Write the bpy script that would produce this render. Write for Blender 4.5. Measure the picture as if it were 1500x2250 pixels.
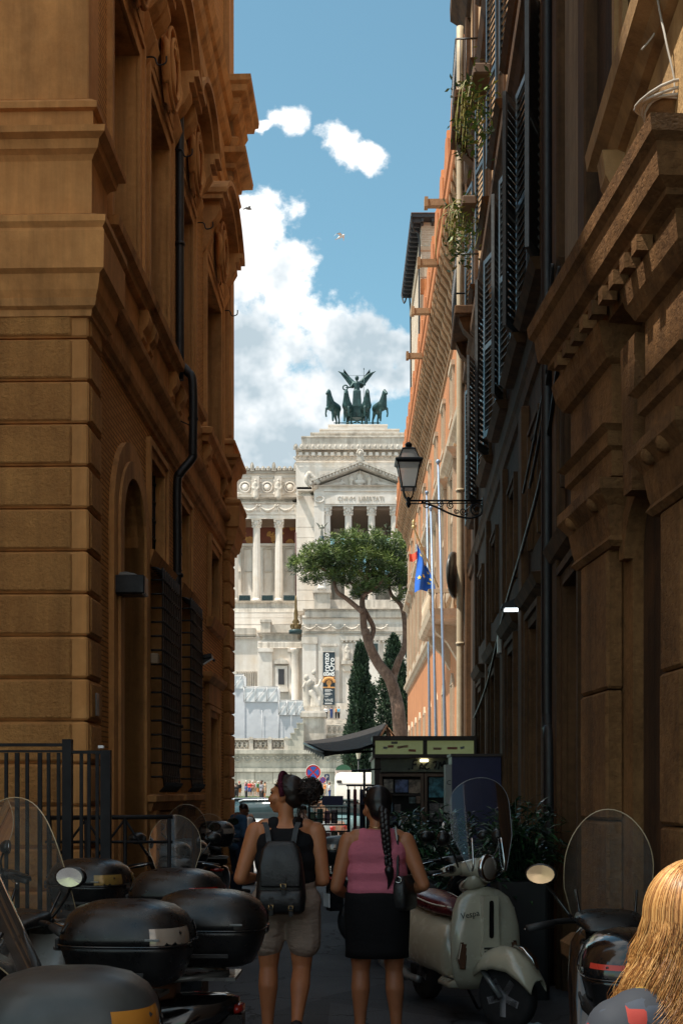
import bpy, bmesh, math, random
import numpy as np
from mathutils import Vector, Matrix, Euler, Quaternion, noise as mnoise
R = math.radians
random.seed(7)
for o in list(bpy.data.objects): bpy.data.objects.remove(o)
scene = bpy.context.scene
col = scene.collection
EYE = 1.62; F = 2600.0                       # photo: 1500x2250, horizon at y=1740
# ------------------------------------------------------------------ camera
cam_d = bpy.data.cameras.new('camera'); cam = bpy.data.objects.new('camera', cam_d); col.objects.link(cam)
cam.location = (0, 0, EYE); cam.rotation_euler = (R(90), 0, 0)
cam_d.sensor_fit = 'VERTICAL'; cam_d.sensor_height = 36; cam_d.lens = F / 2250 * 36
cam_d.shift_y = (1740 - 1125) / 2250; cam_d.shift_x = 0.0
cam_d.clip_start = 0.1; cam_d.clip_end = 3000
scene.camera = cam
# ------------------------------------------------------------------ sky, sun, exposure
TS = Vector((-0.42, -0.17, 0.89)).normalized()      # direction to the sun
world = bpy.data.worlds.new('World'); scene.world = world; world.use_nodes = True
wt = world.node_tree; wt.nodes.clear()
SUN_STRENGTH = 3.7; SKY_STRENGTH = 0.150
sun_d = bpy.data.lights.new('sun', 'SUN'); sun_d.energy = SUN_STRENGTH; sun_d.angle = R(0.53); sun_d.color = (1.0, 0.93, 0.82)
sun = bpy.data.objects.new('sun', sun_d); col.objects.link(sun)
sun.rotation_euler = TS.to_track_quat('Z', 'Y').to_euler(); sun.location = (-20, 0, 40)
scene.view_settings.view_transform = 'Standard'; scene.view_settings.look = 'None'
scene.view_settings.exposure = 0.92; scene.view_settings.gamma = 1.0
scene.view_settings.use_curve_mapping = False
scene.render.engine = 'CYCLES'
scene.cycles.max_bounces = 7; scene.cycles.diffuse_bounces = 4; scene.cycles.glossy_bounces = 3
scene.cycles.transmission_bounces = 6; scene.cycles.transparent_max_bounces = 12

class NT:                                    # small node-tree helper
    def __init__(s, tree): s.t = tree
    def n(s, typ, **kw):
        nd = s.t.nodes.new(typ)
        for k, v in kw.items():
            if k == 'ins':
                for i, val in v.items():
                    if hasattr(val, 'is_output'): s.t.links.new(val, nd.inputs[i])
                    else: nd.inputs[i].default_value = val
            else: setattr(nd, k, v)
        return nd
    def m(s, op, a, b=None, c=None, clamp=False):
        nd = s.t.nodes.new('ShaderNodeMath'); nd.operation = op; nd.use_clamp = clamp
        for i, val in enumerate((a, b, c)):
            if val is None: continue
            if hasattr(val, 'is_output'): s.t.links.new(val, nd.inputs[i])
            else: nd.inputs[i].default_value = val
        return nd.outputs[0]
    def vm(s, op, a, b=None, out=0):
        nd = s.t.nodes.new('ShaderNodeVectorMath'); nd.operation = op
        for i, val in enumerate((a, b)):
            if val is None: continue
            if hasattr(val, 'is_output'): s.t.links.new(val, nd.inputs[i])
            else: nd.inputs[i].default_value = val
        return nd.outputs[out]
    def ramp(s, fac, stops, interp='LINEAR'):
        nd = s.t.nodes.new('ShaderNodeValToRGB'); nd.color_ramp.interpolation = interp
        e = nd.color_ramp.elements
        while len(e) < len(stops): e.new(0.5)
        for i, (p, c) in enumerate(stops):
            e[i].position = p; e[i].color = (*c, 1) if len(c) == 3 else c
        s.t.links.new(fac, nd.inputs[0]); return nd.outputs[0]
    def mix(s, fac, a, b, typ='MIX'):
        nd = s.t.nodes.new('ShaderNodeMix'); nd.data_type = 'RGBA'; nd.blend_type = typ
        for i, val in ((0, fac), (6, a), (7, b)):
            if hasattr(val, 'is_output'): s.t.links.new(val, nd.inputs[i])
            else: nd.inputs[i].default_value = (*val, 1) if isinstance(val, tuple) and len(val) == 3 else val
        return nd.outputs[2]
    def noise(s, vec, scale, detail=4, rough=0.55, out=0):
        nd = s.t.nodes.new('ShaderNodeTexNoise'); nd.inputs['Scale'].default_value = scale
        nd.inputs['Detail'].default_value = detail; nd.inputs['Roughness'].default_value = rough
        if vec is not None: s.t.links.new(vec, nd.inputs['Vector'])
        return nd.outputs[out]
    def link(s, a, b): s.t.links.new(a, b)

def make_sky():
    T = NT(wt)
    out = T.n('ShaderNodeOutputWorld'); bg = T.n('ShaderNodeBackground')
    sky = T.n('ShaderNodeTexSky'); sky.sky_type = 'NISHITA'; sky.sun_disc = False
    sky.sun_elevation = math.asin(TS.z); sky.sun_rotation = math.atan2(TS.x, TS.y)
    sky.air_density = 1.0; sky.dust_density = 0.6; sky.ozone_density = 1.6
    tc = T.n('ShaderNodeTexCoord').outputs['Generated']
    sep = T.n('ShaderNodeSeparateXYZ', ins={0: tc})
    x, y, z = sep.outputs
    front = T.m('GREATER_THAN', y, 0.6)
    ys = T.m('MAXIMUM', y, 0.3)
    u = T.m('DIVIDE', x, ys); v = T.m('DIVIDE', z, ys)
    blobs = [  # cumulus banks: centre and radii on the photo's sky
        (560, 490, 92, 105), (520, 600, 110, 120), (650, 640, 80, 90), (590, 740, 140, 130), (735, 730, 95, 95),
        (800, 735, 75, 75), (870, 775, 75, 65), (930, 790, 60, 55), (560, 880, 150, 150), (700, 840, 130, 95),
        (610, 980, 150, 110), (780, 810, 120, 60), (420, 700, 200, 260),
        (622, 278, 74, 48), (752, 322, 62, 52), (815, 338, 66, 50), (560, 300, 52, 26)]
    def density(du, dv):
        uu = T.m('ADD', u, du); vv = T.m('ADD', v, dv)
        p = T.n('ShaderNodeCombineXYZ', ins={0: uu, 1: vv, 2: 0.3}).outputs[0]
        n1 = T.noise(p, 11, 4, 0.6, out=1)
        n1 = T.vm('MULTIPLY', T.vm('SUBTRACT', n1, (0.5, 0.5, 0.5)), (0.085, 0.085, 0))
        q = T.vm('ADD', p, n1)
        acc = None
        for (px, py, rx, ry) in blobs:
            c = ((px - 750) / F, (1740 - py) / F, 0.3)
            d = T.vm('LENGTH', T.vm('MULTIPLY', T.vm('SUBTRACT', q, c), (F / rx, F / ry, 0)), out=1)
            d = T.m('SUBTRACT', 0.74 if py < 360 else 1.0, d)
            acc = d if acc is None else T.m('SMOOTH_MAX', acc, d, 0.22)
        n2 = T.noise(p, 26, 6, 0.62)
        return T.m('ADD', acc, T.m('MULTIPLY', T.m('SUBTRACT', n2, 0.55), 2.1))
    d0 = density(0, 0)
    # the same kind of broken cumulus goes on all round
    gn = T.noise(tc, 3.2, 4, 0.6)
    g = T.m('MULTIPLY', T.m('SUBTRACT', gn, 0.47), 5.0)
    dens = T.n('ShaderNodeMix', ins={0: front, 2: g, 3: d0}); dens = dens.outputs[0]
    alpha = T.n('ShaderNodeMapRange', interpolation_type='SMOOTHSTEP', ins={0: dens, 1: -0.14, 2: 0.36, 3: 0, 4: 1}).outputs[0]
    low = T.noise(T.n('ShaderNodeCombineXYZ', ins={0: u, 1: T.m('ADD', v, 0.006), 2: 1.3}).outputs[0], 17, 4, 0.6)
    sh = T.m('ADD', T.m('MULTIPLY', T.m('SUBTRACT', low, 0.5), 2.4), T.m('MULTIPLY', T.m('SUBTRACT', v, 0.40), 3.0))
    sh = T.m('SUBTRACT', sh, T.m('MULTIPLY', T.m('MINIMUM', d0, 1.0), 0.16))
    sh = T.n('ShaderNodeMix', ins={0: front, 2: T.m('MULTIPLY', T.m('SUBTRACT', gn, 0.55), 2.0), 3: sh}).outputs[0]
    lit = T.n('ShaderNodeMapRange', ins={0: sh, 1: -0.55, 2: 0.30, 3: 0.0, 4: 1.0}).outputs[0]
    ccol = T.ramp(lit, [(0.0, (1.9, 2.3, 2.55)), (0.42, (3.0, 3.25, 3.4)), (0.75, (4.2, 4.2, 4.15)), (1.0, (4.9, 4.85, 4.75))])
    blue = T.mix(1.0, sky.outputs[0], (0.62, 0.79, 0.64), 'MULTIPLY')
    hz = T.n('ShaderNodeMapRange', ins={0: v, 1: 0.25, 2: 0.62, 3: 0.22, 4: 0.0}).outputs[0]
    c = T.mix(alpha, blue, ccol)
    T.link(c, bg.inputs[0]); bg.inputs[1].default_value = SKY_STRENGTH
    T.link(bg.outputs[0], out.inputs[0])
make_sky()
world.cycles.sampling_method = 'MANUAL'; world.cycles.sample_map_resolution = 256

# ------------------------------------------------------------------ helpers
def P(px, py, Y): return Vector(((px - 750) / F * Y, Y, EYE + (1740 - py) / F * Y))
def tag(o, label=None, cat=None, group=None, kind=None):
    if label: o['label'] = label
    if cat: o['category'] = cat
    if group: o['group'] = group
    if kind: o['kind'] = kind
    return o
def thing(name, label, cat, loc=(0, 0, 0), rotz=0, group=None, scale=None):
    o = bpy.data.objects.new(name, None); col.objects.link(o); o.empty_display_size = 0.1
    o.location = loc; o.rotation_euler = (0, 0, rotz)
    if scale: o.scale = (scale,) * 3
    return tag(o, label, cat, group)
class MB:
    def __init__(s): s.v = []; s.f = []; s.mi = []; s.sm = []
    def add(s, vs, fs, M=None, mat=0, smooth=False):
        b = len(s.v)
        for p in vs:
            p = Vector(p); s.v.append(tuple(M @ p) if M is not None else tuple(p))
        for f in fs:
            s.f.append([b + i for i in f]); s.mi.append(mat); s.sm.append(smooth)
        return s
    def box(s, x0, x1, y0, y1, z0, z1, M=None, mat=0):
        x0, x1 = min(x0, x1), max(x0, x1); y0, y1 = min(y0, y1), max(y0, y1); z0, z1 = min(z0, z1), max(z0, z1)
        vs = [(x, y, z) for x in (x0, x1) for y in (y0, y1) for z in (z0, z1)]
        return s.add(vs, [(0, 1, 3, 2), (4, 6, 7, 5), (0, 4, 5, 1), (2, 3, 7, 6), (0, 2, 6, 4), (1, 5, 7, 3)], M, mat)
    def cham(s, x0, x1, y0, y1, z0, z1, c=0.02, M=None, mat=0):   # chamfered block
        cx, cy, cz = (x0 + x1) / 2, (y0 + y1) / 2, (z0 + z1) / 2; hx, hy, hz = abs(x1 - x0) / 2, abs(y1 - y0) / 2, abs(z1 - z0) / 2
        vs = []; idx = {}
        for sx in (-1, 1):
            for sy in (-1, 1):
                for sz in (-1, 1):
                    for a in range(3):
                        q = [sx * hx, sy * hy, sz * hz]
                        for b in range(3):
                            if b != a: q[b] -= (sx, sy, sz)[b] * c
                        idx[(sx, sy, sz, a)] = len(vs); vs.append((cx + q[0], cy + q[1], cz + q[2]))
        fs = []
        for a in range(3):
            b, d = [k for k in range(3) if k != a]
            for sa in (-1, 1):
                fc = []
                for sb, sd in ((-1, -1), (1, -1), (1, 1), (-1, 1)):
                    k = [0] * 3; k[a] = sa; k[b] = sb; k[d] = sd; fc.append(idx[(*k, a)])
                fs.append(fc)
        for a in range(3):                      # edges parallel to axis a
            b, d = [k for k in range(3) if k != a]
            for sb in (-1, 1):
                for sd in (-1, 1):
                    fc = []
                    for sa, ax in ((-1, b), (1, b), (1, d), (-1, d)):
                        k = [0] * 3; k[a] = sa; k[b] = sb; k[d] = sd; fc.append(idx[(*k, ax)])
                    fs.append(fc)
        for sx in (-1, 1):
            for sy in (-1, 1):
                for sz in (-1, 1): fs.append([idx[(sx, sy, sz, a)] for a in range(3)])
        return s.add(vs, fs, M, mat)
    def tube(s, pts, r, seg=8, M=None, mat=0, cap=True, smooth=True, closed=False):
        pts = [Vector(p) for p in pts]; n = len(pts)
        rs = list(r) if hasattr(r, '__len__') else [r] * n
        vs = []; fs = []; up = None
        for i, p in enumerate(pts):
            a = pts[(i - 1) % n] if (closed or i > 0) else p; b = pts[(i + 1) % n] if (closed or i < n - 1) else p
            t = (b - a); t = t.normalized() if t.length > 1e-9 else Vector((0, 0, 1))
            if up is None:
                up = Vector((0, 0, 1)) if abs(t.z) < 0.9 else Vector((1, 0, 0))
            u = (up - t * up.dot(t)); u = u.normalized() if u.length > 1e-6 else t.orthogonal().normalized()
            w = t.cross(u); up = u
            for k in range(seg):
                an = 2 * math.pi * k / seg; vs.append(p + (u * math.cos(an) + w * math.sin(an)) * rs[i])
        for i in range(n if closed else n - 1):
            j = (i + 1) % n
            for k in range(seg): fs.append((i * seg + k, i * seg + (k + 1) % seg, j * seg + (k + 1) % seg, j * seg + k))
        if cap and not closed:
            fs.append(tuple(range(seg))[::-1]); fs.append(tuple(range((n - 1) * seg, n * seg)))
        return s.add(vs, fs, M, mat, smooth)
    def rod(s, a, b, r, seg=6, M=None, mat=0): return s.tube([a, b], r, seg, M, mat)
    def lathe(s, prof, c=(0, 0, 0), seg=14, M=None, mat=0, smooth=True, sx=1, sy=1):
        vs = []; fs = []
        for (r, z) in prof:
            for k in range(seg):
                a = 2 * math.pi * k / seg; vs.append((c[0] + r * sx * math.cos(a), c[1] + r * sy * math.sin(a), c[2] + z))
        m = len(prof)
        for i in range(m - 1):
            for k in range(seg): fs.append((i * seg + k, i * seg + (k + 1) % seg, (i + 1) * seg + (k + 1) % seg, (i + 1) * seg + k))
        fs.append(tuple(range(seg))[::-1]); fs.append(tuple(range((m - 1) * seg, m * seg)))
        return s.add(vs, fs, M, mat, smooth)
    def ell(s, c, r, seg=12, rings=8, M=None, mat=0, smooth=True):
        r = (r,) * 3 if not hasattr(r, '__len__') else r
        vs = [(c[0], c[1], c[2] + r[2])]; fs = []
        for i in range(1, rings):
            t = math.pi * i / rings
            for k in range(seg):
                a = 2 * math.pi * k / seg
                vs.append((c[0] + r[0] * math.sin(t) * math.cos(a), c[1] + r[1] * math.sin(t) * math.sin(a), c[2] + r[2] * math.cos(t)))
        vs.append((c[0], c[1], c[2] - r[2])); e = len(vs) - 1
        for k in range(seg): fs.append((0, 1 + k, 1 + (k + 1) % seg))
        for i in range(rings - 2):
            for k in range(seg): fs.append((1 + i * seg + k, 1 + (i + 1) * seg + k, 1 + (i + 1) * seg + (k + 1) % seg, 1 + i * seg + (k + 1) % seg))
        for k in range(seg): fs.append((e, 1 + (rings - 2) * seg + (k + 1) % seg, 1 + (rings - 2) * seg + k))
        return s.add(vs, fs, M, mat, smooth)
    def prism(s, poly, a0, a1, axis='y', M=None, mat=0, smooth=False):
        """poly of (u,v) extruded from a0 to a1 along axis: y -> (u,a,v), x -> (a,u,v), z -> (u,v,a)"""
        def q(u, v, a): return (u, a, v) if axis == 'y' else (a, u, v) if axis == 'x' else (u, v, a)
        n = len(poly); vs = [q(u, v, a0) for u, v in poly] + [q(u, v, a1) for u, v in poly]
        fs = [tuple(range(n)), tuple(range(2 * n - 1, n - 1, -1))]
        fs += [(i, (i + 1) % n, n + (i + 1) % n, n + i) for i in range(n)]
        return s.add(vs, fs, M, mat, smooth)
    def sweep(s, prof, path, side=1, M=None, mat=0, cap=True, smooth=False):
        """profile of (out, z) swept along a plan path [(x,y)] with mitres; side=1: out is to the right of travel"""
        n = len(path); m = len(prof); vs = []; fs = []
        ps = [Vector((p[0], p[1])) for p in path]
        nr = []
        for i in range(n - 1):
            d = (ps[i + 1] - ps[i]).normalized(); nr.append(Vector((d.y, -d.x)) * side)
        for i in range(n):
            if i == 0: off = nr[0]
            elif i == n - 1: off = nr[-1]
            else:
                a, b = nr[i - 1], nr[i]; h = a + b
                off = h / max(h.dot(a), 0.2) if h.length > 1e-6 else a
            for (o, z) in prof: vs.append((ps[i].x + off.x * o, ps[i].y + off.y * o, z))
        for i in range(n - 1):
            for k in range(m - 1): fs.append((i * m + k, i * m + k + 1, (i + 1) * m + k + 1, (i + 1) * m + k))
        if cap:
            fs.append(tuple(range(m))[::-1]); fs.append(tuple(range((n - 1) * m, n * m)))
        return s.add(vs, fs, M, mat, smooth)
    def loft(s, rings, M=None, mat=0, smooth=True, cap=True, closed=True):
        n = len(rings[0]); vs = [p for r in rings for p in r]; fs = []
        for i in range(len(rings) - 1):
            for k in range(n if closed else n - 1):
                fs.append((i * n + k, i * n + (k + 1) % n, (i + 1) * n + (k + 1) % n, (i + 1) * n + k))
        if cap and closed:
            fs.append(tuple(range(n))[::-1]); fs.append(tuple(range((len(rings) - 1) * n, len(rings) * n)))
        return s.add(vs, fs, M, mat, smooth)
    def mesh(s, name):
        me = bpy.data.meshes.new(name); me.from_pydata(s.v, [], s.f)
        me.polygons.foreach_set('material_index', s.mi); me.polygons.foreach_set('use_smooth', s.sm)
        me.update(); return me
    def build(s, name, mats, parent=None, loc=None, rot=None):
        me = s.mesh(name)
        for m in (mats if isinstance(mats, (list, tuple)) else [mats]): me.materials.append(m)
        o = bpy.data.objects.new(name, me); col.objects.link(o)
        if parent: o.parent = parent
        if loc is not None: o.location = loc
        if rot is not None: o.rotation_euler = rot
        return o
def inst(o, name, parent=None, loc=None, rot=None, scale=None):        # copy sharing mesh data
    c = o.copy(); c.name = name; col.objects.link(c); c.parent = parent
    if loc is not None: c.location = loc
    if rot is not None: c.rotation_euler = rot
    if scale is not None: c.scale = scale if hasattr(scale, '__len__') else (scale,) * 3
    return c
def copy_tree(o, parent=None):
    c = o.copy(); col.objects.link(c); c.parent = parent
    for ch in list(o.children): copy_tree(ch, c)
    return c
def arc(cx, cy, r, a0, a1, n, ry=None):
    ry = r if ry is None else ry
    return [(cx + r * math.cos(R(a0 + (a1 - a0) * i / n)), cy + ry * math.sin(R(a0 + (a1 - a0) * i / n))) for i in range(n + 1)]
def rrect(w, h, r, n=3, cx=0, cy=0):
    pts = []
    for (sx, sy, a) in ((1, 1, 0), (-1, 1, 90), (-1, -1, 180), (1, -1, 270)):
        pts += arc(cx + sx * (w / 2 - r), cy + sy * (h / 2 - r), r, a, a + 90, n)
    return pts
def spline(pts, n=8):                         # Catmull-Rom through points
    pts = [Vector(p) for p in pts]; out = []
    for i in range(len(pts) - 1):
        p0 = pts[max(i - 1, 0)]; p1 = pts[i]; p2 = pts[i + 1]; p3 = pts[min(i + 2, len(pts) - 1)]
        for k in range(n):
            t = k / n
            out.append(0.5 * ((2 * p1) + (p2 - p0) * t + (2 * p0 - 5 * p1 + 4 * p2 - p3) * t * t + (3 * p1 - p0 - 3 * p2 + p3) * t ** 3))
    out.append(pts[-1]); return out
def organic(name, parts, mat, parent=None, voxel=0.012, smooth=6, loc=None, dec=None):
    """one continuous surface from overlapping tapered capsules (p0,r0,p1,r1) and ellipsoids ('e',c,r,euler)"""
    mb = MB()
    for p in parts:
        if p[0] == 'e':
            M = Matrix.Translation(p[1]) @ (Euler([R(a) for a in p[3]]).to_matrix().to_4x4() if len(p) > 3 else Matrix())
            mb.ell((0, 0, 0), p[2], 14, 10, M)
        else:
            a, ra, b, rb = Vector(p[0]), p[1], Vector(p[2]), p[3]; d = (b - a); L = d.length; d.normalize()
            pts = []; rr = []
            for k in range(5):
                t = R(88 - 88 * k / 4); pts.append(a - d * ra * math.sin(t)); rr.append(max(ra * math.cos(t), 0.002))
            for k in range(5):
                t = R(88 * k / 4); pts.append(b + d * rb * math.sin(t)); rr.append(max(rb * math.cos(t), 0.002))
            mb.tube(pts, rr, 12)
    me = mb.mesh(name + '_raw'); o = bpy.data.objects.new(name + '_raw', me); col.objects.link(o)
    m = o.modifiers.new('r', 'REMESH'); m.mode = 'VOXEL'; m.voxel_size = voxel; m.use_smooth_shade = True
    m = o.modifiers.new('s', 'SMOOTH'); m.iterations = smooth; m.factor = 0.5
    if dec:
        m = o.modifiers.new('d', 'DECIMATE'); m.ratio = dec
    dg = bpy.context.evaluated_depsgraph_get(); dg.update()
    me2 = bpy.data.meshes.new_from_object(o.evaluated_get(dg)); me2.name = name
    bpy.data.objects.remove(o); bpy.data.meshes.remove(me)
    me2.materials.clear(); me2.materials.append(mat)
    for p in me2.polygons: p.use_smooth = True
    ob = bpy.data.objects.new(name, me2); col.objects.link(ob)
    if parent: ob.parent = parent
    if loc is not None: ob.location = loc
    return ob
def text_obj(name, body, size, mat, parent, loc, rot, align='CENTER', ext=0.002, bold=False, sx=1.0):
    cu = bpy.data.curves.new(name, 'FONT'); cu.body = body; cu.size = size; cu.align_x = align; cu.align_y = 'CENTER'
    cu.extrude = ext; cu.resolution_u = 2
    if bold: cu.offset = size * 0.02
    tmp = bpy.data.objects.new(name, cu); col.objects.link(tmp)
    dg = bpy.context.evaluated_depsgraph_get(); dg.update()
    me = bpy.data.meshes.new_from_object(tmp.evaluated_get(dg)); bpy.data.objects.remove(tmp); bpy.data.curves.remove(cu)
    me.materials.clear(); me.materials.append(mat)
    o = bpy.data.objects.new(name, me); col.objects.link(o); o.parent = parent; o.location = loc; o.rotation_euler = rot
    o.scale = (sx, 1, 1); return o

# ------------------------------------------------------------------ materials
MATS = {}
def mk(name):
    m = bpy.data.materials.new(name); m.use_nodes = True; t = m.node_tree; t.nodes.clear()
    T = NT(t); out = T.n('ShaderNodeOutputMaterial'); b = T.n('ShaderNodeBsdfPrincipled'); T.link(b.outputs[0], out.inputs[0])
    MATS[name] = m; return m, T, b
def plain(name, c, rough=0.5, metal=0, var=0.12, scale=6, bump=0, spec=0.5, coat=0, emit=None, bscale=40):
    m, T, b = mk(name)
    pos = T.n('ShaderNodeNewGeometry').outputs['Position']
    n = T.noise(pos, scale, 5, 0.6)
    lo = tuple(x * (1 - var) for x in c); hi = tuple(min(x * (1 + var), 1) for x in c)
    T.link(T.ramp(n, [(0.3, lo), (0.7, hi)]), b.inputs['Base Color'])
    r = T.n('ShaderNodeMapRange', ins={0: T.noise(pos, scale * 2.3, 4), 1: 0.3, 2: 0.7, 3: max(rough - 0.08, 0.02), 4: min(rough + 0.1, 1)}).outputs[0]
    T.link(r, b.inputs['Roughness']); b.inputs['Metallic'].default_value = metal
    b.inputs['Specular IOR Level'].default_value = spec; b.inputs['Coat Weight'].default_value = coat
    if bump:
        bp = T.n('ShaderNodeBump', ins={'Strength': bump, 'Distance': 0.01, 'Height': T.noise(pos, bscale, 5, 0.65)})
        T.link(bp.outputs[0], b.inputs['Normal'])
    if emit:
        b.inputs['Emission Color'].default_value = (*emit[0], 1); b.inputs['Emission Strength'].default_value = emit[1]
    return m
def stone(name, c1, c2, dark, big=0.7, fine=14, bump=0.5, bd=0.01, rough=0.9, streak=0.5, bscale=30, pits=0.0, sscale=1.0, rust=None):
    """weathered plaster / stone: patches, vertical rain streaks, pores"""
    m, T, b = mk(name)
    pos = T.n('ShaderNodeNewGeometry').outputs['Position']
    n1 = T.noise(pos, big, 6, 0.6); n2 = T.noise(pos, fine, 5, 0.65)
    k = T.m('ADD', T.m('MULTIPLY', n1, 0.6), T.m('MULTIPLY', n2, 0.4))
    c = T.ramp(k, [(0.38, c1), (0.62, c2)])
    st = T.noise(T.vm('MULTIPLY', pos, (2.6 * sscale, 2.6 * sscale, 0.16 * sscale)), 1.6, 6, 0.65)
    sf = T.n('ShaderNodeMapRange', ins={0: st, 1: 0.44, 2: 0.70, 3: 0, 4: streak}).outputs[0]
    c = T.mix(sf, c, dark)
    gr = T.n('ShaderNodeMapRange', ins={0: T.noise(T.vm('MULTIPLY', pos, (.9 * sscale, .9 * sscale, .7 * sscale)), 1.3, 8, 0.72), 1: 0.52, 2: 0.72, 3: 0, 4: streak * 0.75}).outputs[0]
    c = T.mix(gr, c, dark)
    if rust:
        rf = T.n('ShaderNodeMapRange', ins={0: T.noise(pos, 1.7 * sscale, 6, 0.7), 1: 0.55, 2: 0.75, 3: 0, 4: 0.6}).outputs[0]
        c = T.mix(rf, c, rust)
    T.link(c, b.inputs['Base Color']); b.inputs['Roughness'].default_value = rough
    b.inputs['Specular IOR Level'].default_value = 0.25
    h = T.noise(pos, bscale, 6, 0.7)
    if pits:
        vo = T.n('ShaderNodeTexVoronoi', ins={'Vector': T.vm('MULTIPLY', pos, (1, 1, 2.5)), 'Scale': bscale * 0.8}).outputs['Distance']
        h = T.m('ADD', T.m('MULTIPLY', T.m('MINIMUM', vo, 0.35), pits * 2), h)
    bp = T.n('ShaderNodeBump', ins={'Strength': bump, 'Distance': bd, 'Height': h}); T.link(bp.outputs[0], b.inputs['Normal'])
    return m
def brick_mat(name, c1, c2, mortar, scale_w=0.22, scale_h=0.045, axis='yz', msize=0.18):
    m, T, b = mk(name)
    pos = T.n('ShaderNodeNewGeometry').outputs['Position']; sp = T.n('ShaderNodeSeparateXYZ', ins={0: pos})
    vec = T.n('ShaderNodeCombineXYZ', ins={0: sp.outputs[1 if axis == 'yz' else 0], 1: sp.outputs[2]}).outputs[0]
    br = T.n('ShaderNodeTexBrick', ins={'Vector': vec, 'Color1': (*c1, 1), 'Color2': (*c2, 1), 'Mortar': (*mortar, 1), 'Scale': 1.0,
             'Mortar Size': scale_h * msize, 'Mortar Smooth': 0.3, 'Bias': 0.0, 'Brick Width': scale_w, 'Row Height': scale_h})
    n1 = T.noise(pos, 0.8, 5, 0.6)
    c = T.mix(T.n('ShaderNodeMapRange', ins={0: n1, 1: 0.35, 2: 0.7, 3: 0.0, 4: 0.45}).outputs[0], br.outputs[0], tuple(x * 0.5 for x in c1))
    T.link(c, b.inputs['Base Color']); b.inputs['Roughness'].default_value = 0.92; b.inputs['Specular IOR Level'].default_value = 0.2
    h = T.m('SUBTRACT', T.m('MULTIPLY', T.noise(pos, 40, 4), 0.3), br.outputs['Fac'])
    bp = T.n('ShaderNodeBump', ins={'Strength': 0.8, 'Distance': 0.012, 'Height': h}); T.link(bp.outputs[0], b.inputs['Normal'])
    return m
def glass_mat(name, tint=(0.9, 0.95, 0.95), rough=0.02, dirt=0.06):
    m, T, b = mk(name)
    out = [n for n in T.t.nodes if n.bl_idname == 'ShaderNodeOutputMaterial'][0]
    tr = T.n('ShaderNodeBsdfTransparent'); tr.inputs[0].default_value = (*tint, 1)
    b.inputs['Base Color'].default_value = (0.5, 0.5, 0.48, 1); b.inputs['Roughness'].default_value = 0.5
    gl = T.n('ShaderNodeBsdfGlossy'); gl.inputs['Roughness'].default_value = rough
    fr = T.n('ShaderNodeFresnel'); fr.inputs[0].default_value = 1.45
    m1 = T.n('ShaderNodeMixShader', ins={0: fr.outputs[0], 1: tr.outputs[0], 2: gl.outputs[0]})
    pos = T.n('ShaderNodeNewGeometry').outputs['Position']
    d = T.n('ShaderNodeMapRange', ins={0: T.noise(pos, 25, 6, 0.7), 1: 0.3, 2: 0.75, 3: dirt * 0.4, 4: dirt * 1.8}).outputs[0]
    m2 = T.n('ShaderNodeMixShader', ins={0: d, 1: m1.outputs[0], 2: b.outputs[0]})
    T.link(m2.outputs[0], out.inputs[0]); return m
OCH = stone('ochre_plaster', (0.54, 0.245, 0.080), (0.70, 0.345, 0.122), (0.20, 0.10, 0.04), streak=0.55, bump=0.35, bscale=26, fine=9)
OCHR = stone('ochre_rough_tooled', (0.46, 0.21, 0.068), (0.70, 0.35, 0.115), (0.17, 0.085, 0.035), streak=0.45, bump=1.0, bd=0.035, bscale=38, fine=30, big=1.2)
OCHD = stone('ochre_trim', (0.53, 0.255, 0.088), (0.68, 0.35, 0.132), (0.16, 0.08, 0.035), streak=0.7, bump=0.4, bscale=30)
BRK = brick_mat('ochre_brick', (0.72, 0.345, 0.105), (0.58, 0.255, 0.072), (0.24, 0.12, 0.045))
IRON = plain('black_iron', (0.012, 0.012, 0.014), 0.45, 0.3, bump=0.15)
PIPE = plain('black_pipe', (0.012, 0.011, 0.012), 0.5, 0.0, bump=0.1)
DARK = plain('dark_interior', (0.012, 0.009, 0.007), 0.8)
PANE = plain('window_glass_dark', (0.02, 0.022, 0.025), 0.08, 0, spec=0.6)
# ------------------------------------------------------------------ facade helpers
def wall_panel(mb, x, depth, s0, s1, z0, z1, ops, mat=0, rmat=1):
    """vertical wall in the plane x, rectangular openings with reveals going to x-depth"""
    ss = sorted({s0, s1, *[v for o in ops for v in (o[0], o[1])]}); zs = sorted({z0, z1, *[v for o in ops for v in (o[2], o[3])]})
    for i in range(len(ss) - 1):
        for j in range(len(zs) - 1):
            cs, cz = (ss[i] + ss[i + 1]) / 2, (zs[j] + zs[j + 1]) / 2
            if any(o[0] < cs < o[1] and o[2] < cz < o[3] for o in ops): continue
            mb.add([(x, ss[i], zs[j]), (x, ss[i + 1], zs[j]), (x, ss[i + 1], zs[j + 1]), (x, ss[i], zs[j + 1])], [(0, 1, 2, 3)], mat=mat)
    for (a, b, c, d) in ops:
        q = x - depth
        for A, B in (((a, c), (b, c)), ((b, c), (b, d)), ((b, d), (a, d)), ((a, d), (a, c))):
            mb.add([(x, *A), (x, *B), (q, *B), (q, *A)], [(0, 1, 2, 3)], mat=rmat)
def frame_ring(mb, x0, x1, a, b, c, d, w, step=0.035, wt=None):
    """moulded architrave round an opening (two stepped fascias); sg by x0->x1"""
    wt = w if wt is None else wt; e = (x1 - x0)
    for (w0, w1, xx) in ((0, w * 0.6, x0 + e * 0.6), (w * 0.6, w, x1)):
        t0, t1 = wt * w0 / w, wt * w1 / w
        mb.box(x0, xx, a - w1, a - w0, c, d + t1); mb.box(x0, xx, b + w0, b + w1, c, d + t1)
        mb.box(x0, xx, a - w0, b + w0, d + t0, d + t1)

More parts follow.
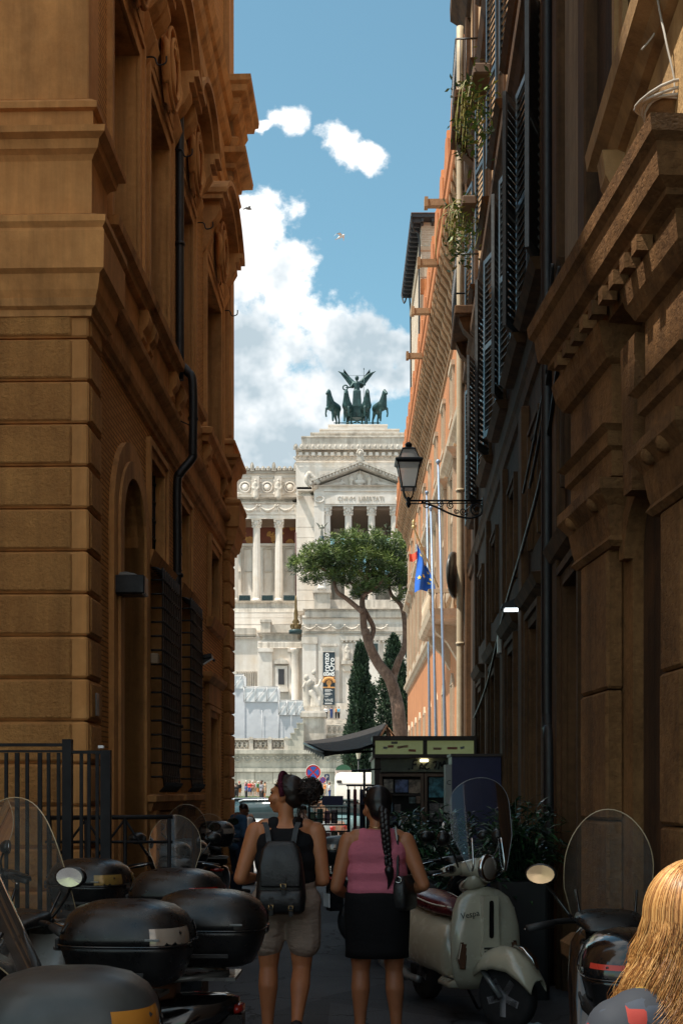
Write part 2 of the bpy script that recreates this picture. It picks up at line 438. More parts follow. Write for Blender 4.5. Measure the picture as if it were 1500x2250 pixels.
# ------------------------------------------------------------------ palazzo on the left
LW = thing('corner_palazzo', 'ochre brick palazzo with curved window pediments lining the left side of the street', 'building', (-2.4, 0, 0), -math.atan(68 / F))
BAYS = [(10.90, 12.10), (12.70, 13.88), (14.65, 15.70), (17.0, 18.62)]
GW = [(12.72, 13.55), (14.68, 15.40), (17.42, 18.35)]
LEND = 19.75
ops = [(a, b, 6.78, 9.15) for a, b in BAYS] + [(11.12, 12.22, 0.0, 4.69)] + [(a, b, 4.16, 5.22) for a, b in GW] \
    + [(a - 0.05, b + 0.05, 1.60, 4.0) for a, b in GW[:2]] + [(17.2, 18.1, 0.0, 2.72)]
mb = MB(); wall_panel(mb, 0, 0.30, 10.0, LEND, 0, 15.6, ops)
mb.add([(0, LEND, 0), (-10, LEND, 0), (-10, LEND, 15.6), (0, LEND, 15.6)], [(0, 1, 2, 3)])
mb.add([(-10, 9.95, 0), (0.0, 9.95, 0), (0.0, 9.95, 15.6), (-10, 9.95, 15.6)], [(0, 1, 2, 3)])
mb.add([(-10, 9.95, 15.6), (0.0, 9.95, 15.6), (0.0, LEND, 15.6), (-10, LEND, 15.6)], [(0, 1, 2, 3)])
mb.add([(-10, 9.95, 0), (-10, LEND, 0), (-10, LEND, 15.6), (-10, 9.95, 15.6)], [(0, 1, 2, 3)])
mb.build('brick_wall', [BRK, OCHD], LW)
# string courses (wrap the corner pilasters)
NEAR = [(-3.0, 9.75), (0.065, 9.75), (0.065, 10.25)]
FAR = [(0.0, 19.08), (0.11, 19.08), (0.11, 19.75), (-2.0, 19.75)]
full = NEAR + [(0.0, 10.25)] + FAR
profA = [(-0.02, 5.52), (0.03, 5.53), (0.035, 5.58), (0.07, 5.60), (0.085, 5.66), (0.05, 5.67), (0.05, 5.93), (0.10, 5.95), (0.13, 5.99), (0.14, 6.04), (0.12, 6.08), (0.04, 6.16), (-0.02, 6.17)]
MB().sweep(profA, full, 1).build('string_course', OCHD, LW)
profA2 = [(-0.02, 5.60), (0.06, 5.62), (0.10, 5.72), (0.12, 5.84), (0.16, 5.87), (0.165, 6.17), (0.15, 6.20), (0.18, 6.24), (0.18, 6.29), (0.10, 6.33), (0.05, 6.36), (-0.02, 6.37)]
profP = [(-0.02, 6.36), (0.035, 6.37), (0.035, 6.80), (0.06, 6.84), (0.10, 6.87), (0.115, 6.94), (0.17, 6.97), (0.175, 7.02), (0.05, 7.04), (0.05, 7.20), (0.09, 7.21), (0.09, 7.26), (0.03, 7.31), (-0.02, 7.32)]
for nm, path in (('pilaster_pedestal', NEAR + [(-0.05, 10.25)]), ('pilaster_pedestal', FAR)):
    MB().sweep(profA2, path, 1).build('pilaster_base_band', OCH, LW)
    MB().sweep(profP, path, 1).build(nm, OCH, LW)
profU = [(-0.02, 11.2), (0.04, 11.22), (0.06, 11.35), (0.10, 11.42), (0.05, 11.44), (0.05, 11.9), (0.12, 11.98), (0.16, 12.08), (0.05, 12.16), (0.05, 12.4), (0.14, 12.46), (0.20, 12.60), (0.05, 12.7), (-0.02, 12.7)]
MB().sweep(profU, full, 1).build('upper_string_course', OCHD, LW)
profU2 = [(-.02, 11.5), (.05, 11.52), (.05, 11.60), (.10, 11.63), (.11, 11.70), (.20, 11.76), (.27, 11.79), (.28, 11.88), (.05, 11.93), (.05, 12.48), (.09, 12.52), (.10, 12.60), (.17, 12.63), (.19, 12.70), (.29, 12.75), (.31, 12.84), (.36, 12.88), (.37, 12.97), (.04, 13.03), (-.02, 13.03)]
MB().sweep(profU2, FAR, 1).build('upper_entablature', OCHD, LW)
MB().sweep(profU2, NEAR + [(-0.05, 10.25)], 1).build('upper_entablature', OCHD, LW)
profT = [(-0.02, 14.9), (0.05, 14.95), (0.1, 15.1), (0.22, 15.25), (0.30, 15.4), (0.31, 15.6), (-0.02, 15.65)]
MB().sweep(profT, full, 1).build('roof_cornice', OCHD, LW)
# smooth shafts of the upper corner pilasters
mb = MB(); mb.box(-3, 0.02, 9.78, 10.22, 7.3, 11.3); mb.cham(-3, 0.065, 9.75, 10.12, 7.32, 11.3, 0.012); mb.box(-3, 0.06, 9.76, 10.22, 13, 15.2); mb.build('pilaster_shaft', OCH, LW)
mb = MB(); mb.cham(-0.5, 0.08, 19.1, 19.75, 7.32, 11.3, 0.02); mb.cham(-0.5, 0.11, 19.22, 19.64, 7.4, 11.25, 0.02); mb.box(-.5, 0.09, 19.1, 19.752, 13, 15.2); mb.build('pilaster_shaft', OCHD, LW)
# rusticated quoin blocks: near corner (big front face) and far corner
H = 0.3506
for k in range(16):
    z1 = 5.705 - k * H - 0.345 + H; z0 = z1 - H
    if z1 < 0.02: break
    z0 = max(z0, 0.0)
    mb = MB(); j = random.uniform(-.006, .006)
    mb.cham(-3.0, 0.065 + j, 9.75, 10.25, z0 + 0.007, z1 - 0.007, 0.016)
    mb.cham(-3.0, -0.075, 9.733 + j, 9.8, z0 + 0.02, z1 - 0.02, 0.012, mat=1)
    mb.cham(-.2, 0.078 + j, 9.80, 10.20, z0 + 0.025, z1 - 0.025, 0.015, mat=1)
    mb.build('quoin_block', [OCH, OCHR], LW)
    mb = MB()
    mb.cham(-0.6, 0.11 + j, 19.08, 19.76, z0 + 0.009, z1 - 0.009, 0.02); mb.build('quoin_block', OCHR, LW)
MB().box(-3.0, 0.02, 9.80, 10.2, 0, 5.7).build('quoin_core', OCHD, LW); MB().box(-.5, 0.06, 19.12, 19.75, 0, 5.6).build('quoin_core', OCHD, LW)
# piano nobile windows
def shell_cartouche(mb, x, sc, zc, w=0.36, h=0.5):
    rings = []
    for i in range(7):
        t = i / 6; r = math.sin(math.pi * (0.08 + 0.86 * t)) ** 0.7
        rings.append([(x + 0.10 * r * max(math.sin(math.pi * k / 12), 0) + 0.02, sc + w * r * math.cos(math.pi * k / 12), zc - h / 2 + h * t) for k in range(13)])
    mb.loft(rings, closed=False, cap=False)
    for r0 in (1.0, 0.72):
        mb.tube([(x + 0.05 + 0.08 * (1 - r0) + 0.05, sc + w * r0 * math.cos(a), zc + h * .5 * r0 * math.sin(a)) for a in [2 * math.pi * k / 20 for k in range(20)]], 0.022, 6, closed=True)
    for sg in (-1, 1):
        mb.tube([(x + 0.12, sc + sg * (0.10 + 0.09 * t * math.cos(5 * t)), zc + h * .3 + 0.09 * t * math.sin(5 * t)) for t in [k / 10 for k in range(11)]], 0.02, 6)
        mb.tube(spline([(x + .06, sc + sg * w * .9, zc + .15), (x + .1, sc + sg * w * 1.25, zc - .05), (x + .06, sc + sg * w * .8, zc - .3)], 5), 0.04, 6)
def segment_arch(s0, s1, z, rise, n=18):
    c = (s1 - s0) / 2; r = (c * c + rise * rise) / (2 * rise); cz = z + rise - r; sc = (s0 + s1) / 2
    a = math.asin(c / r); return [(sc + r * math.sin(-a + 2 * a * i / n), cz + r * math.cos(-a + 2 * a * i / n)) for i in range(n + 1)]
def piano_window(a, b, k):
    mb = MB(); frame_ring(mb, -0.01, 0.055, a, b, 6.78, 9.15, 0.2, wt=0.24)
    fr = mb.build('window_frame', OCHD, LW)
    tag(fr, 'tall stone window surround with curved pediment and shell cartouche')
    mb = MB(); mb.add([(-0.29, a - .02, 6.7), (-0.29, b + .02, 6.7), (-0.29, b + .02, 9.2), (-0.29, a - .02, 9.2)], [(0, 1, 2, 3)]); mb.build('window_pane', PANE, fr)
    mb = MB(); c = (a + b) / 2
    mb.box(-.29, -.25, c - .04, c + .04, 6.8, 9.15); mb.box(-.29, -.255, a, b, 8.2, 8.28); mb.build('window_bars', OCHD, fr)
    mb = MB()
    mb.sweep([(-0.01, 6.55), (0.08, 6.57), (0.10, 6.64), (0.15, 6.66), (0.16, 6.74), (0.06, 6.78), (-0.01, 6.78)], [(-.02, a - .24), (0.0, a - .24), (0.0, b + .26), (-.02, b + .26)], 1)
    sl = mb.build('sill', OCHD, fr)
    for s in (a - .12, b + .12):
        mb = MB(); mb.prism([(0.0, 6.56), (0.10, 6.56), (0.12, 6.48), (0.10, 6.40), (0.05, 6.34), (0.06, 6.28), (0.0, 6.22)], s - .09, s + .09, 'y')
        mb.box(0, 0.03, s - .11, s + .11, 6.16, 6.3); mb.build('sill_bracket', OCHD, fr)
    mb = MB(); mb.box(-.005, 0.025, a + .05, b - .05, 6.17, 6.55); mb.build('apron_panel', OCH, fr)
    # frieze, pediment, cartouche
    s0, s1 = a - .26, b + .30
    mb = MB(); mb.box(-.01, 0.06, s0 + .03, s1 - .03, 9.42, 9.98)
    for s in (s0 + .12, s1 - .12):
        mb.prism([(0.0, 9.98), (0.24, 9.98), (0.25, 9.86), (0.18, 9.74), (0.10, 9.66), (0.13, 9.52), (0.08, 9.40), (0.03, 9.30), (0.0, 9.26)], s - .11, s + .11, 'y')
    mb.build('frieze', OCHD, fr)
    mb = MB(); out = segment_arch(s0 - .08, s1 + .08, 10.12, 0.50); inn = segment_arch(s0 + .10, s1 - .10, 10.06, 0.34)
    for (x1, o, i) in ((0.36, out, [(p[0], p[1] - .07) for p in out]), (0.29, [(p[0], p[1] - .07) for p in out], inn)):
        poly = o + i[::-1]; n = len(o)
        vs = [(xx, p[0], p[1]) for xx in (-.01, x1) for p in poly]; m = len(poly); fs = []
        for q in range(n - 1):
            for base in (0, m): fs.append((base + q, base + q + 1, base + m - 2 - q, base + m - 1 - q))
        for q in range(m): fs.append((q, (q + 1) % m, m + (q + 1) % m, m + q))
        mb.add(vs, fs)
    for s, sg in ((s0 - .07, 1), (s1 + .07, -1)):                        # horizontal cornice stubs at the ends
        mb.box(-.01, 0.30, s, s + sg * 0.30, 9.98, 10.06); mb.box(-.01, 0.355, s - sg * .02, s + sg * 0.28, 10.06, 10.13)
    mb.build('pediment', OCHD, fr)
    mb = MB(); shell_cartouche(mb, 0.07, c, 9.72, 0.34, 0.86); mb.build('cartouche', OCH, fr)
    mb = MB()                                                            # wrought hook under the pediment
    mb.tube(spline([(0.0, s1 - .02, 9.3), (0.12, s1 - .02, 9.3), (0.16, s1 - .02, 9.22), (0.24, s1 - .02, 9.24), (0.25, s1 - .02, 9.31)], 5), 0.009, 6); mb.build('iron_hook', IRON, fr)
for k, (a, b) in enumerate(BAYS): piano_window(a, b, k)
# arched street door
c, r = 11.67, 0.55
mb = MB(); inn = [(c - r, 0.0)] + [(c - r * math.cos(t), 4.14 + r * math.sin(t)) for t in [math.pi * k / 16 for k in range(17)]] + [(c + r, 0.0)]
out = [(c - .89, 0.0)] + [(c - .89 * math.cos(t), 4.14 + .89 * math.sin(t)) for t in [math.pi * k / 16 for k in range(17)]] + [(c + .89, 0.0)]
for (o_, i_, x1) in ((out, inn, 0.05), ([(c + (p[0] - c) * .8, p[1] if p[1] < 4.14 else 4.14 + (p[1] - 4.14) * .8) for p in out], inn, 0.075)):
    m = len(o_); poly = o_ + i_[::-1]
    vs = [(xx, p[0], p[1]) for xx in (-.02, x1) for p in poly]; fs = []
    for q in range(m - 1):
        for b_ in (0, 2 * m): fs.append((b_ + q, b_ + q + 1, b_ + 2 * m - 2 - q, b_ + 2 * m - 1 - q))
    for q in range(2 * m): fs.append((q, (q + 1) % (2 * m), 2 * m + (q + 1) % (2 * m), 2 * m + q))
    mb.add(vs, fs)
for q in range(len(inn) - 1):                                            # deep intrados
    mb.add([(0.04, *inn[q]), (0.04, *inn[q + 1]), (-.6, *inn[q + 1]), (-.6, *inn[q])], [(0, 1, 2, 3)])
door = mb.build('door_surround', OCHD, LW); tag(door, 'tall arched doorway with a plain stone band')
mb = MB(); mb.box(-.62, -.56, c - .7, c + .7, 0, 4.8)
for s in (c - .27, c + .27):
    for z0, z1 in ((0.3, 1.2), (1.35, 2.6), (2.75, 3.7)): mb.cham(-.56, -.53, s - .2, s + .2, z0, z1, 0.02)
mb.build('door_leaf', plain('black_door_paint', (0.015, 0.012, 0.012), 0.4), door)
# ground floor windows, cages
def cage(s0, s1, z0, z1, par, o0=0.02, o1=0.17):
    bars = MB(); n = max(int((s1 - s0) / 0.105), 3)
    for i in range(n + 1):
        s = s0 + (s1 - s0) * i / n
        bars.tube(spline([(o0, s, z1), (o1 * .9, s, z1 - .04), (o1, s, z1 - .2), (o1, s, z0 + .25), (o1 * 1.25, s, z0 + .1), (o1 * .8, s, z0)], 3), 0.011, 5)
    rails = MB(); m = int((z1 - z0) / 0.155)
    for j in range(m):
        z = z0 + .16 + (z1 - z0 - .3) * j / (m - 1)
        rails.tube([(o0, s0, z), (o1, s0, z), (o1, s1, z), (o0, s1, z)], 0.012, 5)
        for i in range(n + 1): rails.ell((o1, s0 + (s1 - s0) * i / n, z), 0.021, 6, 4)
    bars.build('grille_bars', IRON, par); rails.build('grille_rails', IRON, par)
for k, (a, b) in enumerate(GW):
    mb = MB(); frame_ring(mb, -.01, 0.055, a, b, 4.16, 5.22, 0.17);
    mb.sweep([(-.01, 4.0), (.07, 4.02), (.10, 4.1), (.12, 4.16), (-.01, 4.17)], [(-.02, a - .22), (0, a - .22), (0, b + .22), (-.02, b + .22)], 1)
    fr = mb.build('window_frame', OCHD, LW)
    MB().box(-.3, -.28, a - .02, b + .02, 4.1, 5.3).build('window_pane', PANE, fr)
    mb = MB()
    for i in range(6):
        s = a + (b - a) * (i + .5) / 6; mb.rod((-.08, s, 4.16), (-.08, s, 5.22), .011, 5)
    for j in range(5):
        z = 4.28 + .21 * j; mb.rod((-.08, a, z), (-.08, b, z), .011, 5)
        for i in range(6): mb.ell((-.08, a + (b - a) * (i + .5) / 6, z), .02, 6, 4)
    mb.build('grille_bars', IRON, fr)
for k, (a, b) in enumerate(GW[:2]):
    mb = MB(); frame_ring(mb, -.01, 0.05, a - .05, b + .05, 1.60, 4.0, 0.16)
    mb.sweep([(-.01, 1.40), (.10, 1.42), (.13, 1.5), (.17, 1.52), (.17, 1.58), (-.01, 1.6)], [(-.02, a - .3), (0, a - .3), (0, b + .3), (-.02, b + .3)], 1)
    mb.box(-.01, .08, a - .2, b + .2, .5, 1.40); mb.box(.07, .11, a - .1, b + .1, .62, 1.3)
    for s in (a - .2, b + .2): mb.prism([(0, 1.42), (.14, 1.42), (.12, 1.25), (.06, 1.15), (0, 1.05)], s - .08, s + .08, 'y')
    fr = mb.build('window_frame', OCHD, LW); MB().box(-.3, -.28, a - .1, b + .1, 1.5, 4.1).build('window_pane', DARK, fr)
    cage(a - .10, b + .10, 1.62, 4.02, fr)
# side door near the far corner
mb = MB(); frame_ring(mb, -.01, 0.07, 17.2, 18.1, 0, 2.72, 0.16); mb.box(-.01, .06, 16.98, 18.32, 2.9, 3.2)
mb.sweep([(-.01, 3.18), (.08, 3.2), (.13, 3.27), (.14, 3.33), (-.01, 3.35)], [(-.02, 16.92), (0, 16.92), (0, 18.38), (-.02, 18.38)], 1)
dr = mb.build('door_surround', OCHD, LW); MB().box(-.3, -.27, 17.1, 18.2, 0, 2.8).build('door_leaf', plain('dark_brown_wood', (0.05, 0.025, 0.012), 0.55), dr)
# drain pipe with an S-bend over the string course
mb = MB()
mb.tube(spline([(0.09, 14.22, 15.2), (0.09, 14.22, 12), (0.09, 14.22, 7.0), (0.09, 14.22, 6.78), (0.19, 14.22, 6.66), (0.25, 14.2, 6.5), (0.25, 14.2, 5.75), (0.24, 14.2, 5.62), (0.12, 14.1, 5.42), (0.08, 14.1, 5.28), (0.08, 14.1, 4.4), (0.08, 14.1, 1.9)], 6), 0.052, 10)
for z in (10.5, 8.2, 6.1, 4.2, 2.4): mb.tube([(0.09 if z > 6.6 or z < 5.4 else .25, 14.22 if z > 5.4 else 14.1, z - .02), (0.09 if z > 6.6 or z < 5.4 else .25, 14.22 if z > 5.4 else 14.1, z + .02)], 0.062, 10)
mb.rod((0.0, 13.8, 6.02), (.25, 14.2, 6.0), .008)
mb.build('drain_pipe', PIPE, LW)
# things fixed to the wall
t = thing('wall_light_box', 'black box light jutting out from the arched doorway on the left', 'wall lamp', (-2.10, 10.95, 3.44), 0)
mb = MB(); mb.cham(0.0, .30, -.12, .12, 0, .17, .01); mb.cham(.02, .28, -.1, .1, -.005, .01, .004); mb.build('housing', IRON, t)
MB().prism([(0.05, .17), (.24, .17), (.2, .19), (.12, .205), (.07, .2)], -.08, .08, 'y').build('cover', plain('pale_grey_plastic', (.25, .25, .24), .7), t)  # pale grey piece on top of the box
t = thing('flood_lamp', 'black flat floodlight angled out from the left brick wall', 'wall lamp', (-1.98, 15.75, 3.38), R(0))
mb = MB(); M = Euler((0, R(-10), 0)).to_matrix().to_4x4(); mb.cham(0.05, .27, -.10, .10, -.03, .03, .012, M); mb.prism([(0.05, -.03), (.27, -.03), (.05, -.12)], -.08, .08, 'y', M); mb.rod((-.05, 0, -.03), (.08, 0, 0), .02); mb.ell((.285, 0, -.01), .02, 6, 4); mb.build('lamp_head', IRON, t)
t = thing('junction_box', 'small beige cable box on the left wall beside the barred windows', 'box', (-2.03, 12.6, 2.98), 0)
MB().cham(0, .09, -.06, .06, 0, .11, .01).build('cover', plain('beige_plastic', (.33, .25, .17), .6), t)
t = thing('door_bell_plate', 'pale rectangular plate on the rusticated corner of the left palazzo', 'plate', (-2.06, 9.97, 2.26), R(-1.5))
MB().cham(0, .012, -.05, .05, 0, .19, .004).build('plate', plain('dull_plate', (.2, .19, .18), .5), t)
# ------------------------------------------------------------------ unseen house added outside the frame on the left to shade the near street
NB = thing('added_shade_house', 'unseen ochre house block added on the left to shade the near street', 'building', (-9.0, 0, 0))
mb = MB(); wall_panel(mb, 0, .25, -1.2, 9.7, 0, 26.2, [(2.0, 3.0, 1.2, 3.0), (4.9, 5.9, 1.2, 3.0), (2.0, 3.0, 5.0, 7.2), (4.9, 5.9, 5.0, 7.2), (2.0, 3.0, 8.8, 10.6), (4.9, 5.9, 8.8, 10.6)])
for y in (-1.2, 9.7): mb.add([(0, y, 0), (-9, y, 0), (-9, y, 26.2), (0, y, 26.2)], [(0, 1, 2, 3)])
mb.add([(0, -1.2, 26.2), (-9, -1.2, 26.2), (-9, 9.7, 26.2), (0, 9.7, 26.2)], [(0, 1, 2, 3)]); mb.add([(-9, -1.2, 0), (-9, 9.7, 0), (-9, 9.7, 26.2), (-9, -1.2, 26.2)], [(0, 1, 2, 3)]); mb.build('plaster_wall', [OCH, OCHD], NB)
MB().box(-9, -.01, 2.05, 9.69, 26.1, 32).build('shade_storey', OCH, NB)  # extra height added to keep more of the right wall in shadow
for y0 in (2.0, 4.9):
    for z0, z1 in ((1.2, 3.0), (5.0, 7.2), (8.8, 10.6)):
        mb = MB(); frame_ring(mb, -.01, .05, y0, y0 + 1, z0, z1, .15); f = mb.build('window_frame', OCHD, NB); MB().box(-.25, -.22, y0, y0 + 1, z0, z1).build('window_pane', PANE, f)

# ------------------------------------------------------------------ dark building on the right
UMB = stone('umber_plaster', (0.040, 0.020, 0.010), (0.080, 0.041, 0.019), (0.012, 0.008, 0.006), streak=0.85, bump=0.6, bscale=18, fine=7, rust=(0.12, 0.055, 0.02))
UMBT = stone('umber_trim', (0.070, 0.035, 0.016), (0.135, 0.068, 0.030), (0.020, 0.012, 0.008), streak=0.8, bump=0.6, bscale=22)
TRAV = stone('dark_travertine', (0.12, 0.056, 0.020), (0.27, 0.135, 0.052), (0.022, 0.012, 0.007), streak=0.55, bump=0.8, bd=0.015, bscale=26, pits=0.35, fine=26, big=2.2)
SHUT = plain('dark_shutter_paint', (0.055, 0.06, 0.062), 0.35, 0, spec=0.6)
RB = thing('dark_townhouse', 'tall dark brown townhouse with louvred shutters lining the right side of the street', 'building', (1.35, 0, 0), -math.atan(130 / F))
RBM = Matrix.Translation((1.35, 0, 0)) @ Matrix.Rotation(-math.atan(130 / F), 4, 'Z')
REND = 23.6
DOORS = [(8.75, 9.65), (11.3, 12.2), (13.7, 14.6), (16.4, 17.4), (19.2, 20.2)]
RWIN = [11.75, 13.55, 15.75, 18.2, 21.2]
ops = [(a, b, 0, 3.3) for a, b in DOORS] + [(a + .1, b - .1, 4.1, 5.2) for a, b in DOORS] + [(c - .45, c + .45, 6.6, 9.05) for c in RWIN] + [(c - .45, c + .45, 10.4, 12.8) for c in RWIN] + [(c - .45, c + .45, 14.3, 16.5) for c in RWIN if c > 15.5] + [(5.35, 7.05, 5.72, 8.6)]
UPW = stone('upper_bounce_plaster', (.50, .30, .15), (.62, .40, .22), (.22, .12, .06), streak=.7, bump=.5, bscale=14, fine=6)  # upper wall made paler to bounce light onto the facade opposite
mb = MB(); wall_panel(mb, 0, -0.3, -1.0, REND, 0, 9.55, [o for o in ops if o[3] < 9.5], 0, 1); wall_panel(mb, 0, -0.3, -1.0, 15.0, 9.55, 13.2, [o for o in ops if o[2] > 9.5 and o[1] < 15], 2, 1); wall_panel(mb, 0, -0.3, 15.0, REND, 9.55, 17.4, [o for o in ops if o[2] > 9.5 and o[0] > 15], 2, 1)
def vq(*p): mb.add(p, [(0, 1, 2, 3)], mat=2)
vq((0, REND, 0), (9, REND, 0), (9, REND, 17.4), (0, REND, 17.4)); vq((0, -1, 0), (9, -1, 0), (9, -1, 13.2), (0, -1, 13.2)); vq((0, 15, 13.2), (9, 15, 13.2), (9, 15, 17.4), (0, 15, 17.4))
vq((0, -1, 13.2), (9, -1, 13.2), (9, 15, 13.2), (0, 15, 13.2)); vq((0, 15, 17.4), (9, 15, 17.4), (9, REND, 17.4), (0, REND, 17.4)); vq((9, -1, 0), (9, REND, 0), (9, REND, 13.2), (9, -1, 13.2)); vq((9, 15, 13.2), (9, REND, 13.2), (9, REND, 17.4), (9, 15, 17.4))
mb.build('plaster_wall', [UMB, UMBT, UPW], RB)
def sw(prof, s0, s1, name, mat=None, par=None):
    return MB().sweep([(o, z) for o, z in prof], [(.02, s0), (0, s0), (0, s1), (.02, s1)], -1).build(name, mat or UMBT, par or RB)
sw([(-.01, 9.42), (.05, 9.44), (.09, 9.55), (.14, 9.6), (.15, 9.7), (-.01, 9.76)], 8.0, REND, 'string_course')
sw([(-.01, 5.75), (.04, 5.77), (.06, 5.87), (.09, 5.92), (-.01, 5.97)], 9.6, REND, 'string_course')
sw([(-.01, 13.3), (.08, 13.35), (.14, 13.5), (-.01, 13.6)], 15.0, REND, 'string_course')
sw([(-.01, 16.7), (.08, 16.75), (.2, 17.0), (.35, 17.2), (.36, 17.45), (-.01, 17.5)], 15.0, REND, 'roof_cornice')
sw([(-.01, 12.95), (.1, 13.0), (.22, 13.12), (.25, 13.25), (-.01, 13.3)], -1.0, 14.98, 'roof_cornice')
for k, (a, b) in enumerate(DOORS):
    mb = MB(); frame_ring(mb, .01, -.07, a, b, 0, 3.3, .16); mb.sweep([(-.01, 3.5), (.1, 3.55), (.15, 3.65), (-.01, 3.7)], [(.02, a - .25), (0, a - .25), (0, b + .25), (.02, b + .25)], -1)
    d = mb.build('shop_door_surround', UMBT, RB); MB().box(.28, .32, a - .1, b + .1, 0, 3.4).build('door_leaf', plain('black_brown_door%d' % k, (.02 + .01 * (k % 2), .013, .01), .5), d)
    mb = MB(); frame_ring(mb, .01, -.05, a + .1, b - .1, 4.1, 5.2, .12); f = mb.build('mezzanine_window_frame', UMBT, RB); MB().box(.28, .3, a, b, 4.0, 5.3).build('window_pane', PANE, f)
for s0, s1, o, z0, z1 in ((8.15, 8.45, .09, 4.0, 12.9), (9.75, 10.05, .07, 0, 9.4), (10.35, 10.6, .10, 0, 9.4), (12.5, 12.85, .08, 0, 5.7), (14.95, 15.3, .07, 0, 5.7), (17.8, 18.1, .07, 0, 5.7), (20.7, 21.0, .06, 0, 16.6), (22.9, 23.6, .10, 0, 16.6)):
    MB().cham(.02, -o, s0, s1, z0, z1, .015).build('pilaster_strip', UMBT, RB)
MB().cham(.02, -.05, 8.5, 9.4, 5.0, 9.4, .01).build('pilaster_strip', stone('grey_brown_plaster', (.20, .13, .07), (.28, .19, .11), (.10, .06, .035), streak=.7, bump=.7, bscale=40), RB)
# shutters: leaf frame with separate slats
slat_me = None
def shutter(s_hinge, dirn, ang, z0, z1, w, par):
    """leaf hinged at s_hinge, reaching dirn along the wall, opened so that it stands ang degrees off the wall"""
    global slat_me
    M = Matrix.Translation((-.03, s_hinge, 0)) @ Matrix.Rotation(R(ang) * dirn, 4, 'Z')
    mb = MB(); q = lambda a, b: sorted((a * dirn, b * dirn))
    y = q(0, .05); mb.box(-.02, .02, *y, z0, z1); y = q(w - .05, w); mb.box(-.02, .02, *y, z0, z1)
    y = q(.05, w - .05)
    for a, b in ((z0, z0 + .09), (z1 - .07, z1), ((z0 + z1) / 2 - .03, (z0 + z1) / 2 + .04)): mb.box(-.018, .018, *y, a, b)
    f = mb.build('shutter', SHUT, par); f.matrix_basis = M
    n = int((z1 - z0 - .2) / .085)
    if slat_me is None:
        t = MB().cham(-.022, .022, -.5, .5, -.005, .005, .002, Matrix.Rotation(R(-42), 4, 'Y')).build('slat', SHUT); slat_me = t.data; bpy.data.objects.remove(t)
    for i in range(n):
        z = z0 + .13 + (z1 - z0 - .24) * i / (n - 1)
        o = bpy.data.objects.new('slat', slat_me); col.objects.link(o); o.parent = f
        o.location = (0, dirn * w / 2, z); o.scale = (1, w - .1, 1)
    return f
for k, c in enumerate(RWIN):
    for (z0, z1) in ((6.6, 9.05), (10.4, 12.8), (14.3, 16.5)):
        if z0 > 14 and c < 15.5: continue
        mb = MB(); frame_ring(mb, .01, -.04, c - .45, c + .45, z0, z1, .12)
        mb.sweep([(-.01, z0 - .14), (.1, z0 - .12), (.16, z0 - .03), (-.01, z0)], [(.02, c - .65), (0, c - .65), (0, c + .65), (.02, c + .65)], -1)
        f = mb.build('window_frame', UMBT, RB); MB().box(.25, .28, c - .5, c + .5, z0 - .05, z1 + .05).build('window_pane', PANE, f)
    shutter(c + .47, 1, 8 + 4 * (k % 3), 6.6, 9.1, .50, RB); shutter(c - .47, -1, 20 + 6 * (k % 2), 6.6, 9.1, .50, RB)
    if k in (1, 2, 3, 4): shutter(c + .47, 1, 12, 10.4, 12.8, .5, RB)
# small balconies near the far corner
for (s0, s1, z, o) in ((20.5, 22.2, 9.9, .42), (20.6, 22.3, 13.7, .42)):
    mb = MB(); mb.cham(0, -o, s0, s1, z, z + .16, .02); mb.prism([(0, z), (-o * .8, z), (-o * .6, z - .2), (0, z - .45)], s0 + .15, s0 + .4, 'y'); mb.prism([(0, z), (-o * .8, z), (-o * .6, z - .2), (0, z - .45)], s1 - .4, s1 - .15, 'y')
    b = mb.build('balcony', UMBT, RB)
    mb = MB(); mb.tube([(0, s0 + .04, z + 1.05), (-o + .03, s0 + .04, z + 1.05), (-o + .03, s1 - .04, z + 1.05), (0, s1 - .04, z + 1.05)], .018, 6)
    n = 16
    for i in range(n + 1): mb.rod((-o + .03, s0 + .04 + (s1 - s0 - .08) * i / n, z + .15), (-o + .03, s0 + .04 + (s1 - s0 - .08) * i / n, z + 1.05), .008, 5)
    for i in range(4): mb.rod((-o * i / 4, s0 + .04, z + .15), (-o * i / 4, s0 + .04, z + 1.05), .008, 5)
    mb.build('railing', IRON, b)
# window and ledge above the portal
mb = MB(); frame_ring(mb, .01, -.06, 5.35, 7.05, 5.72, 8.6, .2)
mb.sweep([(-.01, 5.42), (.06, 5.45), (.10, 5.52), (.17, 5.56), (.18, 5.66), (.04, 5.71), (-.01, 5.71)], [(.02, 5.0), (0, 5.0), (0, 7.35), (.02, 7.35)], -1)
for s in (5.2, 7.15): mb.prism([(0, 5.45), (-.15, 5.45), (-.13, 5.3), (-.05, 5.15), (0, 5.05)], s - .09, s + .09, 'y')
wf = mb.build('window_frame', stone('ochre_ledge', (.34, .20, .085), (.46, .28, .13), (.12, .07, .04), streak=.7, bump=.8, bscale=24), RB); MB().box(.25, .28, 5.3, 7.1, 5.7, 8.7).build('window_pane', DARK, wf)
mb = MB(); mb.cham(.01, -.02, 5.05, 7.3, 4.55, 5.42, .01); mb.build('plaster_band', stone('pale_ochre_plaster', (.42, .25, .10), (.55, .36, .17), (.22, .13, .07), streak=.7, bump=1.0, bd=.02, bscale=9), RB)  # paler plaster band between portal cornice and ledge
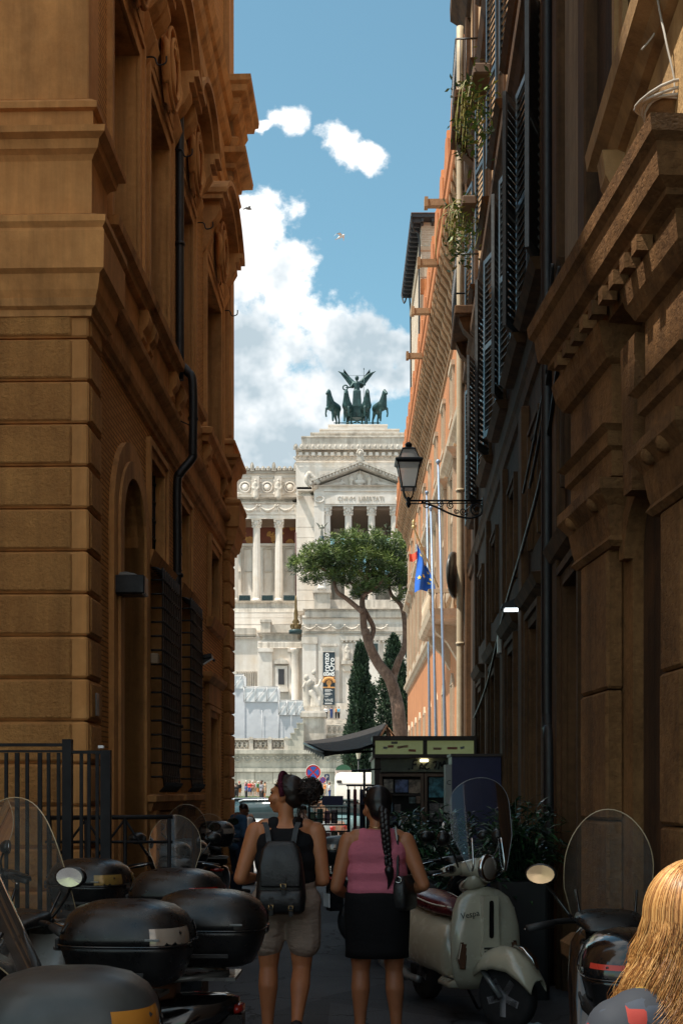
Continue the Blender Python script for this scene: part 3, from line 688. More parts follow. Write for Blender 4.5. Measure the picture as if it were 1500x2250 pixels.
# portal, slightly skewed to the wall
PM = RBM.inverted() @ (Matrix.Translation((2.05, 0, 0)) @ Matrix.Rotation(math.atan(170 / F), 4, 'Z'))
a0, a1 = 5.94, 6.62; c = (a0 + a1) / 2; r = (a1 - a0) / 2 - .02
mb = MB()
inn = [(a0 + .02, 0)] + [(c - r * math.cos(t), 2.92 + r * math.sin(t)) for t in [math.pi * k / 14 for k in range(15)]] + [(a1 - .02, 0)]
out = [(a0 - .3, 0), (a0 - .3, 4.0)] + [(a0 - .3 + (a1 - a0 + .6) * k / 12, 4.0) for k in range(1, 13)] + [(a1 + .3, 3.98), (a1 + .3, 0)]
m = len(inn); out = out[:m - 2] + [(a1 + .3, 4.0), (a1 + .3, 0)]
out = out[:m]
vs = [(x, *p) for x in (0.0,) for p in out + inn[::-1]]
mb.add(vs, [(q, q + 1, 2 * m - 2 - q, 2 * m - 1 - q) for q in range(m - 1)])
for q in range(m - 1): mb.add([(0, *inn[q]), (0, *inn[q + 1]), (.32, *inn[q + 1]), (.32, *inn[q])], [(0, 1, 2, 3)])
mb.box(.0, .5, a1 + .28, 7.44, 0, 4.45); mb.box(.0, .5, 5.46, a0 - .28, 0, 4.45); mb.box(.02, .4, a0 - .3, a1 + .3, 3.95, 4.45)
portal = mb.build('portal', TRAV, RB); portal.matrix_basis = PM; tag(portal, 'weathered travertine doorway with columns and a heavy cornice')
ring2 = [(c - (r + .1) * math.cos(t), 2.92 + (r + .1) * math.sin(t)) for t in [math.pi * k / 14 for k in range(15)]]
mb = MB(); m = 15
vs = [(x, *p) for x in (.0, -.05) for p in ring2 + [(c - r * math.cos(t), 2.92 + r * math.sin(t)) for t in [math.pi * k / 14 for k in range(15)]][::-1]]
mb.add(vs, [(b_ + q, b_ + q + 1, b_ + 28 - q, b_ + 29 - q) for q in range(14) for b_ in (0, 30)] + [(q, (q + 1) % 30, 30 + (q + 1) % 30, 30 + q) for q in range(30)])
mb.prism([(c - .07, 3.2), (c + .07, 3.2), (c + .13, 4.0), (c - .13, 4.0)], .0, -.13, 'x'); mb.build('arch_band', TRAV, portal)
MB().box(.30, .36, 5.9, 6.7, 0, 3.4).build('door_leaf', plain('old_dark_door', (.025, .014, .008), .6), portal)
for (s0, s1) in ((5.52, 5.90), (6.72, 7.36)):                 # pilasters with pedestals, capitals and ressaut
    w = s1 - s0; sc = (s0 + s1) / 2
    for k, (zz0, zz1) in enumerate(((.75, 1.45), (1.46, 2.2), (2.21, 3.0))): MB().cham(0, -.10 - .004 * (k % 2), s0 + .04, s1 - .04, zz0, zz1, .015).build('pilaster_drum', TRAV, portal)
    mb = MB(); mb.sweep([(-.01, 0), (.17, 0), (.17, .12), (.13, .16), (.13, .56), (.17, .6), (.18, .68), (.12, .74), (-.01, .75)], [(.05, s0 + .02), (0, s0 + .02), (0, s1 - .02), (.05, s1 - .02)], -1); mb.build('pedestal', TRAV, portal)
    mb = MB(); mb.sweep([(-.01, 3.0), (.10, 3.0), (.13, 3.03), (.11, 3.06), (.12, 3.1), (.14, 3.22), (.20, 3.3), (.20, 3.36), (-.01, 3.37)], [(.05, s0 + .04), (0, s0 + .04), (0, s1 - .04), (.05, s1 - .04)], -1)
    for sg in (s0 + .08, s1 - .08): mb.ell((-.16, sg, 3.27), (.05, .05, .05), 8, 6)
    mb.build('capital', TRAV, portal)
    mb = MB(); mb.sweep([(-.01, 3.37), (.12, 3.38), (.12, 3.52), (.15, 3.54), (.15, 3.62), (.19, 3.65), (.12, 3.66), (.12, 4.0), (.16, 4.02), (.20, 4.1), (.22, 4.2), (-.01, 4.21)], [(.05, s0), (0, s0), (0, s1), (.05, s1)], -1); mb.build('entablature_block', TRAV, portal)
mb = MB(); mb.sweep([(-.01, 4.18), (.17, 4.19), (.19, 4.27), (.25, 4.30), (.25, 4.33), (.30, 4.36), (.31, 4.42), (.32, 4.50), (.35, 4.53), (.36, 4.60), (.02, 4.66), (-.01, 4.66)], [(.5, 5.58), (0, 5.58), (0, 7.30), (.3, 7.30)], -1)
for i in range(9): mb.box(-.2, -.28, 5.66 + i * .19, 5.74 + i * .19, 4.20, 4.275)
mb.build('cornice', TRAV, portal)
mb = MB(); mb.lathe([(.02, 0), (.26, .0), (.22, .05), (.15, .13), (.10, .22), (.085, .27), (.12, .3), (.12, .33), (.02, .34)], (-.05, 5.85, 4.66), 14); mb.build('finial_base', TRAV, portal)
# ---- things on the right wall
def rw(s, o, z): return RBM @ Vector((-o, s, z))
# coiled white cable over the portal
t = thing('coiled_cable', 'pale cable coiled on the portal finial and running up the right wall', 'cable', (0, 0, 0))
mb = MB(); cc = PM; wp = RBM @ PM @ Vector((-.05, 5.85, 4.97))
for k in range(5):
    rr = .12 + .012 * k; mb.tube([wp + Vector((rr * math.cos(a), rr * math.sin(a), .012 * k + .02 * math.sin(a * 2 + k))) for a in [2 * math.pi * i / 18 for i in range(18)]], .008, 5, closed=True)
mb.tube(spline([wp + Vector((-.1, 0, .03)), P(1480, 200, 5.75), P(1462, 90, 5.75), P(1444, 0, 5.8), P(1430, -150, 5.9)], 8), .006, 5)
mb.tube(spline([P(1408, 110, 6.05), P(1436, 75, 6.0), P(1472, 10, 5.9), P(1490, -60, 5.8)], 4), .006, 5)
mb.build('cable', plain('pale_cable', (.5, .46, .4), .6), t)
# pipes and cables crossing the dark wall
t = thing('drain_pipe', 'dark drain pipe running down the right wall beside the portal', 'pipe', (0, 0, 0))
mb = MB(); mb.tube(spline([rw(10.2, .09, 9.3), rw(10.2, .09, 5.0), rw(10.2, .09, 2.6), rw(10.15, .09, 2.2), rw(9.98, .1, 1.9), rw(9.95, .1, 0.0)], 6), .05, 8); mb.build('pipe', PIPE, t)
t = thing('wall_cable', 'slack black cable slanting across the dark right wall', 'cable', (0, 0, 0))
mb = MB(); mb.tube(spline([rw(9.0, .1, 5.3), rw(10.5, .08, 4.55), rw(12.2, .08, 4.2), rw(14.5, .08, 3.85), rw(17.5, .08, 3.2), rw(20.5, .08, 2.9)], 10), .018, 6); mb.build('cable', IRON, t)
t = thing('wall_cable', 'pair of thin cables bundled on the dark right wall above the slack one', 'cable', (0, 0, 0))
mb = MB(); mb.tube(spline([rw(9.6, .12, 5.9), rw(9.9, .1, 5.6), rw(9.9, .1, 5.3), rw(10.6, .09, 4.9), rw(11.6, .09, 4.6)], 8), .016, 6); mb.tube(spline([rw(9.2, .12, 5.7), rw(10.2, .1, 5.2), rw(11.4, .09, 4.9), rw(12.2, .09, 4.7)], 8), .014, 6); mb.build('cable', PIPE, t)
t = thing('eave_pipe', 'sunlit cream drain pipe at the far corner of the dark townhouse', 'pipe', (0, 0, 0))
mb = MB(); mb.tube(spline([rw(23.2, .19, 16.6), rw(23.2, .19, 10), rw(23.2, .19, 4), rw(23.2, .19, 0)], 6), .07, 8)
for z in (1.5, 4.5, 7.5, 10.5): mb.tube([rw(23.2, .19, z), rw(23.2, .19, z + .05)], .085, 8)
mb.build('pipe', plain('cream_pipe', (.45, .36, .24), .6), t)
# lit wall lamp
t = thing('wall_lamp', 'small wall lamp with a lit white tube on the dark right wall', 'wall lamp', rw(12.95, 0, 3.62), -math.atan(130 / F))
mb = MB(); mb.prism([(0, .0), (-.26, .0), (-.24, .05), (-.1, .10), (0, .10)], -.09, .09, 'y'); mb.build('hood', IRON, t)
MB().cham(-.22, -.04, -.095, .05, -.022, -.002, .004).build('tube', plain('lit_tube', (.9, .95, .95), .4, emit=((.85, .95, 1.0), 1.6)), t)
t = thing('meter_box', 'small white box on the dark right wall between doorways', 'box', rw(15.1, .07, 3.5), -math.atan(130 / F))
MB().cham(-.05, 0, -.08, .08, -.12, .12, .01).build('cover', plain('white_box_plastic', (.45, .43, .4), .5), t)
# round sign seen from behind
t = thing('round_sign', 'large dark round sign on an arm at the far corner of the townhouse', 'sign', rw(23.4, .3, 5.9), 0)
mb = MB(); M = Matrix.Rotation(R(90), 4, 'X') @ Matrix.Rotation(R(0), 4, 'Y'); mb.lathe([(.0, -.03), (.44, -.03), (.46, -.01), (.46, .03), (.42, .045), (.0, .07)], (0, 0, 0), 28, Matrix.Rotation(R(68), 4, 'Z') @ M); mb.build('disc', plain('dark_enamel', (.05, .05, .045), .35), t)
MB().rod((.0, 0, 0), (.4, .05, 0), .02).build('arm', IRON, t)
# lantern on a scrolled bracket
LY_ = 19.5
t = thing('street_lantern', 'black four-sided lantern on a scrolled iron bracket from the right wall', 'street lamp', P(897, 1100, LY_))
mb = MB(); s = LY_ / F; wallx = (1062 - 897) * s
mb.rod((0, 0, 0.0), (wallx, 0, 0.0), .016, 8); mb.rod((0, 0, -.05), (wallx, 0, -.04), .010, 6)
low = spline([(28 * s, 0, -3 * s), (60 * s, 0, -14 * s), (90 * s, 0, -28 * s), (115 * s, 0, -36 * s), (140 * s, 0, -38 * s), (wallx, 0, -28 * s)], 6); mb.tube(low, .017, 6)
def spiral(cx, cz, r0, turns, sg=1, ph=0): return [(cx + r0 * (1 - .8 * t) * math.cos(ph + sg * t * turns * 6.283), 0, cz + r0 * (1 - .8 * t) * math.sin(ph + sg * t * turns * 6.283)) for t in [i / 24 for i in range(25)]]
for (cx, cz, r0, sg, ph) in ((40, -10, 9, 1, 0), (70, -8, 8, -1, 3), (92, -11, 9, 1, 1), (150, -20, 16, 1, 2), (120, -24, 9, -1, 0), (106, -24, 6, 1, 2)): mb.tube(spiral(cx * s, cz * s, r0 * s, 1.6, sg, ph), .009, 5)
mb.tube([(150 * s + 13 * s * math.cos(a), 0, -20 * s + 13 * s * math.sin(a)) for a in [i * math.pi / 8 for i in range(16)]], .012, 6, closed=True)
mb.cham(wallx - .03, wallx + .03, -.05, .05, -.34, .06, .01); mb.build('bracket', IRON, t)
mb = MB(); mb.lathe([(.004, -.13), (.03, -.09), (.045, -.05), (.03, -.02), (.045, 0), (.03, .04), (.02, .06)], (0, 0, 0), 10)
for sx in (-1, 1):
    for sy in (-1, 1): mb.tube(spline([(0, 0, .0), (sx * .05, sy * .05, .05), (sx * .075, sy * .075, .12), (sx * .085, sy * .085, .19)], 4), .011, 6)
z0, z1, z2, z3 = .20, .60, .66, .83; b0, b1, b2, b3 = .105, .18, .205, .10
def sq(h, z): return [(-h, -h, z), (h, -h, z), (h, h, z), (-h, h, z)]
for sx in (-1, 1):
    for sy in (-1, 1): mb.rod((sx * b0, sy * b0, z0), (sx * b1, sy * b1, z1), .012, 5); mb.rod((sx * b1 * .93, sy * b1 * .93, z2), (sx * b3, sy * b3, z3), .012, 5)
mb.loft([sq(b0 + .02, z0 - .015), sq(b0 + .02, z0 + .01)], smooth=False); mb.loft([sq(b1 + .01, z1 - .01), sq(b2 + .02, z1 + .02), sq(b2 + .02, z2 - .01), sq(b1, z2 + .01)], smooth=False); mb.loft([sq(b3 + .015, z3 - .01), sq(b3 + .015, z3 + .01), sq(.04, z3 + .05)], smooth=False)
mb.lathe([(.03, z3 + .04), (.055, z3 + .07), (.06, z3 + .1), (.03, z3 + .13), (.004, z3 + .14)], (0, 0, 0), 10); mb.build('lantern_cage', IRON, t)
m, T, b = mk('frosted_lantern_glass'); b.inputs['Base Color'].default_value = (.8, .78, .74, 1); b.inputs['Roughness'].default_value = .5; b.inputs['Transmission Weight'].default_value = .0
out_ = [n for n in T.t.nodes if n.bl_idname == 'ShaderNodeOutputMaterial'][0]
tl = T.n('ShaderNodeBsdfTranslucent'); tl.inputs[0].default_value = (.95, .93, .90, 1); tp = T.n('ShaderNodeBsdfTransparent')
m1 = T.n('ShaderNodeMixShader', ins={0: .65, 1: b.outputs[0], 2: tl.outputs[0]}); m2 = T.n('ShaderNodeMixShader', ins={0: .42, 1: m1.outputs[0], 2: tp.outputs[0]}); T.link(m2.outputs[0], out_.inputs[0])
for k in range(4):
    Mz = Matrix.Rotation(R(90 * k), 4, 'Z')
    MB().add([(-b0, -b0, z0), (b0, -b0, z0), (b1, -b1, z1), (-b1, -b1, z1)], [(0, 1, 2, 3)], Mz).build('pane', m, t)
    MB().add([(-b1, -b1, z2), (b1, -b1, z2), (b3, -b3, z3), (-b3, -b3, z3)], [(0, 1, 2, 3)], Mz).build('pane', m, t)
# trailing plants on the upper ledges
LEAF = [plain('ledge_leaf%d' % i, c, .45, var=.3, scale=20) for i, c in enumerate(((.09, .17, .03), (.19, .27, .05), (.30, .27, .07), (.07, .13, .04)))]
def ledge_plant(label, s, o, ztop, h, seed, name='trailing_plant'):
    rnd = random.Random(seed); p0 = rw(s, o, ztop)
    t = thing(name, label, 'plant', p0)
    for mi in range(4):
        mb = MB()
        for k in range(85):
            z = -h * rnd.random() ** .9; x = rnd.gauss(0, .12); y = rnd.gauss(0, .25); c = Vector((x - .06, y, z + .15 * rnd.random()))
            a = rnd.uniform(0, 6.28); e = rnd.uniform(-.9, .9); L = rnd.uniform(.05, .13); w = L * rnd.uniform(.25, .5)
            d = Vector((math.cos(a) * math.cos(e), math.sin(a) * math.cos(e), math.sin(e))); sd = d.cross(Vector((rnd.random(), rnd.random(), 1))).normalized() * w
            mb.add([c, c + d * L * .5 + sd * .5, c + d * L, c + d * L * .5 - sd * .5], [(0, 1, 2, 3)])
        mb.build('leaves', LEAF[mi], t)
    mb = MB()
    for k in range(16):
        x, y = rnd.gauss(0, .1), rnd.gauss(0, .2)
        mb.tube(spline([(0, y * .3, .05), (x - .15, y, .05 - h * .2), (x - .2, y * 1.2, -h * rnd.uniform(.4, .95))], 4), .006, 4)
    mb.build('stems', LEAF[2], t)
    mb = MB(); mb.cham(-.1, .12, -.4, .4, -.14, .0, .02); mb.build('planter', plain('old_planter', (.12, .07, .04), .8), t)
ledge_plant('sunlit trailing plant high on the right wall, upper and longer of two', 15.2, .36, 10.75, .95, 3)
ledge_plant('sunlit trailing plant lower down the right wall beside the far shutters', 18.0, .36, 10.5, .80, 5)
# ------------------------------------------------------------------ battlemented palazzo beyond
TER = stone('terracotta_plaster', (0.42, 0.165, 0.07), (0.52, 0.225, 0.10), (0.29, 0.125, 0.06), streak=.6, bump=.3, bscale=8, fine=3, big=.25, sscale=.4)
TERB = stone('red_parapet_brick', (0.42, 0.14, 0.05), (0.55, 0.21, 0.08), (0.26, 0.10, 0.05), streak=.4, bump=.4, bscale=10, fine=4)
PAL = stone('pale_window_stone', (0.44, 0.34, 0.24), (0.58, 0.46, 0.34), (0.24, 0.17, 0.11), streak=.5, bump=.3, bscale=10, sscale=.5)
CORB = stone('brown_corbel_stone', (0.26, 0.15, 0.075), (0.40, 0.25, 0.14), (0.14, 0.08, 0.05), streak=.4, bump=.3, bscale=8)
PAT = math.atan(27 / F)
PZ = thing('battlemented_palazzo', 'sunlit terracotta palazzo with a corbelled battlement behind the kiosk', 'building', (4.0, 0, 0), -PAT)
PZM = Matrix.Translation((4.0, 0, 0)) @ Matrix.Rotation(-PAT, 4, 'Z')
PEND = 88
WS = [33.5, 38.2, 42.9, 47.6, 52.3, 57.0, 61.7, 66.4, 71.1, 75.8, 80.5, 85.0]
ops = [(s - 1.0, s + 1.0, 9.9, 14.4) for s in WS] + [(s - .4, s + .4, 16.6, 18.3) for s in WS] + [(s - .4, s + .4, 3.6, 5.8) for s in WS]
mb = MB(); wall_panel(mb, 0, -.45, 28, PEND, -.5, 21.5, ops)
mb.add([(0, PEND, -.5), (30, PEND, -.5), (30, PEND, 22), (0, PEND, 22)], [(0, 1, 2, 3)]); mb.add([(0, 28, -.5), (30, 28, -.5), (30, 28, 22), (0, 28, 22)], [(0, 1, 2, 3)])
mb.add([(0, 28, 21.5), (30, 28, 21.5), (30, PEND, 21.5), (0, PEND, 21.5)], [(0, 1, 2, 3)]); mb.build('plaster_wall', [TER, PAL], PZ)
def pw(prof, name, mat, s0=28, s1=PEND): return MB().sweep(prof, [(.05, s0), (0, s0), (0, s1), (6, s1)], -1).build(name, mat, PZ)
pw([(-.02, 15.2), (.10, 15.22), (.14, 15.4), (.22, 15.5), (.25, 15.75), (.05, 15.85), (-.02, 15.85)], 'string_course', PAL)
pw([(-.02, 8.95), (.12, 9.0), (.16, 9.15), (.28, 9.25), (.30, 9.4), (-.02, 9.5)], 'sill_course', PAL)
pw([(-.02, 19.45), (.08, 19.5), (.08, 19.7), (-.02, 19.75)], 'corbel_course', CORB)
pw([(-.02, 21.4), (.86, 21.4), (.90, 21.5), (.86, 21.6), (.84, 22.3), (.90, 22.36), (.90, 22.5), (.80, 22.56), (.78, 22.9), (.30, 22.9), (.30, 22.0), (-.02, 22.0)], 'parapet', TERB)
# corbels
cm = MB().prism([(0, 19.7), (-.10, 19.72), (-.16, 19.85), (-.20, 20.05), (-.32, 20.2), (-.42, 20.35), (-.46, 20.6), (-.58, 20.75), (-.70, 20.88), (-.76, 21.1), (-.84, 21.2), (-.85, 21.4), (0, 21.4)], -.17, .17, 'y').build('corbel', CORB, PZ)
am = MB(); pts = arc(0, 21.0, .22, 0, 180, 8)
am.prism([(-.40, 21.4), (-.40, 21.0)] + [(-p[0], p[1]) for p in pts] + [(.40, 21.0), (.40, 21.4)], -.75, -.60, 'x')
am = am.build('corbel_arch', CORB, PZ)
s = 30.0; first = True
while s < PEND - .3:
    if first: cm.location.y = s; am.location.y = s + .385; first = False
    else: inst(cm, 'corbel', PZ, (0, s, 0)); inst(am, 'corbel_arch', PZ, (0, s + .385, 0))
    s += .77
# merlons
mm = MB().prism([(-.9, 22.9), (.9, 22.9), (.9, 24.0), (.6, 24.15), (.5, 24.5), (.2, 24.6), (0, 24.2), (-.2, 24.6), (-.5, 24.5), (-.6, 24.15), (-.9, 24.0)], -.78, -.40, 'x').build('merlon', TERB, PZ)
s = 31.0; mm.location.y = s; mm.scale.z = 1
while s < PEND - 2.0:
    s += 2.6; inst(mm, 'merlon', PZ, (0, s, 0))
# spouts
for s in (40, 44.5, 49, 54):
    mb = MB(); mb.box(-.8, -1.5, s - .12, s + .12, 21.4, 21.62); mb.box(-1.5, -1.62, s - .16, s + .16, 21.36, 21.68); mb.build('water_spout', CORB, PZ)
def cross_window(s):
    mb = MB(); frame_ring(mb, .02, -.14, s - 1.0, s + 1.0, 9.9, 14.4, .28)
    mb.box(.15, -.02, s - .12, s + .12, 9.9, 14.4); mb.box(.15, -.02, s - 1, s + 1, 12.6, 12.85)
    mb.sweep([(-.01, 14.66), (.18, 14.7), (.26, 14.8), (.40, 14.9), (.42, 15.0), (-.01, 15.02)], [(.02, s - 1.4), (0, s - 1.4), (0, s + 1.4), (.02, s + 1.4)], -1)
    mb.box(.02, -.2, s - 1.35, s + 1.35, 9.5, 9.9)
    return mb.build('window_frame', PAL, PZ), MB().box(.4, .43, s - 1.05, s + 1.05, 9.8, 14.5)
def small_window(s):
    mb = MB(); frame_ring(mb, .02, -.10, s - .4, s + .4, 16.6, 18.3, .25); mb.box(.02, -.16, s - .75, s + .75, 18.55, 18.75); mb.box(.02, -.14, s - .7, s + .7, 16.4, 16.6)
    return mb.build('attic_window_frame', PAL, PZ), MB().box(.38, .41, s - .45, s + .45, 16.5, 18.4)
def low_window(s):
    mb = MB(); frame_ring(mb, .02, -.10, s - .4, s + .4, 3.6, 5.8, .22); mb.prism([(s - .62, 6.0), (s, 6.4), (s + .62, 6.0)], .02, -.1, 'x')
    return mb.build('lower_window_frame', PAL, PZ), MB().box(.38, .41, s - .45, s + .45, 3.5, 5.9)
for fn in (cross_window, small_window, low_window):
    base = None
    for s in WS:
        if base is None:
            f, pm = fn(0); f.location.y = s; p = pm.build('window_pane', PANE, f); base = (f, p)
        else:
            f = inst(base[0], base[0].name.split('.')[0], PZ, (0, s, 0)); p = inst(base[1], 'window_pane', f)
# balcony
mb = MB(); mb.box(0, -1.1, 45.3, 49.9, 8.2, 8.45); mb.sweep([(-.02, 8.0), (1.0, 8.1), (1.15, 8.2), (1.2, 8.45), (-.02, 8.46)], [(.05, 45.2), (0, 45.2), (0, 50), (.05, 50)], -1)
for s in (45.6, 49.2): mb.prism([(0, 8.1), (-.9, 8.1), (-.85, 7.8), (-.4, 7.4), (0, 6.7)], s, s + .5, 'y')
bal = mb.build('balcony', PAL, PZ)
mb = MB(); mb.box(-1.0, -1.15, 45.3, 49.9, 9.25, 9.4); mb.box(0, -1.15, 45.3, 45.45, 9.25, 9.4)
for i in range(12): mb.lathe([(.06, 0), (.1, .2), (.05, .5), (.08, .8)], (-1.08, 45.4 + i * .4, 8.45), 8)
for i in range(3): mb.lathe([(.06, 0), (.1, .2), (.05, .5), (.08, .8)], (-.2 - .35 * i, 45.38, 8.45), 8)
mb.build('balustrade', PAL, bal)
# tower
TW = thing('palazzo_tower', 'pale brick tower with dark overhanging eaves rising over the battlements', 'tower', (0, 0, 0))
TBR = brick_mat('pale_tower_brick', (.62, .50, .38), (.50, .38, .27), (.66, .56, .45), .5, .16, 'xz')
mb = MB(); mb.box(5.45, 16, 81, 92.5, 15, 40.6); mb.build('tower_wall', TBR, TW)
MB().sweep([(-.02, 38.6), (.1, 38.65), (.15, 38.9), (-.02, 39)], [(16, 81), (5.45, 81), (5.45, 92.5)], -1).build('string_course', PAL, TW)
for k in range(7): MB().cham(5.40, 6.1 + .35 * (k % 2), 80.93, 81.2, 36.8 - k * 1.15 + .02, 37.9 - k * 1.15, .04).build('quoin_block', TERB if k % 2 else PAL, TW)
mb = MB(); mb.box(4.75, 17, 80.2, 93.2, 40.6, 40.85)
for k in range(18): mb.box(4.8, 5.5, 80.4 + k * .72, 80.58 + k * .72, 40.35, 40.6)
for k in range(14): mb.box(5.4 + k * .72, 5.58 + k * .72, 80.3, 81, 40.35, 40.6)
mb.build('eaves', plain('dark_eaves', (.035, .035, .04), .7), TW)
mb = MB(); mb.add([(4.7, 80.1, 40.85), (17, 80.1, 40.85), (17, 93.3, 40.85), (4.7, 93.3, 40.85), (10.5, 86.5, 42.4)], [(0, 1, 4), (1, 2, 4), (2, 3, 4), (3, 0, 4), (3, 2, 1, 0)])
mb.build('roof', stone('roof_tiles', (.35, .2, .12), (.5, .33, .22), (.2, .14, .1), bump=1, bscale=5, bd=.1), TW)
MB().tube(spline([(4.72, 80.15, 40.7), (4.9, 80.5, 39.9), (5.3, 80.85, 39.5), (5.3, 80.85, 36), (5.3, 80.85, 24)], 5), .07, 6).build('gutter_pipe', PIPE, TW); mb = MB(); mb.tube(spline([(4.72, 93, 40.7), (4.9, 92.7, 39.9), (5.36, 92.3, 39.4), (5.36, 92.3, 25)], 5), .06, 6); mb.build('gutter_pipe', PIPE, TW)
# flagpoles and flags
PALEB = plain('blue_grey_pole', (.22, .30, .42), .4, .2)
def pole(label, p0, p1, r=.055):
    t = thing('flagpole', label, 'flagpole', p0); d = p1 - p0
    mb = MB(); mb.tube([(0, 0, 0), d * .5, d], [r, r * .85, r * .6], 8); mb.ell(d + Vector((0, 0, r)), r * 1.4, 8, 6); mb.lathe([(r * 2.2, 0), (r * 2.2, .05), (r * 1.3, .1), (r, .25)], (0, 0, 0), 8); mb.build('pole', PALEB, t); return t
def gbase(px, Y): return Vector(((px - 750) / F * Y, Y, gz0(Y)))
def gz0(Y): return 0.0 if Y < 45 else min((Y - 45) / 80 * 0.72, 0.80)
pole('pale blue flagpole in front of the terracotta palazzo, nearest the blue flag', gbase(963, 40), P(946, 1120, 40))
pole('blue-grey flagpole in front of the terracotta palazzo, rightmost and tallest', gbase(984, 38), P(962, 1018, 38))
pole('thin blue flagpole farthest along the terracotta palazzo wall', gbase(946, 52), P(937, 1085, 52), .06)
# flag with stars, hung from a slanting staff
FY = 50.0
t = thing('blue_flag', 'blue flag with a ring of yellow stars hanging from a slanting staff', 'flag', P(938, 1245, FY))
O = P(938, 1245, FY)
mb = MB(); a = P(962, 1290, FY + 3) - O; b = P(908, 1158, FY - 1) - O; mb.rod(a, b, .035, 8); mb.ell(b, .09, 8, 6); mb.lathe([(.02, 0), (.07, .05), (.05, .12), (.08, .2), (.02, .32)], b, 8); mb.build('staff', plain('gilt_staff', (.5, .36, .16), .4, .4), t)
def flag_pt(u, v):        # u across, v down
    top = P(914 + 16 * u, 1188 + 45 * u, FY); bot = P(913 + 50 * u, 1302 - 8 * math.sin(u * 3.1) + 6 * u, FY)
    p = top.lerp(bot, v) + Vector((.05 * math.sin(v * 5), .18 * math.sin(u * 9 + v * 3) * (.4 + v), 0)); return p - O
def flag_mesh(fn, nu=18, nv=24):
    mb = MB(); mb.add([fn(i / nu, j / nv) for j in range(nv + 1) for i in range(nu + 1)], [(j * (nu + 1) + i, j * (nu + 1) + i + 1, (j + 1) * (nu + 1) + i + 1, (j + 1) * (nu + 1) + i) for j in range(nv) for i in range(nu)], smooth=True); return mb
flag_mesh(flag_pt).build('cloth', plain('blue_flag_cloth', (.015, .12, .52), .75, var=.1), t)
YS = plain('yellow_star_cloth', (.85, .62, .08), .7)
for (u, v) in ((.35, .18), (.62, .30), (.78, .45), (.85, .62), (.45, .66), (.2, .72), (.72, .76)):
    mb = MB(); pts = []
    for k in range(10):
        rr = .055 if k % 2 == 0 else .022; a_ = math.pi / 2 + k * math.pi / 5
        q = flag_pt(min(max(u + rr * 2.2 * math.cos(a_), 0), 1), v - rr * .95 * math.sin(a_)); pts.append(q + Vector((0, -.03, 0)))
    mb.add(pts + [flag_pt(u, v) + Vector((0, -.03, 0))], [(k, (k + 1) % 10, 10) for k in range(10)]); mb.build('star', YS, t)
t = thing('red_flag', 'red and white flag edge showing behind the blue flag', 'flag', P(906, 1222, FY + 1))
O2 = P(906, 1222, FY + 1)
flag_mesh(lambda u, v: P(899 + 18 * u, 1216 + 17 * v + 3 * math.sin(u * 4) - 4 * u, FY + 1 + .1 * math.sin(u * 6)) - O2, 8, 6).build('cloth', plain('red_flag_cloth', (.75, .10, .05), .75), t)
flag_mesh(lambda u, v: P(912 + 6 * u, 1196 + 20 * v, FY + 1.02 + .1 * math.sin(u * 6)) - O2, 4, 4).build('white_band', plain('white_flag_cloth', (.8, .78, .75), .75), t)
# ------------------------------------------------------------------ white marble monument
MAR = stone('white_marble', (0.67, 0.61, 0.545), (0.82, 0.775, 0.72), (0.40, 0.32, 0.24), streak=.42, bump=.15, bscale=2, fine=1.2, big=.08, sscale=.15, rust=(.66, .54, .40))
MARS = stone('stained_marble', (0.52, 0.46, 0.39), (0.70, 0.65, 0.58), (0.18, 0.155, 0.13), streak=.62, bump=.3, bscale=3, fine=1.6, big=.15, sscale=.3, rust=(.45, .36, .26))
MARW = stone('weathered_wall_stone', (0.42, 0.40, 0.34), (0.58, 0.55, 0.47), (0.14, 0.145, 0.12), streak=.65, bump=.4, bscale=4, fine=2.0, big=.2, sscale=.35)
BRZ = plain('green_bronze', (0.020, 0.055, 0.055), 0.5, 0.35, var=.5, scale=1.2, bump=.3, bscale=3)
GLD = plain('gilded_bronze', (0.13, 0.085, 0.03), 0.45, .4)
DGRN = plain('dark_green_iron', (.012, .04, .045), .5)
FRES = None
def fresco():
    m, T, b = mk('painted_frieze'); pos = T.n('ShaderNodeNewGeometry').outputs['Position']
    n = T.noise(pos, .55, 3, .5); T.link(T.ramp(n, [(.45, (.16, .045, .025)), (.52, (.16, .045, .025)), (.54, (.45, .24, .06)), (.62, (.35, .16, .05))], 'LINEAR'), b.inputs['Base Color']); b.inputs['Roughness'].default_value = .8; return m
FRES = fresco()
MO = thing('marble_monument', 'huge white marble monument with colonnade and pedimented temple front closing the street', 'monument', (0, 195, 0.8))
ML = Vector((0, 195, 0.8))
def mw(mb, name, mat, par=None):
    o = mb.build(name, mat, par or MO)
    if par is None: o.location = -ML
    return o
def pz(py, Y): return EYE + (1740 - py) / F * Y
def pxx(px, Y): return (px - 750) / F * Y
def vbox(mb, px0, px1, py0, py1, Y0, Y1, mat=0): mb.box(pxx(px0, Y0), pxx(px1, Y0), Y0, Y1, pz(py0, Y0), pz(py1, Y0), mat=mat); return mb
def vpart(name, mat, px0, px1, py0, py1, Y0, Y1, par=None): return mw(vbox(MB(), px0, px1, py0, py1, Y0, Y1), name, mat, par)
def vsweep(name, mat, prof, px0, px1, Y0, Y1, par=None):
    """profile [(out m, py)] swept along front px0..px1 at depth Y0 with returns to Y1"""
    mb = MB(); x0, x1 = pxx(px0, Y0), pxx(px1, Y0)
    mb.sweep([(o, pz(py, Y0)) for o, py in prof], [(x0, Y1), (x0, Y0), (x1, Y0), (x1, Y1)], -1); return mw(mb, name, mat, par)
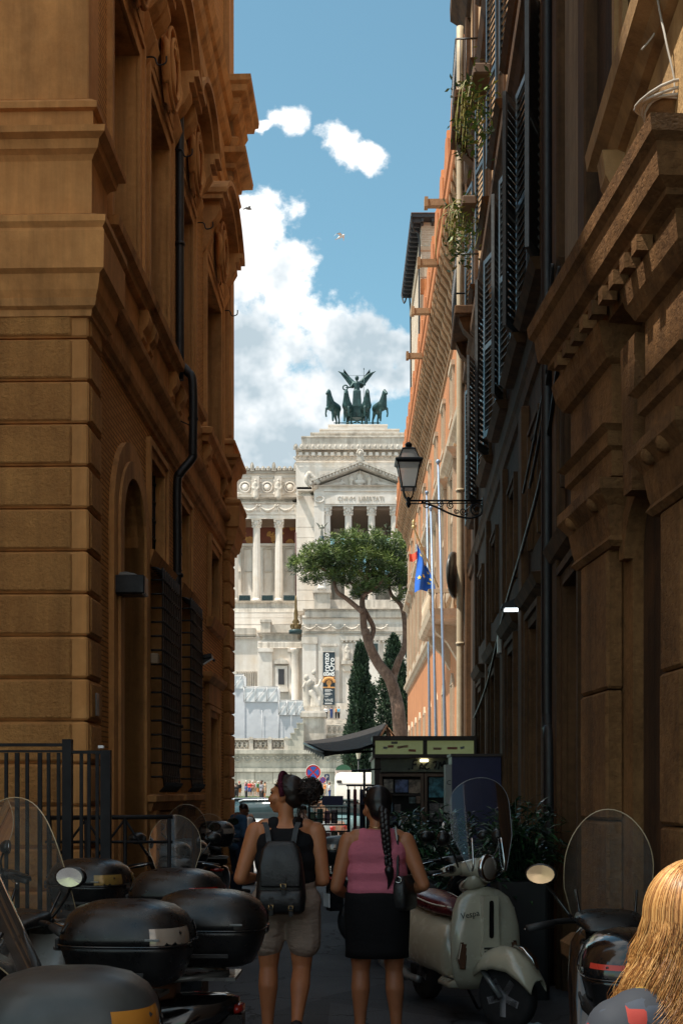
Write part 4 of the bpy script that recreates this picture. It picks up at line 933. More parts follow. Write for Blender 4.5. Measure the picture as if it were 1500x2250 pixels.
# --- temple front (right propylaeum)
Y = 190
vpart('attic_wall', MAR, 650, 940, 1012, 1075, 194, 215)
vpart('anta', MAR, 690, 712, 1078, 1345, Y, 212); vpart('side_wall', MAR, 652, 692, 1070, 1345, 194, 214); vpart('anta', MAR, 886, 940, 1078, 1345, Y, 212)
for k in range(9): vpart('wall_course', MAR, 651.4 + .3 * (k % 2), 691, 1136 + k * 23.0, 1158.2 + k * 23.0, 193.8, 194.2)
vpart('attic_panel', MAR, 700, 790, 1034, 1064, 193.7, 194.2)
vsweep('attic_cornice', MARS, [(-.1, 1002), (.3, 1000), (.35, 996), (.7, 994), (.9, 988), (1.0, 985), (-.1, 984)], 650, 940, 194, 214)
vsweep('attic_frieze', MAR, [(-.1, 1016), (.15, 1016), (.15, 1003), (-.1, 1003)], 650, 940, 194, 214)
sc = MB(); sc.tube([(.62 * math.cos(R(a)), 0, -.62 * abs(math.sin(R(a))) * .9) for a in range(0, 181, 20)], .09, 5); sc = mw(sc, 'frieze_scallop', MARS); sc.location = Vector((pxx(654, 193.8), 193.72, pz(1004, 193.8))) - ML
for k in range(1, 18): inst(sc, 'frieze_scallop', MO, Vector((pxx(654 + k * 14, 193.8), 193.72, pz(1004, 193.8))) - ML)
den = MB(); den.box(-.28, .28, -.45, 0, -.5, .0); den = mw(den, 'cornice_block', MAR); den.location = Vector((pxx(660, 193), 193.6, pz(993, 193))) - ML
for k in range(1, 18): inst(den, 'cornice_block', MO, Vector((pxx(660 + k * 14, 193), 193.6, pz(993, 193))) - ML)
an = MB(); an.prism(arc(0, 0, .42, 0, 180, 8, .75) + [(-.42, -.15), (.42, -.15)], -.2, .2, 'y'); an.ell((0, -.2, .3), (.2, .1, .3), 8, 6); an = mw(an, 'antefix', MARS); an.location = Vector((pxx(650, 193), 193.1, pz(985, 193))) - ML
for k in range(1, 20): inst(an, 'antefix', MO, Vector((pxx(650 + k * 12.4, 193), 193.1, pz(985, 193))) - ML)
for (a, b, y0, y1, Yt) in ((663, 930, 958, 985, 196), (683, 899, 950, 959, 197), (703, 876, 942, 951, 198), (722, 850, 932, 943, 199)):
    m2 = MB(); vbox(m2, a, b, y0 + 2, y1, Yt, Yt + 14); vbox(m2, a - 1.5, b + 1.5, y0, y0 + 2.5, Yt - .2, Yt + 14.2); mw(m2, 'plinth_step', MARS if Yt < 198 else MAR)
# pediment
def tri(a, b, c): return [a, b, c]
x0, x1, xc = pxx(686, Y), pxx(896, Y), pxx(791, Y); zb, zt = pz(1066, Y), pz(1025, Y)
m2 = MB(); m2.prism([(x0 + .4, zb), (x1 - .4, zb), (xc, zt - .3)], Y + 1.2, Y + 12, 'y'); mw(m2, 'tympanum', MAR)
for sg, xa in ((1, x0), (-1, x1)):
    m2 = MB(); d = Vector((xc - xa, zt - zb)).normalized(); nrm = Vector((-d.y, d.x)) * (1 if sg > 0 else -1)
    def ofs(p, n, t): return (p[0] + nrm.x * n, p[1] + nrm.y * n)
    A, B = (xa, zb), (xc, zt)
    m2.prism([A, B, (B[0], B[1] + .5), ofs(A, .5, 0)], Y - .3, Y + 12, 'y'); m2.prism([ofs(A, .5, 0), (B[0], B[1] + .5), (B[0], B[1] + .85), ofs(A, .85, 0)], Y - .75, Y + 12.2, 'y'); mw(m2, 'raking_cornice', MARS)
    n = 15
    for k in range(n):
        p = Vector((xa, 0, zb)).lerp(Vector((xc, 0, zt)), (k + .7) / n)
        if k == 0 and sg == 1: mo = MB(); mo.box(-.16, .16, -.55, 0, -.12, .22); mo = mw(mo, 'modillion', MAR); mo.location = Vector((p.x, Y - .0, p.z + .3)) - ML
        else: inst(mo, 'modillion', MO, Vector((p.x, Y - .0, p.z + .3)) - ML)
vsweep('cornice', MAR, [(-.1, 1079), (.2, 1079), (.25, 1075), (.6, 1073), (.75, 1067), (-.1, 1066)], 690, 892, Y, 205)
vsweep('architrave', MAR, [(-.05, 1112), (.0, 1112), (.05, 1109), (.1, 1085), (.18, 1080), (-.05, 1079)], 690, 892, Y, 205)
m2 = vbox(MB(), 712, 870, 1087, 1107, Y - .16, Y); ins = mw(m2, 'inscription_panel', MAR)
tx = text_obj('inscription', 'CIVIVM  LIBERTATI', 1.05, plain('carved_shadow_letters', (.42, .36, .29), .9), MO, Vector((pxx(792, Y), Y - .2, pz(1097, Y))) - ML, (R(90), 0, 0), ext=.03, sx=.86)
for px in (702, 880): mw(MB().tube([(pxx(px, Y) + .7 * math.cos(a), Y - .12, pz(1097, Y) + .5 * math.sin(a)) for a in [k * .52 for k in range(12)]], .16, 6, closed=True), 'wreath', MAR)
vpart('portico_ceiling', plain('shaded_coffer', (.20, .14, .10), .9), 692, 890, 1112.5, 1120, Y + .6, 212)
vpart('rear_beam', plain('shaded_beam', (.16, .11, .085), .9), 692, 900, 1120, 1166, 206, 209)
m2 = MB()                                                  # crowning bust on the gable
m2.prism([(xc - .75, zt + .8), (xc + .75, zt + .8), (xc + .55, zt + 1.2), (xc + .5, zt + 2.2), (xc, zt + 2.8), (xc - .5, zt + 2.2), (xc - .55, zt + 1.2)], Y - .6, Y + .2, 'y'); m2.ell((xc, Y - .6, zt + 1.9), (.32, .3, .45), 8, 6); m2.tube([(xc + .5 * math.cos(a), Y - .55, zt + 1.8 + .75 * math.sin(a)) for a in [math.pi * k / 8 for k in range(9)]], .16, 6); mw(m2, 'acroterion', MARS)
m2 = MB(); xa = pxx(683, Y); zz = pz(1068, Y)
m2.tube(spline([(xa, Y - .3, zz), (xa - .6, Y - .3, zz + 1.0), (xa - .3, Y - .3, zz + 2.0), (xa + .3, Y - .3, zz + 1.4), (xa + 1.3, Y - .3, zz + .3)], 5), [.5] * 8 + [.35] * 13, 8); mw(m2, 'corner_palmette', MARS)
# tympanum figures
def robed(h, lean=0, arm=None):
    w = .17 * h
    pr = [('e', (0, 0, h * .9), (h * .075, h * .08, h * .095)), ((0, 0, h * .8), h * .05, (0, 0, h * .88), h * .045), ((0, 0, h * .72), h * .12, (lean * .3, 0, h * .5), h * .11), ((lean * .3, 0, h * .5), h * .13, (lean, -.03 * h, h * .05), h * .17),
          ((-w * .7, 0, h * .74), h * .055, (-w * 1.0, -.05 * h, h * .52), h * .045), ((-w * 1.0, -.05 * h, h * .52), h * .045, (-w * .5, -.12 * h, h * .45), h * .035)]
    pr += [((w * .7, 0, h * .74), h * .055, (w * 1.05, -.05 * h, h * .54), h * .045), ((w * 1.05, -.05 * h, h * .54), h * .045, (w * .6, -.12 * h, h * .42), h * .035)] if arm is None else [((w * .7, 0, h * .74), h * .055, (w * 1.2, -.02 * h, h * .78), h * .045), ((w * 1.2, -.02 * h, h * .78), h * .045, (w * 1.5, -.05 * h, h * (.98 if arm > 0 else .6)), h * .035)]
    return pr
for (px, py, h, seatw) in ((791, 1066, 2.6, 1), (771, 1066, 2.1, 0), (811, 1066, 2.1, 0)):
    o = organic('pediment_figure', robed(h) + ([((-.5, -.3, .7), .4, (.5, -.3, .7), .4)] if seatw else []), MAR, MO, .09, 3); o.location = Vector((pxx(px, Y), Y + 1.0, pz(py, Y))) - ML
for sg in (-1, 1):
    o = organic('pediment_figure', [((0, 0, .5), .35, (sg * 1.2, 0, .35), .3), ('e', (-sg * .2, 0, 1.15), (.22, .2, .26)), ((sg * 1.2, 0, .35), .26, (sg * 2.3, 0, .15), .16), ((0, 0, .8), .16, (-sg * .7, -.1, .5), .12)], MAR, MO, .09, 3); o.location = Vector((pxx(791 + sg * 42, Y), Y + 1.0, pz(1066, Y))) - ML
# columns
def column_mesh(h, r, name='column'):
    mb = MB(); rings = []
    for i, t in enumerate((0, .33, .66, 1)):
        rr = r * (1 - .13 * t * t); rings.append([(rr * (1 if k % 2 else .90) * math.cos(math.pi * k / 20), rr * (1 if k % 2 else .90) * math.sin(math.pi * k / 20), .5 + (h - 1.9) * t) for k in range(40)])
    mb.loft(rings, smooth=False); mb.lathe([(r * 1.32, 0), (r * 1.32, .2), (r * 1.25, .25), (r * 1.28, .35), (r * 1.1, .42), (r * 1.0, .52)], (0, 0, 0), 16)
    return mw(mb, name, MAR)
def capital_mesh(h, r):
    mb = MB(); mb.lathe([(r * .88, 0), (r * .92, .1), (r * .86, .25), (r * .95, .7), (r * 1.25, 1.15)], (0, 0, h - 1.4), 16)
    for k in range(8):
        a = k * math.pi / 4
        for zz, q in ((.15, 1.0), (.55, 1.08)):
            aa = a + (math.pi / 8 if zz > .3 else 0); mb.ell((r * q * math.cos(aa), r * q * math.sin(aa), h - 1.4 + zz + .15), (.16, .16, .24), 6, 5)
    for k in range(4):
        a = math.pi / 4 + k * math.pi / 2; mb.ell((r * 1.4 * math.cos(a), r * 1.4 * math.sin(a), h - .3), (.22, .22, .25), 8, 6)
    mb.box(-r * 1.3, r * 1.3, -r * 1.3, r * 1.3, h - .22, h); return mb.build('capital', MAR)
h = pz(1112, Y) - pz(1340, Y); cR = column_mesh(h, .62); cap = capital_mesh(h, .62); cap.parent = cR
cR.location = Vector((pxx(718, Y), Y + .9, pz(1340, Y))) - ML
for px, yy in ((765, Y + .9), (816, Y + .9), (866, Y + .9), (742, 205), (790, 205), (838, 205)):
    c2 = inst(cR, 'column', MO, Vector((pxx(px, yy), yy, pz(1340, Y))) - ML); inst(cap, 'capital', c2)
# --- left wing with colonnade
Y = 200
vpart('wing_attic_wall', MAR, 480, 660, 1034, 1096, Y + 1.5, 216)
vsweep('wing_roof_cornice', MARS, [(-.1, 1040), (.2, 1039), (.6, 1036), (.8, 1031), (-.1, 1029)], 480, 660, Y + 1.2, 216)
for k in range(13):
    o = inst(an, 'antefix', MO, Vector((pxx(505 + k * 12, Y), Y + 1.2, pz(1028, Y))) - ML, scale=(.9, 1, .8 if k % 4 else 1.7))
vsweep('wing_cornice', MARS, [(-.1, 1107), (.2, 1106), (.3, 1103), (.9, 1101), (1.1, 1095), (-.1, 1092)], 480, 655, Y, 214)
vsweep('wing_frieze', MAR, [(-.1, 1140), (.1, 1140), (.12, 1132), (.25, 1131), (.05, 1130), (.05, 1110), (.15, 1107), (-.1, 1106)], 480, 655, Y, 214)
vpart('corner_pier', MAR, 650, 662, 1128, 1345, Y - 1, 212); vsweep('corner_cornice', MARS, [(-.1, 1090), (.4, 1088), (.7, 1080), (-.1, 1078)], 655, 690, 192, 205)
sg_ = MB(); sg_.tube([(-1.3 + 2.6 * t, -.1, -.75 * math.sin(math.pi * t)) for t in [k / 10 for k in range(11)]], [.09 + .14 * math.sin(math.pi * k / 10) for k in range(11)], 6)
for sx in (-1, 1): sg_.tube([(sx * 1.3, -.1, 0), (sx * 1.35, -.1, -.9)], .08, 5); sg_.ell((sx * 1.3, -.12, .1), (.22, .12, .22), 8, 5)
sg_ = mw(sg_, 'garland', MARS); sg_.location = Vector((pxx(508, Y), Y - .05, pz(1113, Y))) - ML
for k in range(1, 4): inst(sg_, 'garland', MO, Vector((pxx(508 + 40 * k, Y), Y - .05, pz(1113, Y))) - ML)
h = pz(1140, Y) - pz(1320, Y); cL = column_mesh(h, .66); capL = capital_mesh(h, .66); capL.parent = cL; cL.location = Vector((pxx(563, Y), Y + .9, pz(1320, Y))) - ML
for px in (514, 612): c2 = inst(cL, 'column', MO, Vector((pxx(px, Y), Y + .9, pz(1320, Y))) - ML); inst(capL, 'capital', c2)
vpart('pilaster', MAR, 650, 664, 1140, 1320, Y + .4, Y + 3)
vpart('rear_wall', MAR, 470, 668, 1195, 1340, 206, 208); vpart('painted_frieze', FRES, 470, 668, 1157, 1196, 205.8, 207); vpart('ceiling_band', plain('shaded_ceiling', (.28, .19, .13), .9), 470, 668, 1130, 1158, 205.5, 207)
vpart('rear_moulding', MAR, 470, 668, 1194, 1199, 205.4, 206)
for px in (520, 545, 588, 612, 636):
    m2 = MB(); frm = [(px - 9, px + 9)]; vbox(m2, px - 10, px - 9, 1206, 1300, 205.7, 206); vbox(m2, px + 9, px + 10, 1206, 1300, 205.7, 206); vbox(m2, px - 10, px + 10, 1204, 1206, 205.7, 206); vbox(m2, px - 10, px + 10, 1255, 1256.5, 205.75, 206); mw(m2, 'wall_panel', MARS)
for px in (538, 588, 636):
    m2 = MB(); Yb = Y + .3; a, b = px - 13, px + 12; vbox(m2, a, b, 1308, 1309.5, Yb, Yb + .15); vbox(m2, a, b, 1319, 1320.5, Yb, Yb + .15)
    for k in range(5):
        cx = pxx(a + (b - a) * (k + .5) / 5, Yb); m2.tube([(cx + .16 * math.cos(t), Yb + .07, pz(1314, Yb) + .3 * math.sin(t)) for t in [q * .785 for q in range(8)]], .07, 5, closed=True); m2.box(cx - .19, cx + .19, Yb + .1, Yb + .14, pz(1319, Yb), pz(1309, Yb))
    mw(m2, 'iron_balustrade', DGRN)
# statues and roundels on the wing attic
for px in (561, 611):
    m2 = vbox(MB(), px - 8, px + 8, 1046, 1094, Y + .8, Y + 2); mw(m2, 'attic_pier', MAR)
    o = organic('attic_statue', robed(3.3, .1), MARS, MO, .12, 3); o.location = Vector((pxx(px, Y), Y + .4, pz(1093, Y))) - ML
for px in (537, 586, 636):
    m2 = MB(); c0 = Vector((pxx(px, Y), Y + 1.35, pz(1066, Y)))
    m2.tube([c0 + Vector((.85 * math.cos(t), 0, .85 * math.sin(t))) for t in [k * .393 for k in range(16)]], .16, 6, closed=True); m2.lathe([(0, -.05), (.7, -.05), (.5, .12), (0, .2)], (0, 0, 0), 14, Matrix.Translation(c0) @ Matrix.Rotation(R(90), 4, 'X'))
    for (dx, dz) in ((-1.25, -1.1), (1.25, -1.1), (-1.25, 1.1), (1.25, 1.1)): m2.ell(c0 + Vector((dx, 0, dz)), (.3, .1, .3), 8, 5)
    mw(m2, 'roundel', MAR)
    m2 = MB(); vbox(m2, px - 16, px + 16, 1048, 1049.5, Y + 1.3, Y + 1.6); vbox(m2, px - 16, px - 14.8, 1048, 1084, Y + 1.3, Y + 1.6); vbox(m2, px + 14.8, px + 16, 1048, 1084, Y + 1.3, Y + 1.6); vbox(m2, px - 16, px + 16, 1083, 1084.5, Y + 1.3, Y + 1.6); mw(m2, 'attic_panel_frame', MAR)
# --- terraces below the wing
vsweep('stylobate_cornice', MARS, [(-.1, 1345), (.1, 1345), (.15, 1336), (.5, 1333), (.6, 1325), (-.1, 1320)], 470, 700, 197, 210)
vpart('podium_wall', MAR, 470, 700, 1342, 1420, 197.2, 212)
for k in range(3): vpart('podium_course', MAR, 470, 660, 1344 + k * 14, 1357.4 + k * 14, 196.95 - .04 * (k % 2), 197.3)
vpart('terrace_parapet', MARS, 470, 562, 1380, 1398, 190, 192); vpart('terrace_wall', MAR, 470, 600, 1396, 1560, 190.4, 197)
vsweep('terrace_cornice', MARS, [(-.1, 1402), (.3, 1399), (.4, 1395), (-.1, 1394)], 470, 562, 190, 192)
vpart('block_pedestal', MARS, 573, 594, 1366, 1392, 186, 189); vpart('block_pedestal_cap', MARS, 571.5, 595.5, 1361, 1367, 185.8, 189.2)
vpart('block_parapet', MARS, 594, 640, 1373, 1392, 186.5, 188)
vsweep('block_cornice', MARS, [(-.1, 1424), (.1, 1423), (.12, 1412), (.3, 1409), (.7, 1404), (.8, 1396), (.5, 1391), (-.1, 1390)], 566, 664, 185, 197)
vpart('block_wall', MAR, 566, 664, 1408, 1575, 185.2, 197)
for px0, px1 in ((569, 598), (634, 641)): vpart('pilaster', MAR, px0, px1, 1430, 1575, 184.8, 185.4); vpart('pilaster_capital', MAR, px0 - 2, px1 + 2, 1424, 1432, 184.5, 185.4)
m2 = MB(); m2.lathe([(.72, 0), (.72, .3), (.6, .5), (.58, 7), (.52, 9.6), (.58, 9.7), (.75, 10.2), (.75, 10.5)], (pxx(648, 184), 184.6, pz(1572, 184)), 20); mw(m2, 'column', MAR)
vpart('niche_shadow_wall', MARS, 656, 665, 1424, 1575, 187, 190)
vpart('window_surround', MAR, 605, 632, 1463, 1512, 184.7, 185.4); vpart('window_opening', PANE, 611.5, 624.5, 1470, 1504, 184.5, 184.75)
m2 = MB(); Yb = 184.5; m2.prism([(pxx(602, Yb), pz(1459, Yb)), (pxx(634, Yb), pz(1459, Yb)), (pxx(632, Yb), pz(1452, Yb)), (pxx(625, Yb), pz(1449, Yb)), (pxx(618, Yb), pz(1444, Yb)), (pxx(611, Yb), pz(1449, Yb)), (pxx(604, Yb), pz(1452, Yb))], Yb - .3, Yb + .8, 'y'); mw(m2, 'window_pediment', MARS)
vpart('window_sill', MAR, 603, 633, 1512, 1520, 184.3, 185.4)
for k in range(10): vpart('relief_rib', MARS, 519 + k * 5, 522 + k * 5, 1475, 1510, 190.1, 190.5)
# --- lower projecting block on the right
Y = 175
vpart('front_block_wall', MAR, 664, 960, 1352, 1560, Y + .3, 190)
vsweep('front_block_parapet', MARS, [(-.2, 1358), (.1, 1358), (.1, 1344), (.3, 1342), (.3, 1339), (-.2, 1338)], 668, 960, Y, 190)
vsweep('front_block_cornice', MARS, [(-.1, 1392), (.15, 1391), (.15, 1388), (.05, 1387), (.05, 1371), (.3, 1370), (.8, 1366), (.95, 1359), (-.1, 1357)], 663, 960, Y, 190)
for k in range(6):
    o = inst(sg_, 'garland', MO, Vector((pxx(680 + 31 * k, Y), Y - .1, pz(1375, Y))) - ML, scale=(.78, 1, .7))
for px0, px1 in ((664, 694), (700, 745), (752, 775), (842, 862)): vpart('pilaster', MAR, px0, px1, 1414, 1560, Y - .05, Y + .4)
vpart('pilaster_capital', MARS, 662, 697, 1399, 1414, Y - .25, Y + .4); vpart('door_lintel', MARS, 705, 742, 1414, 1419, Y - .35, Y + .4)
vpart('string_band', MARS, 748, 880, 1398, 1407, Y - .3, Y + .4)
for k in range(14): vpart('dentil', MAR, 750 + k * 9, 754 + k * 9, 1407, 1411, Y - .2, Y + .3)
for px0, px1 in ((783, 793), (820, 830), (890, 899)): vpart('window_surround', MAR, px0 - 3, px1 + 3, 1410, 1448, Y - .1, Y + .4); vpart('window_opening', plain('green_window', (.03, .05, .05), .2), px0, px1, 1414, 1445, Y - .2, Y)
for px in (763, 851):
    o = organic('niche_statue', robed(2.3, .05), MARS, MO, .1, 3); o.location = Vector((pxx(px, Y), Y - .4, pz(1449, Y))) - ML; vpart('bracket', MARS, px - 13, px + 13, 1451, 1459, Y - .9, Y + .3); vpart('bracket', MAR, px - 8, px + 8, 1459, 1475, Y - .5, Y + .3)
vpart('upper_steps', MARS, 725, 960, 1318, 1345, 180, 188)
for k in range(8): vpart('stair_step', MARS, 725, 960, 1345 - (k + 1) * 3.4, 1345 - k * 3.4, 178 + k * .7, 186)
vpart('stair_pedestal', MARS, 690, 725, 1300, 1345, 176, 182); vpart('stair_pedestal_cap', MARS, 687, 728, 1296, 1302, 175.7, 182)
vpart('base_course', MARS, 660, 960, 1545, 1562, Y - .6, Y + .4); vpart('terrace_wall', MARS, 640, 1000, 1558, 1680, 172.6, 175)
vpart('rear_parapet', MAR, 690, 945, 1262, 1350, 208, 210)
# --- bronze chariot group
QY = 204
def horse(flip, fl):
    h = 4.6; parts = [((0, -.8, 2.35), .78, (0, .9, 2.35), .74), ((0, -1.0, 2.6), .66, (0, -1.4, 3.5), .44), ((0, -1.4, 3.5), .44, (0, -1.55, 4.1), .34), ((0, -1.55, 4.15), .32, (0, -2.2, 3.7), .21),
      ((.1, -1.62, 4.3), .07, (.12, -1.6, 4.58), .03), ((-.1, -1.62, 4.3), .07, (-.12, -1.6, 4.58), .03),
      ((.3, .9, 2.1), .34, (.34, .8, 1.35), .24), ((.34, .8, 1.35), .22, (.34, 1.15, .75), .15), ((.34, 1.15, .75), .15, (.34, 1.05, .1), .17), ((-.3, .9, 2.1), .34, (-.34, 1.1, 1.3), .24), ((-.34, 1.1, 1.3), .22, (-.34, 1.5, .75), .15), ((-.34, 1.5, .75), .15, (-.34, 1.45, .1), .17),
      ((fl * .3, -.9, 2.0), .27, (fl * .36, -1.0, 1.1), .2), ((fl * .36, -1.0, 1.1), .17, (fl * .36, -.95, .1), .17),
      ((-fl * .3, -.95, 2.0), .27, (-fl * .4, -1.6, 1.75), .21), ((-fl * .4, -1.6, 1.75), .18, (-fl * .44, -1.75, 1.0), .14), ((-fl * .44, -1.75, 1.0), .14, (-fl * .44, -1.6, .65), .16),
      ((0, 1.4, 2.6), .16, (0, 1.75, 2.2), .2), ((0, 1.75, 2.2), .2, (0, 1.8, 1.2), .08)]
    for k in range(6): parts.append(((0, -1.1 - .1 * k, 3.05 + .22 * k), .12, (0, -.95 - .1 * k, 3.2 + .22 * k), .07))
    return parts
QD = thing('bronze_chariot_group', 'green bronze winged figure driving four horses on top of the monument', 'sculpture', Vector((pxx(784, QY), QY, pz(932, QY))))
for (px, ang, fl) in ((733, 28, 1), (764, 10, -1), (803, -8, 1), (833, -28, -1)):
    o = organic('horse', horse(0, fl), BRZ, QD, .10, 2); o.location = (pxx(px, QY) - pxx(784, QY), -.5, 0); o.rotation_euler = (0, 0, -R(ang)); o.scale = (1.12, 1.12, 1.18)
m2 = MB(); m2.box(-1.5, 1.5, .6, 2.8, 1.4, 1.65); m2.prism([(-1.5, 1.6), (1.5, 1.6), (1.3, 3.0), (0, 3.3), (-1.3, 3.0)], .5, .75, 'y'); m2.box(-.7, .7, .9, 2.3, 1.6, 3.1)
for sx in (-1.75, 1.75): m2.tube([(sx, 1.8 + 1.1 * math.cos(t), 1.15 + 1.1 * math.sin(t)) for t in [k * .524 for k in range(12)]], .12, 6, closed=True); [m2.rod((sx, 1.8 + 1.1 * math.cos(t), 1.15 + 1.1 * math.sin(t)), (sx, 1.8, 1.15), .06) for t in (0, 1.05, 2.1, 3.14, 4.2, 5.25)]
for a, b in (((-1.4, .6, 0), (1.4, .6, 1.4)), ((1.4, .6, 0), (-1.4, .6, 1.4)), ((-1.4, .6, 0), (-1.4, .6, 1.4)), ((1.4, .6, 0), (1.4, .6, 1.4)), ((-4, -.2, .15), (4, -.2, .15))): m2.rod(a, b, .09)
m2.build('chariot', BRZ, QD)
def wing_pts(sg): return [((sg * .45, .35, 7.55), .36, (sg * 1.1, .55, 8.3), .34), ((sg * 1.1, .55, 8.3), .34, (sg * 2.0, .6, 9.2), .27), ((sg * 2.0, .6, 9.2), .27, (sg * 2.95, .55, 9.75), .07), ((sg * .7, .5, 7.0), .25, (sg * 1.6, .6, 8.3), .22), ((sg * 1.6, .6, 8.3), .2, (sg * 2.4, .6, 9.2), .08)]
vic = [('e', (0, 0, 8.35), (.33, .36, .42)), ((0, 0, 7.75), .2, (0, 0, 8.1), .17), ((-.4, 0, 7.45), .3, (.4, 0, 7.45), .3), ((0, 0, 7.3), .52, (0, 0, 6.2), .46), ((0, 0, 6.2), .5, (0, .05, 4.8), .58), ((0, .05, 4.8), .58, (0, .1, 3.3), .72),
       ((-.55, 0, 7.5), .22, (-1.0, -.2, 6.7), .17), ((-1.0, -.2, 6.7), .16, (-1.7, -.5, 6.55), .12), ((.55, 0, 7.5), .22, (1.25, -.1, 7.15), .17), ((1.25, -.1, 7.15), .16, (1.15, -.2, 8.1), .12)]
for k in range(6): vic.append(((-.5 + .2 * k, -.45, 6.0), .12, (-.6 + .24 * k, -.6, 3.2), .15))
o = organic('winged_figure', vic + wing_pts(1) + wing_pts(-1), BRZ, QD, .085, 2); o.location = (0, 1.2, 0); o.scale = (1.1, 1.1, 1.0); o.rotation_euler = (0, 0, 0)
for sg in (-1, 1):
    m2 = MB()
    for k in range(9):
        t = k / 8; a = Vector((sg * (.9 + 1.3 * t), 1.8, 7.6 + 1.4 * t)); m2.prism([(0, 0), (.22, .02), (.35 + .4 * t, .9), (.05, .6)], -.05, .05, 'y', Matrix.Translation(a) @ Matrix.Rotation(R(sg * (-15 - 22 * t)), 4, 'Y') @ Matrix.Scale(sg, 4, (1, 0, 0)))
    m2.build('wing_feathers', BRZ, QD)
m2 = MB(); m2.tube([(-2.0 + .42 * math.cos(t), .7, 6.55 + .42 * math.sin(t)) for t in [k * .45 for k in range(14)]], .12, 6, closed=True); m2.build('wreath', BRZ, QD)
m2 = MB(); m2.rod((1.15, .95, 2.6), (1.2, .95, 9.7), .045, 6); m2.lathe([(.0, 0), (.1, .1), (.0, .45)], (1.2, .95, 9.7), 6); m2.build('lance', BRZ, QD)
m2 = MB(); m2.rod((-1.9, 1.8, 9.05), (1.5, 1.8, 9.0), .025, 5); m2.build('wing_stay', BRZ, QD)
# --- small winged bronze on a column, flag mast, banner, scaffold, statue group
WY = 174
t = thing('winged_column_statue', 'small green winged statue on a marble column before the temple front', 'statue', Vector((pxx(707, WY), WY, pz(1296, WY))))
s = WY / F; m2 = MB(); hh = (1296 - 1192) * s; m2.lathe([(.7, 0), (.7, .3), (.5, .5), (.48, hh - 1.2), (.6, hh - 1.0), (.85, hh - .3), (.85, hh)], (0, 0, 0), 16); m2.build('column_shaft', MAR, t)
vp = [(tuple(Vector(a[0]) * .33) if a[0] != 'e' else 'e', a[1] * .33 if a[0] != 'e' else tuple(Vector(a[1]) * .33), tuple(Vector(a[2]) * .33), a[3] * .33 if len(a) > 3 else 0) if a[0] != 'e' else ('e', tuple(Vector(a[1]) * .33), tuple(Vector(a[2]) * .33)) for a in vic + wing_pts(1) + wing_pts(-1)]
o = organic('winged_statue', vp, plain('grey_bronze', (.16, .16, .13), .5, .3), t, .06, 2); o.location = (0, 0, hh - .2)
m2 = MB(); m2.lathe([(.3, 0), (.45, .2), (.3, .5), (.35, .9), (.2, 1.0)], (0, 0, hh), 10); m2.build('globe_base', DGRN, t)
MY = 183
t = thing('flag_mast', 'dark red mast with a gilded ornate foot in front of the white colonnade', 'flagpole', Vector((pxx(650, MY), MY, pz(1388, MY))))
s = MY / F; m2 = MB(); m2.rod((0, 0, 3), (0, 0, (1388 - 1170) * s), .10, 8); m2.build('mast', plain('dark_red_mast', (.09, .03, .025), .5), t)
m2 = MB(); m2.lathe([(.9, 0), (.7, .3), (.75, .6), (.4, .9), (.6, 1.3), (.3, 1.8), (.35, 2.6), (.2, 3.4), (.2, 4.6), (.1, 5.4)], (0, 0, .2), 10)
for k in range(6): a = k * 1.047; m2.ell((.7 * math.cos(a), .7 * math.sin(a), .9), (.2, .2, .4), 6, 5)
m2.build('gilded_foot', GLD, t); MB().lathe([(1.1, -.3), (1.1, .2), (.9, .3)], (0, 0, 0), 12).build('base', DGRN, t)
BY = 174.3; O = Vector((pxx(722.5, BY), BY, pz(1549, BY))); s = BY / F
t = thing('hanging_banner', 'tall dark exhibition banner with white lettering hung on the monument front', 'banner', O)
m2 = MB(); m2.box(-13.2 * s, 13.2 * s, 0, .06, 0, 116 * s); m2.build('cloth', plain('banner_slate', (.025, .042, .055), .8), t)
m2 = MB(); m2.box(-14 * s, 14 * s, -.05, .12, 116 * s, 118 * s); m2.rod((-14 * s, .05, 118 * s), (-14 * s, .05, 136 * s), .03); m2.rod((14 * s, .05, 118 * s), (14 * s, .05, 136 * s), .03); m2.build('top_rail', MARS, t)
BW = plain('banner_white', (.8, .8, .78), .8); BO = plain('banner_orange', (.62, .30, .10), .8)
text_obj('lettering', 'Bronzo', 1.15, BW, t, (-5.2 * s, -.03, 89 * s), (R(90), R(-90), 0), bold=True, ext=.01); text_obj('lettering', '&Oro', 1.15, BW, t, (6.5 * s, -.03, 83.5 * s), (R(90), R(-90), 0), bold=True, ext=.01)
m2 = MB(); c = Vector((0, -.03, 49 * s))
m2.tube([c + Vector((9 * s * math.cos(a) * 1.35, 0, 10 * s * math.sin(a))) for a in [math.pi * k / 12 for k in range(13)]], .22, 6); m2.ell(c + Vector((0, 0, 0)), (.42, .06, .42), 12, 6); m2.box(-.2, .2, -.05, .01, 38 * s, 46 * s); m2.box(-13.1 * s, 13.1 * s, -.04, -.01, 37 * s, 40 * s); m2.box(-13.1 * s, 13.1 * s, -.04, -.01, 60 * s, 62 * s); m2.build('orange_emblem', BO, t)
text_obj('lettering', 'VIVE', .62, BW, t, (0, -.03, 10 * s), (R(90), 0, 0), ext=.01)
m2 = MB()
for k, (zz, w) in enumerate(((34, 14), (32, 17), (30, 12), (26, 13), (24, 16), (22, 12), (18, 8), (4, 15), (2.4, 16))): m2.box(-9 * s, (-9 + w) * s, -.035, -.012, (zz - .45) * s, (zz + .45) * s)
m2.build('small_print', BW, t)
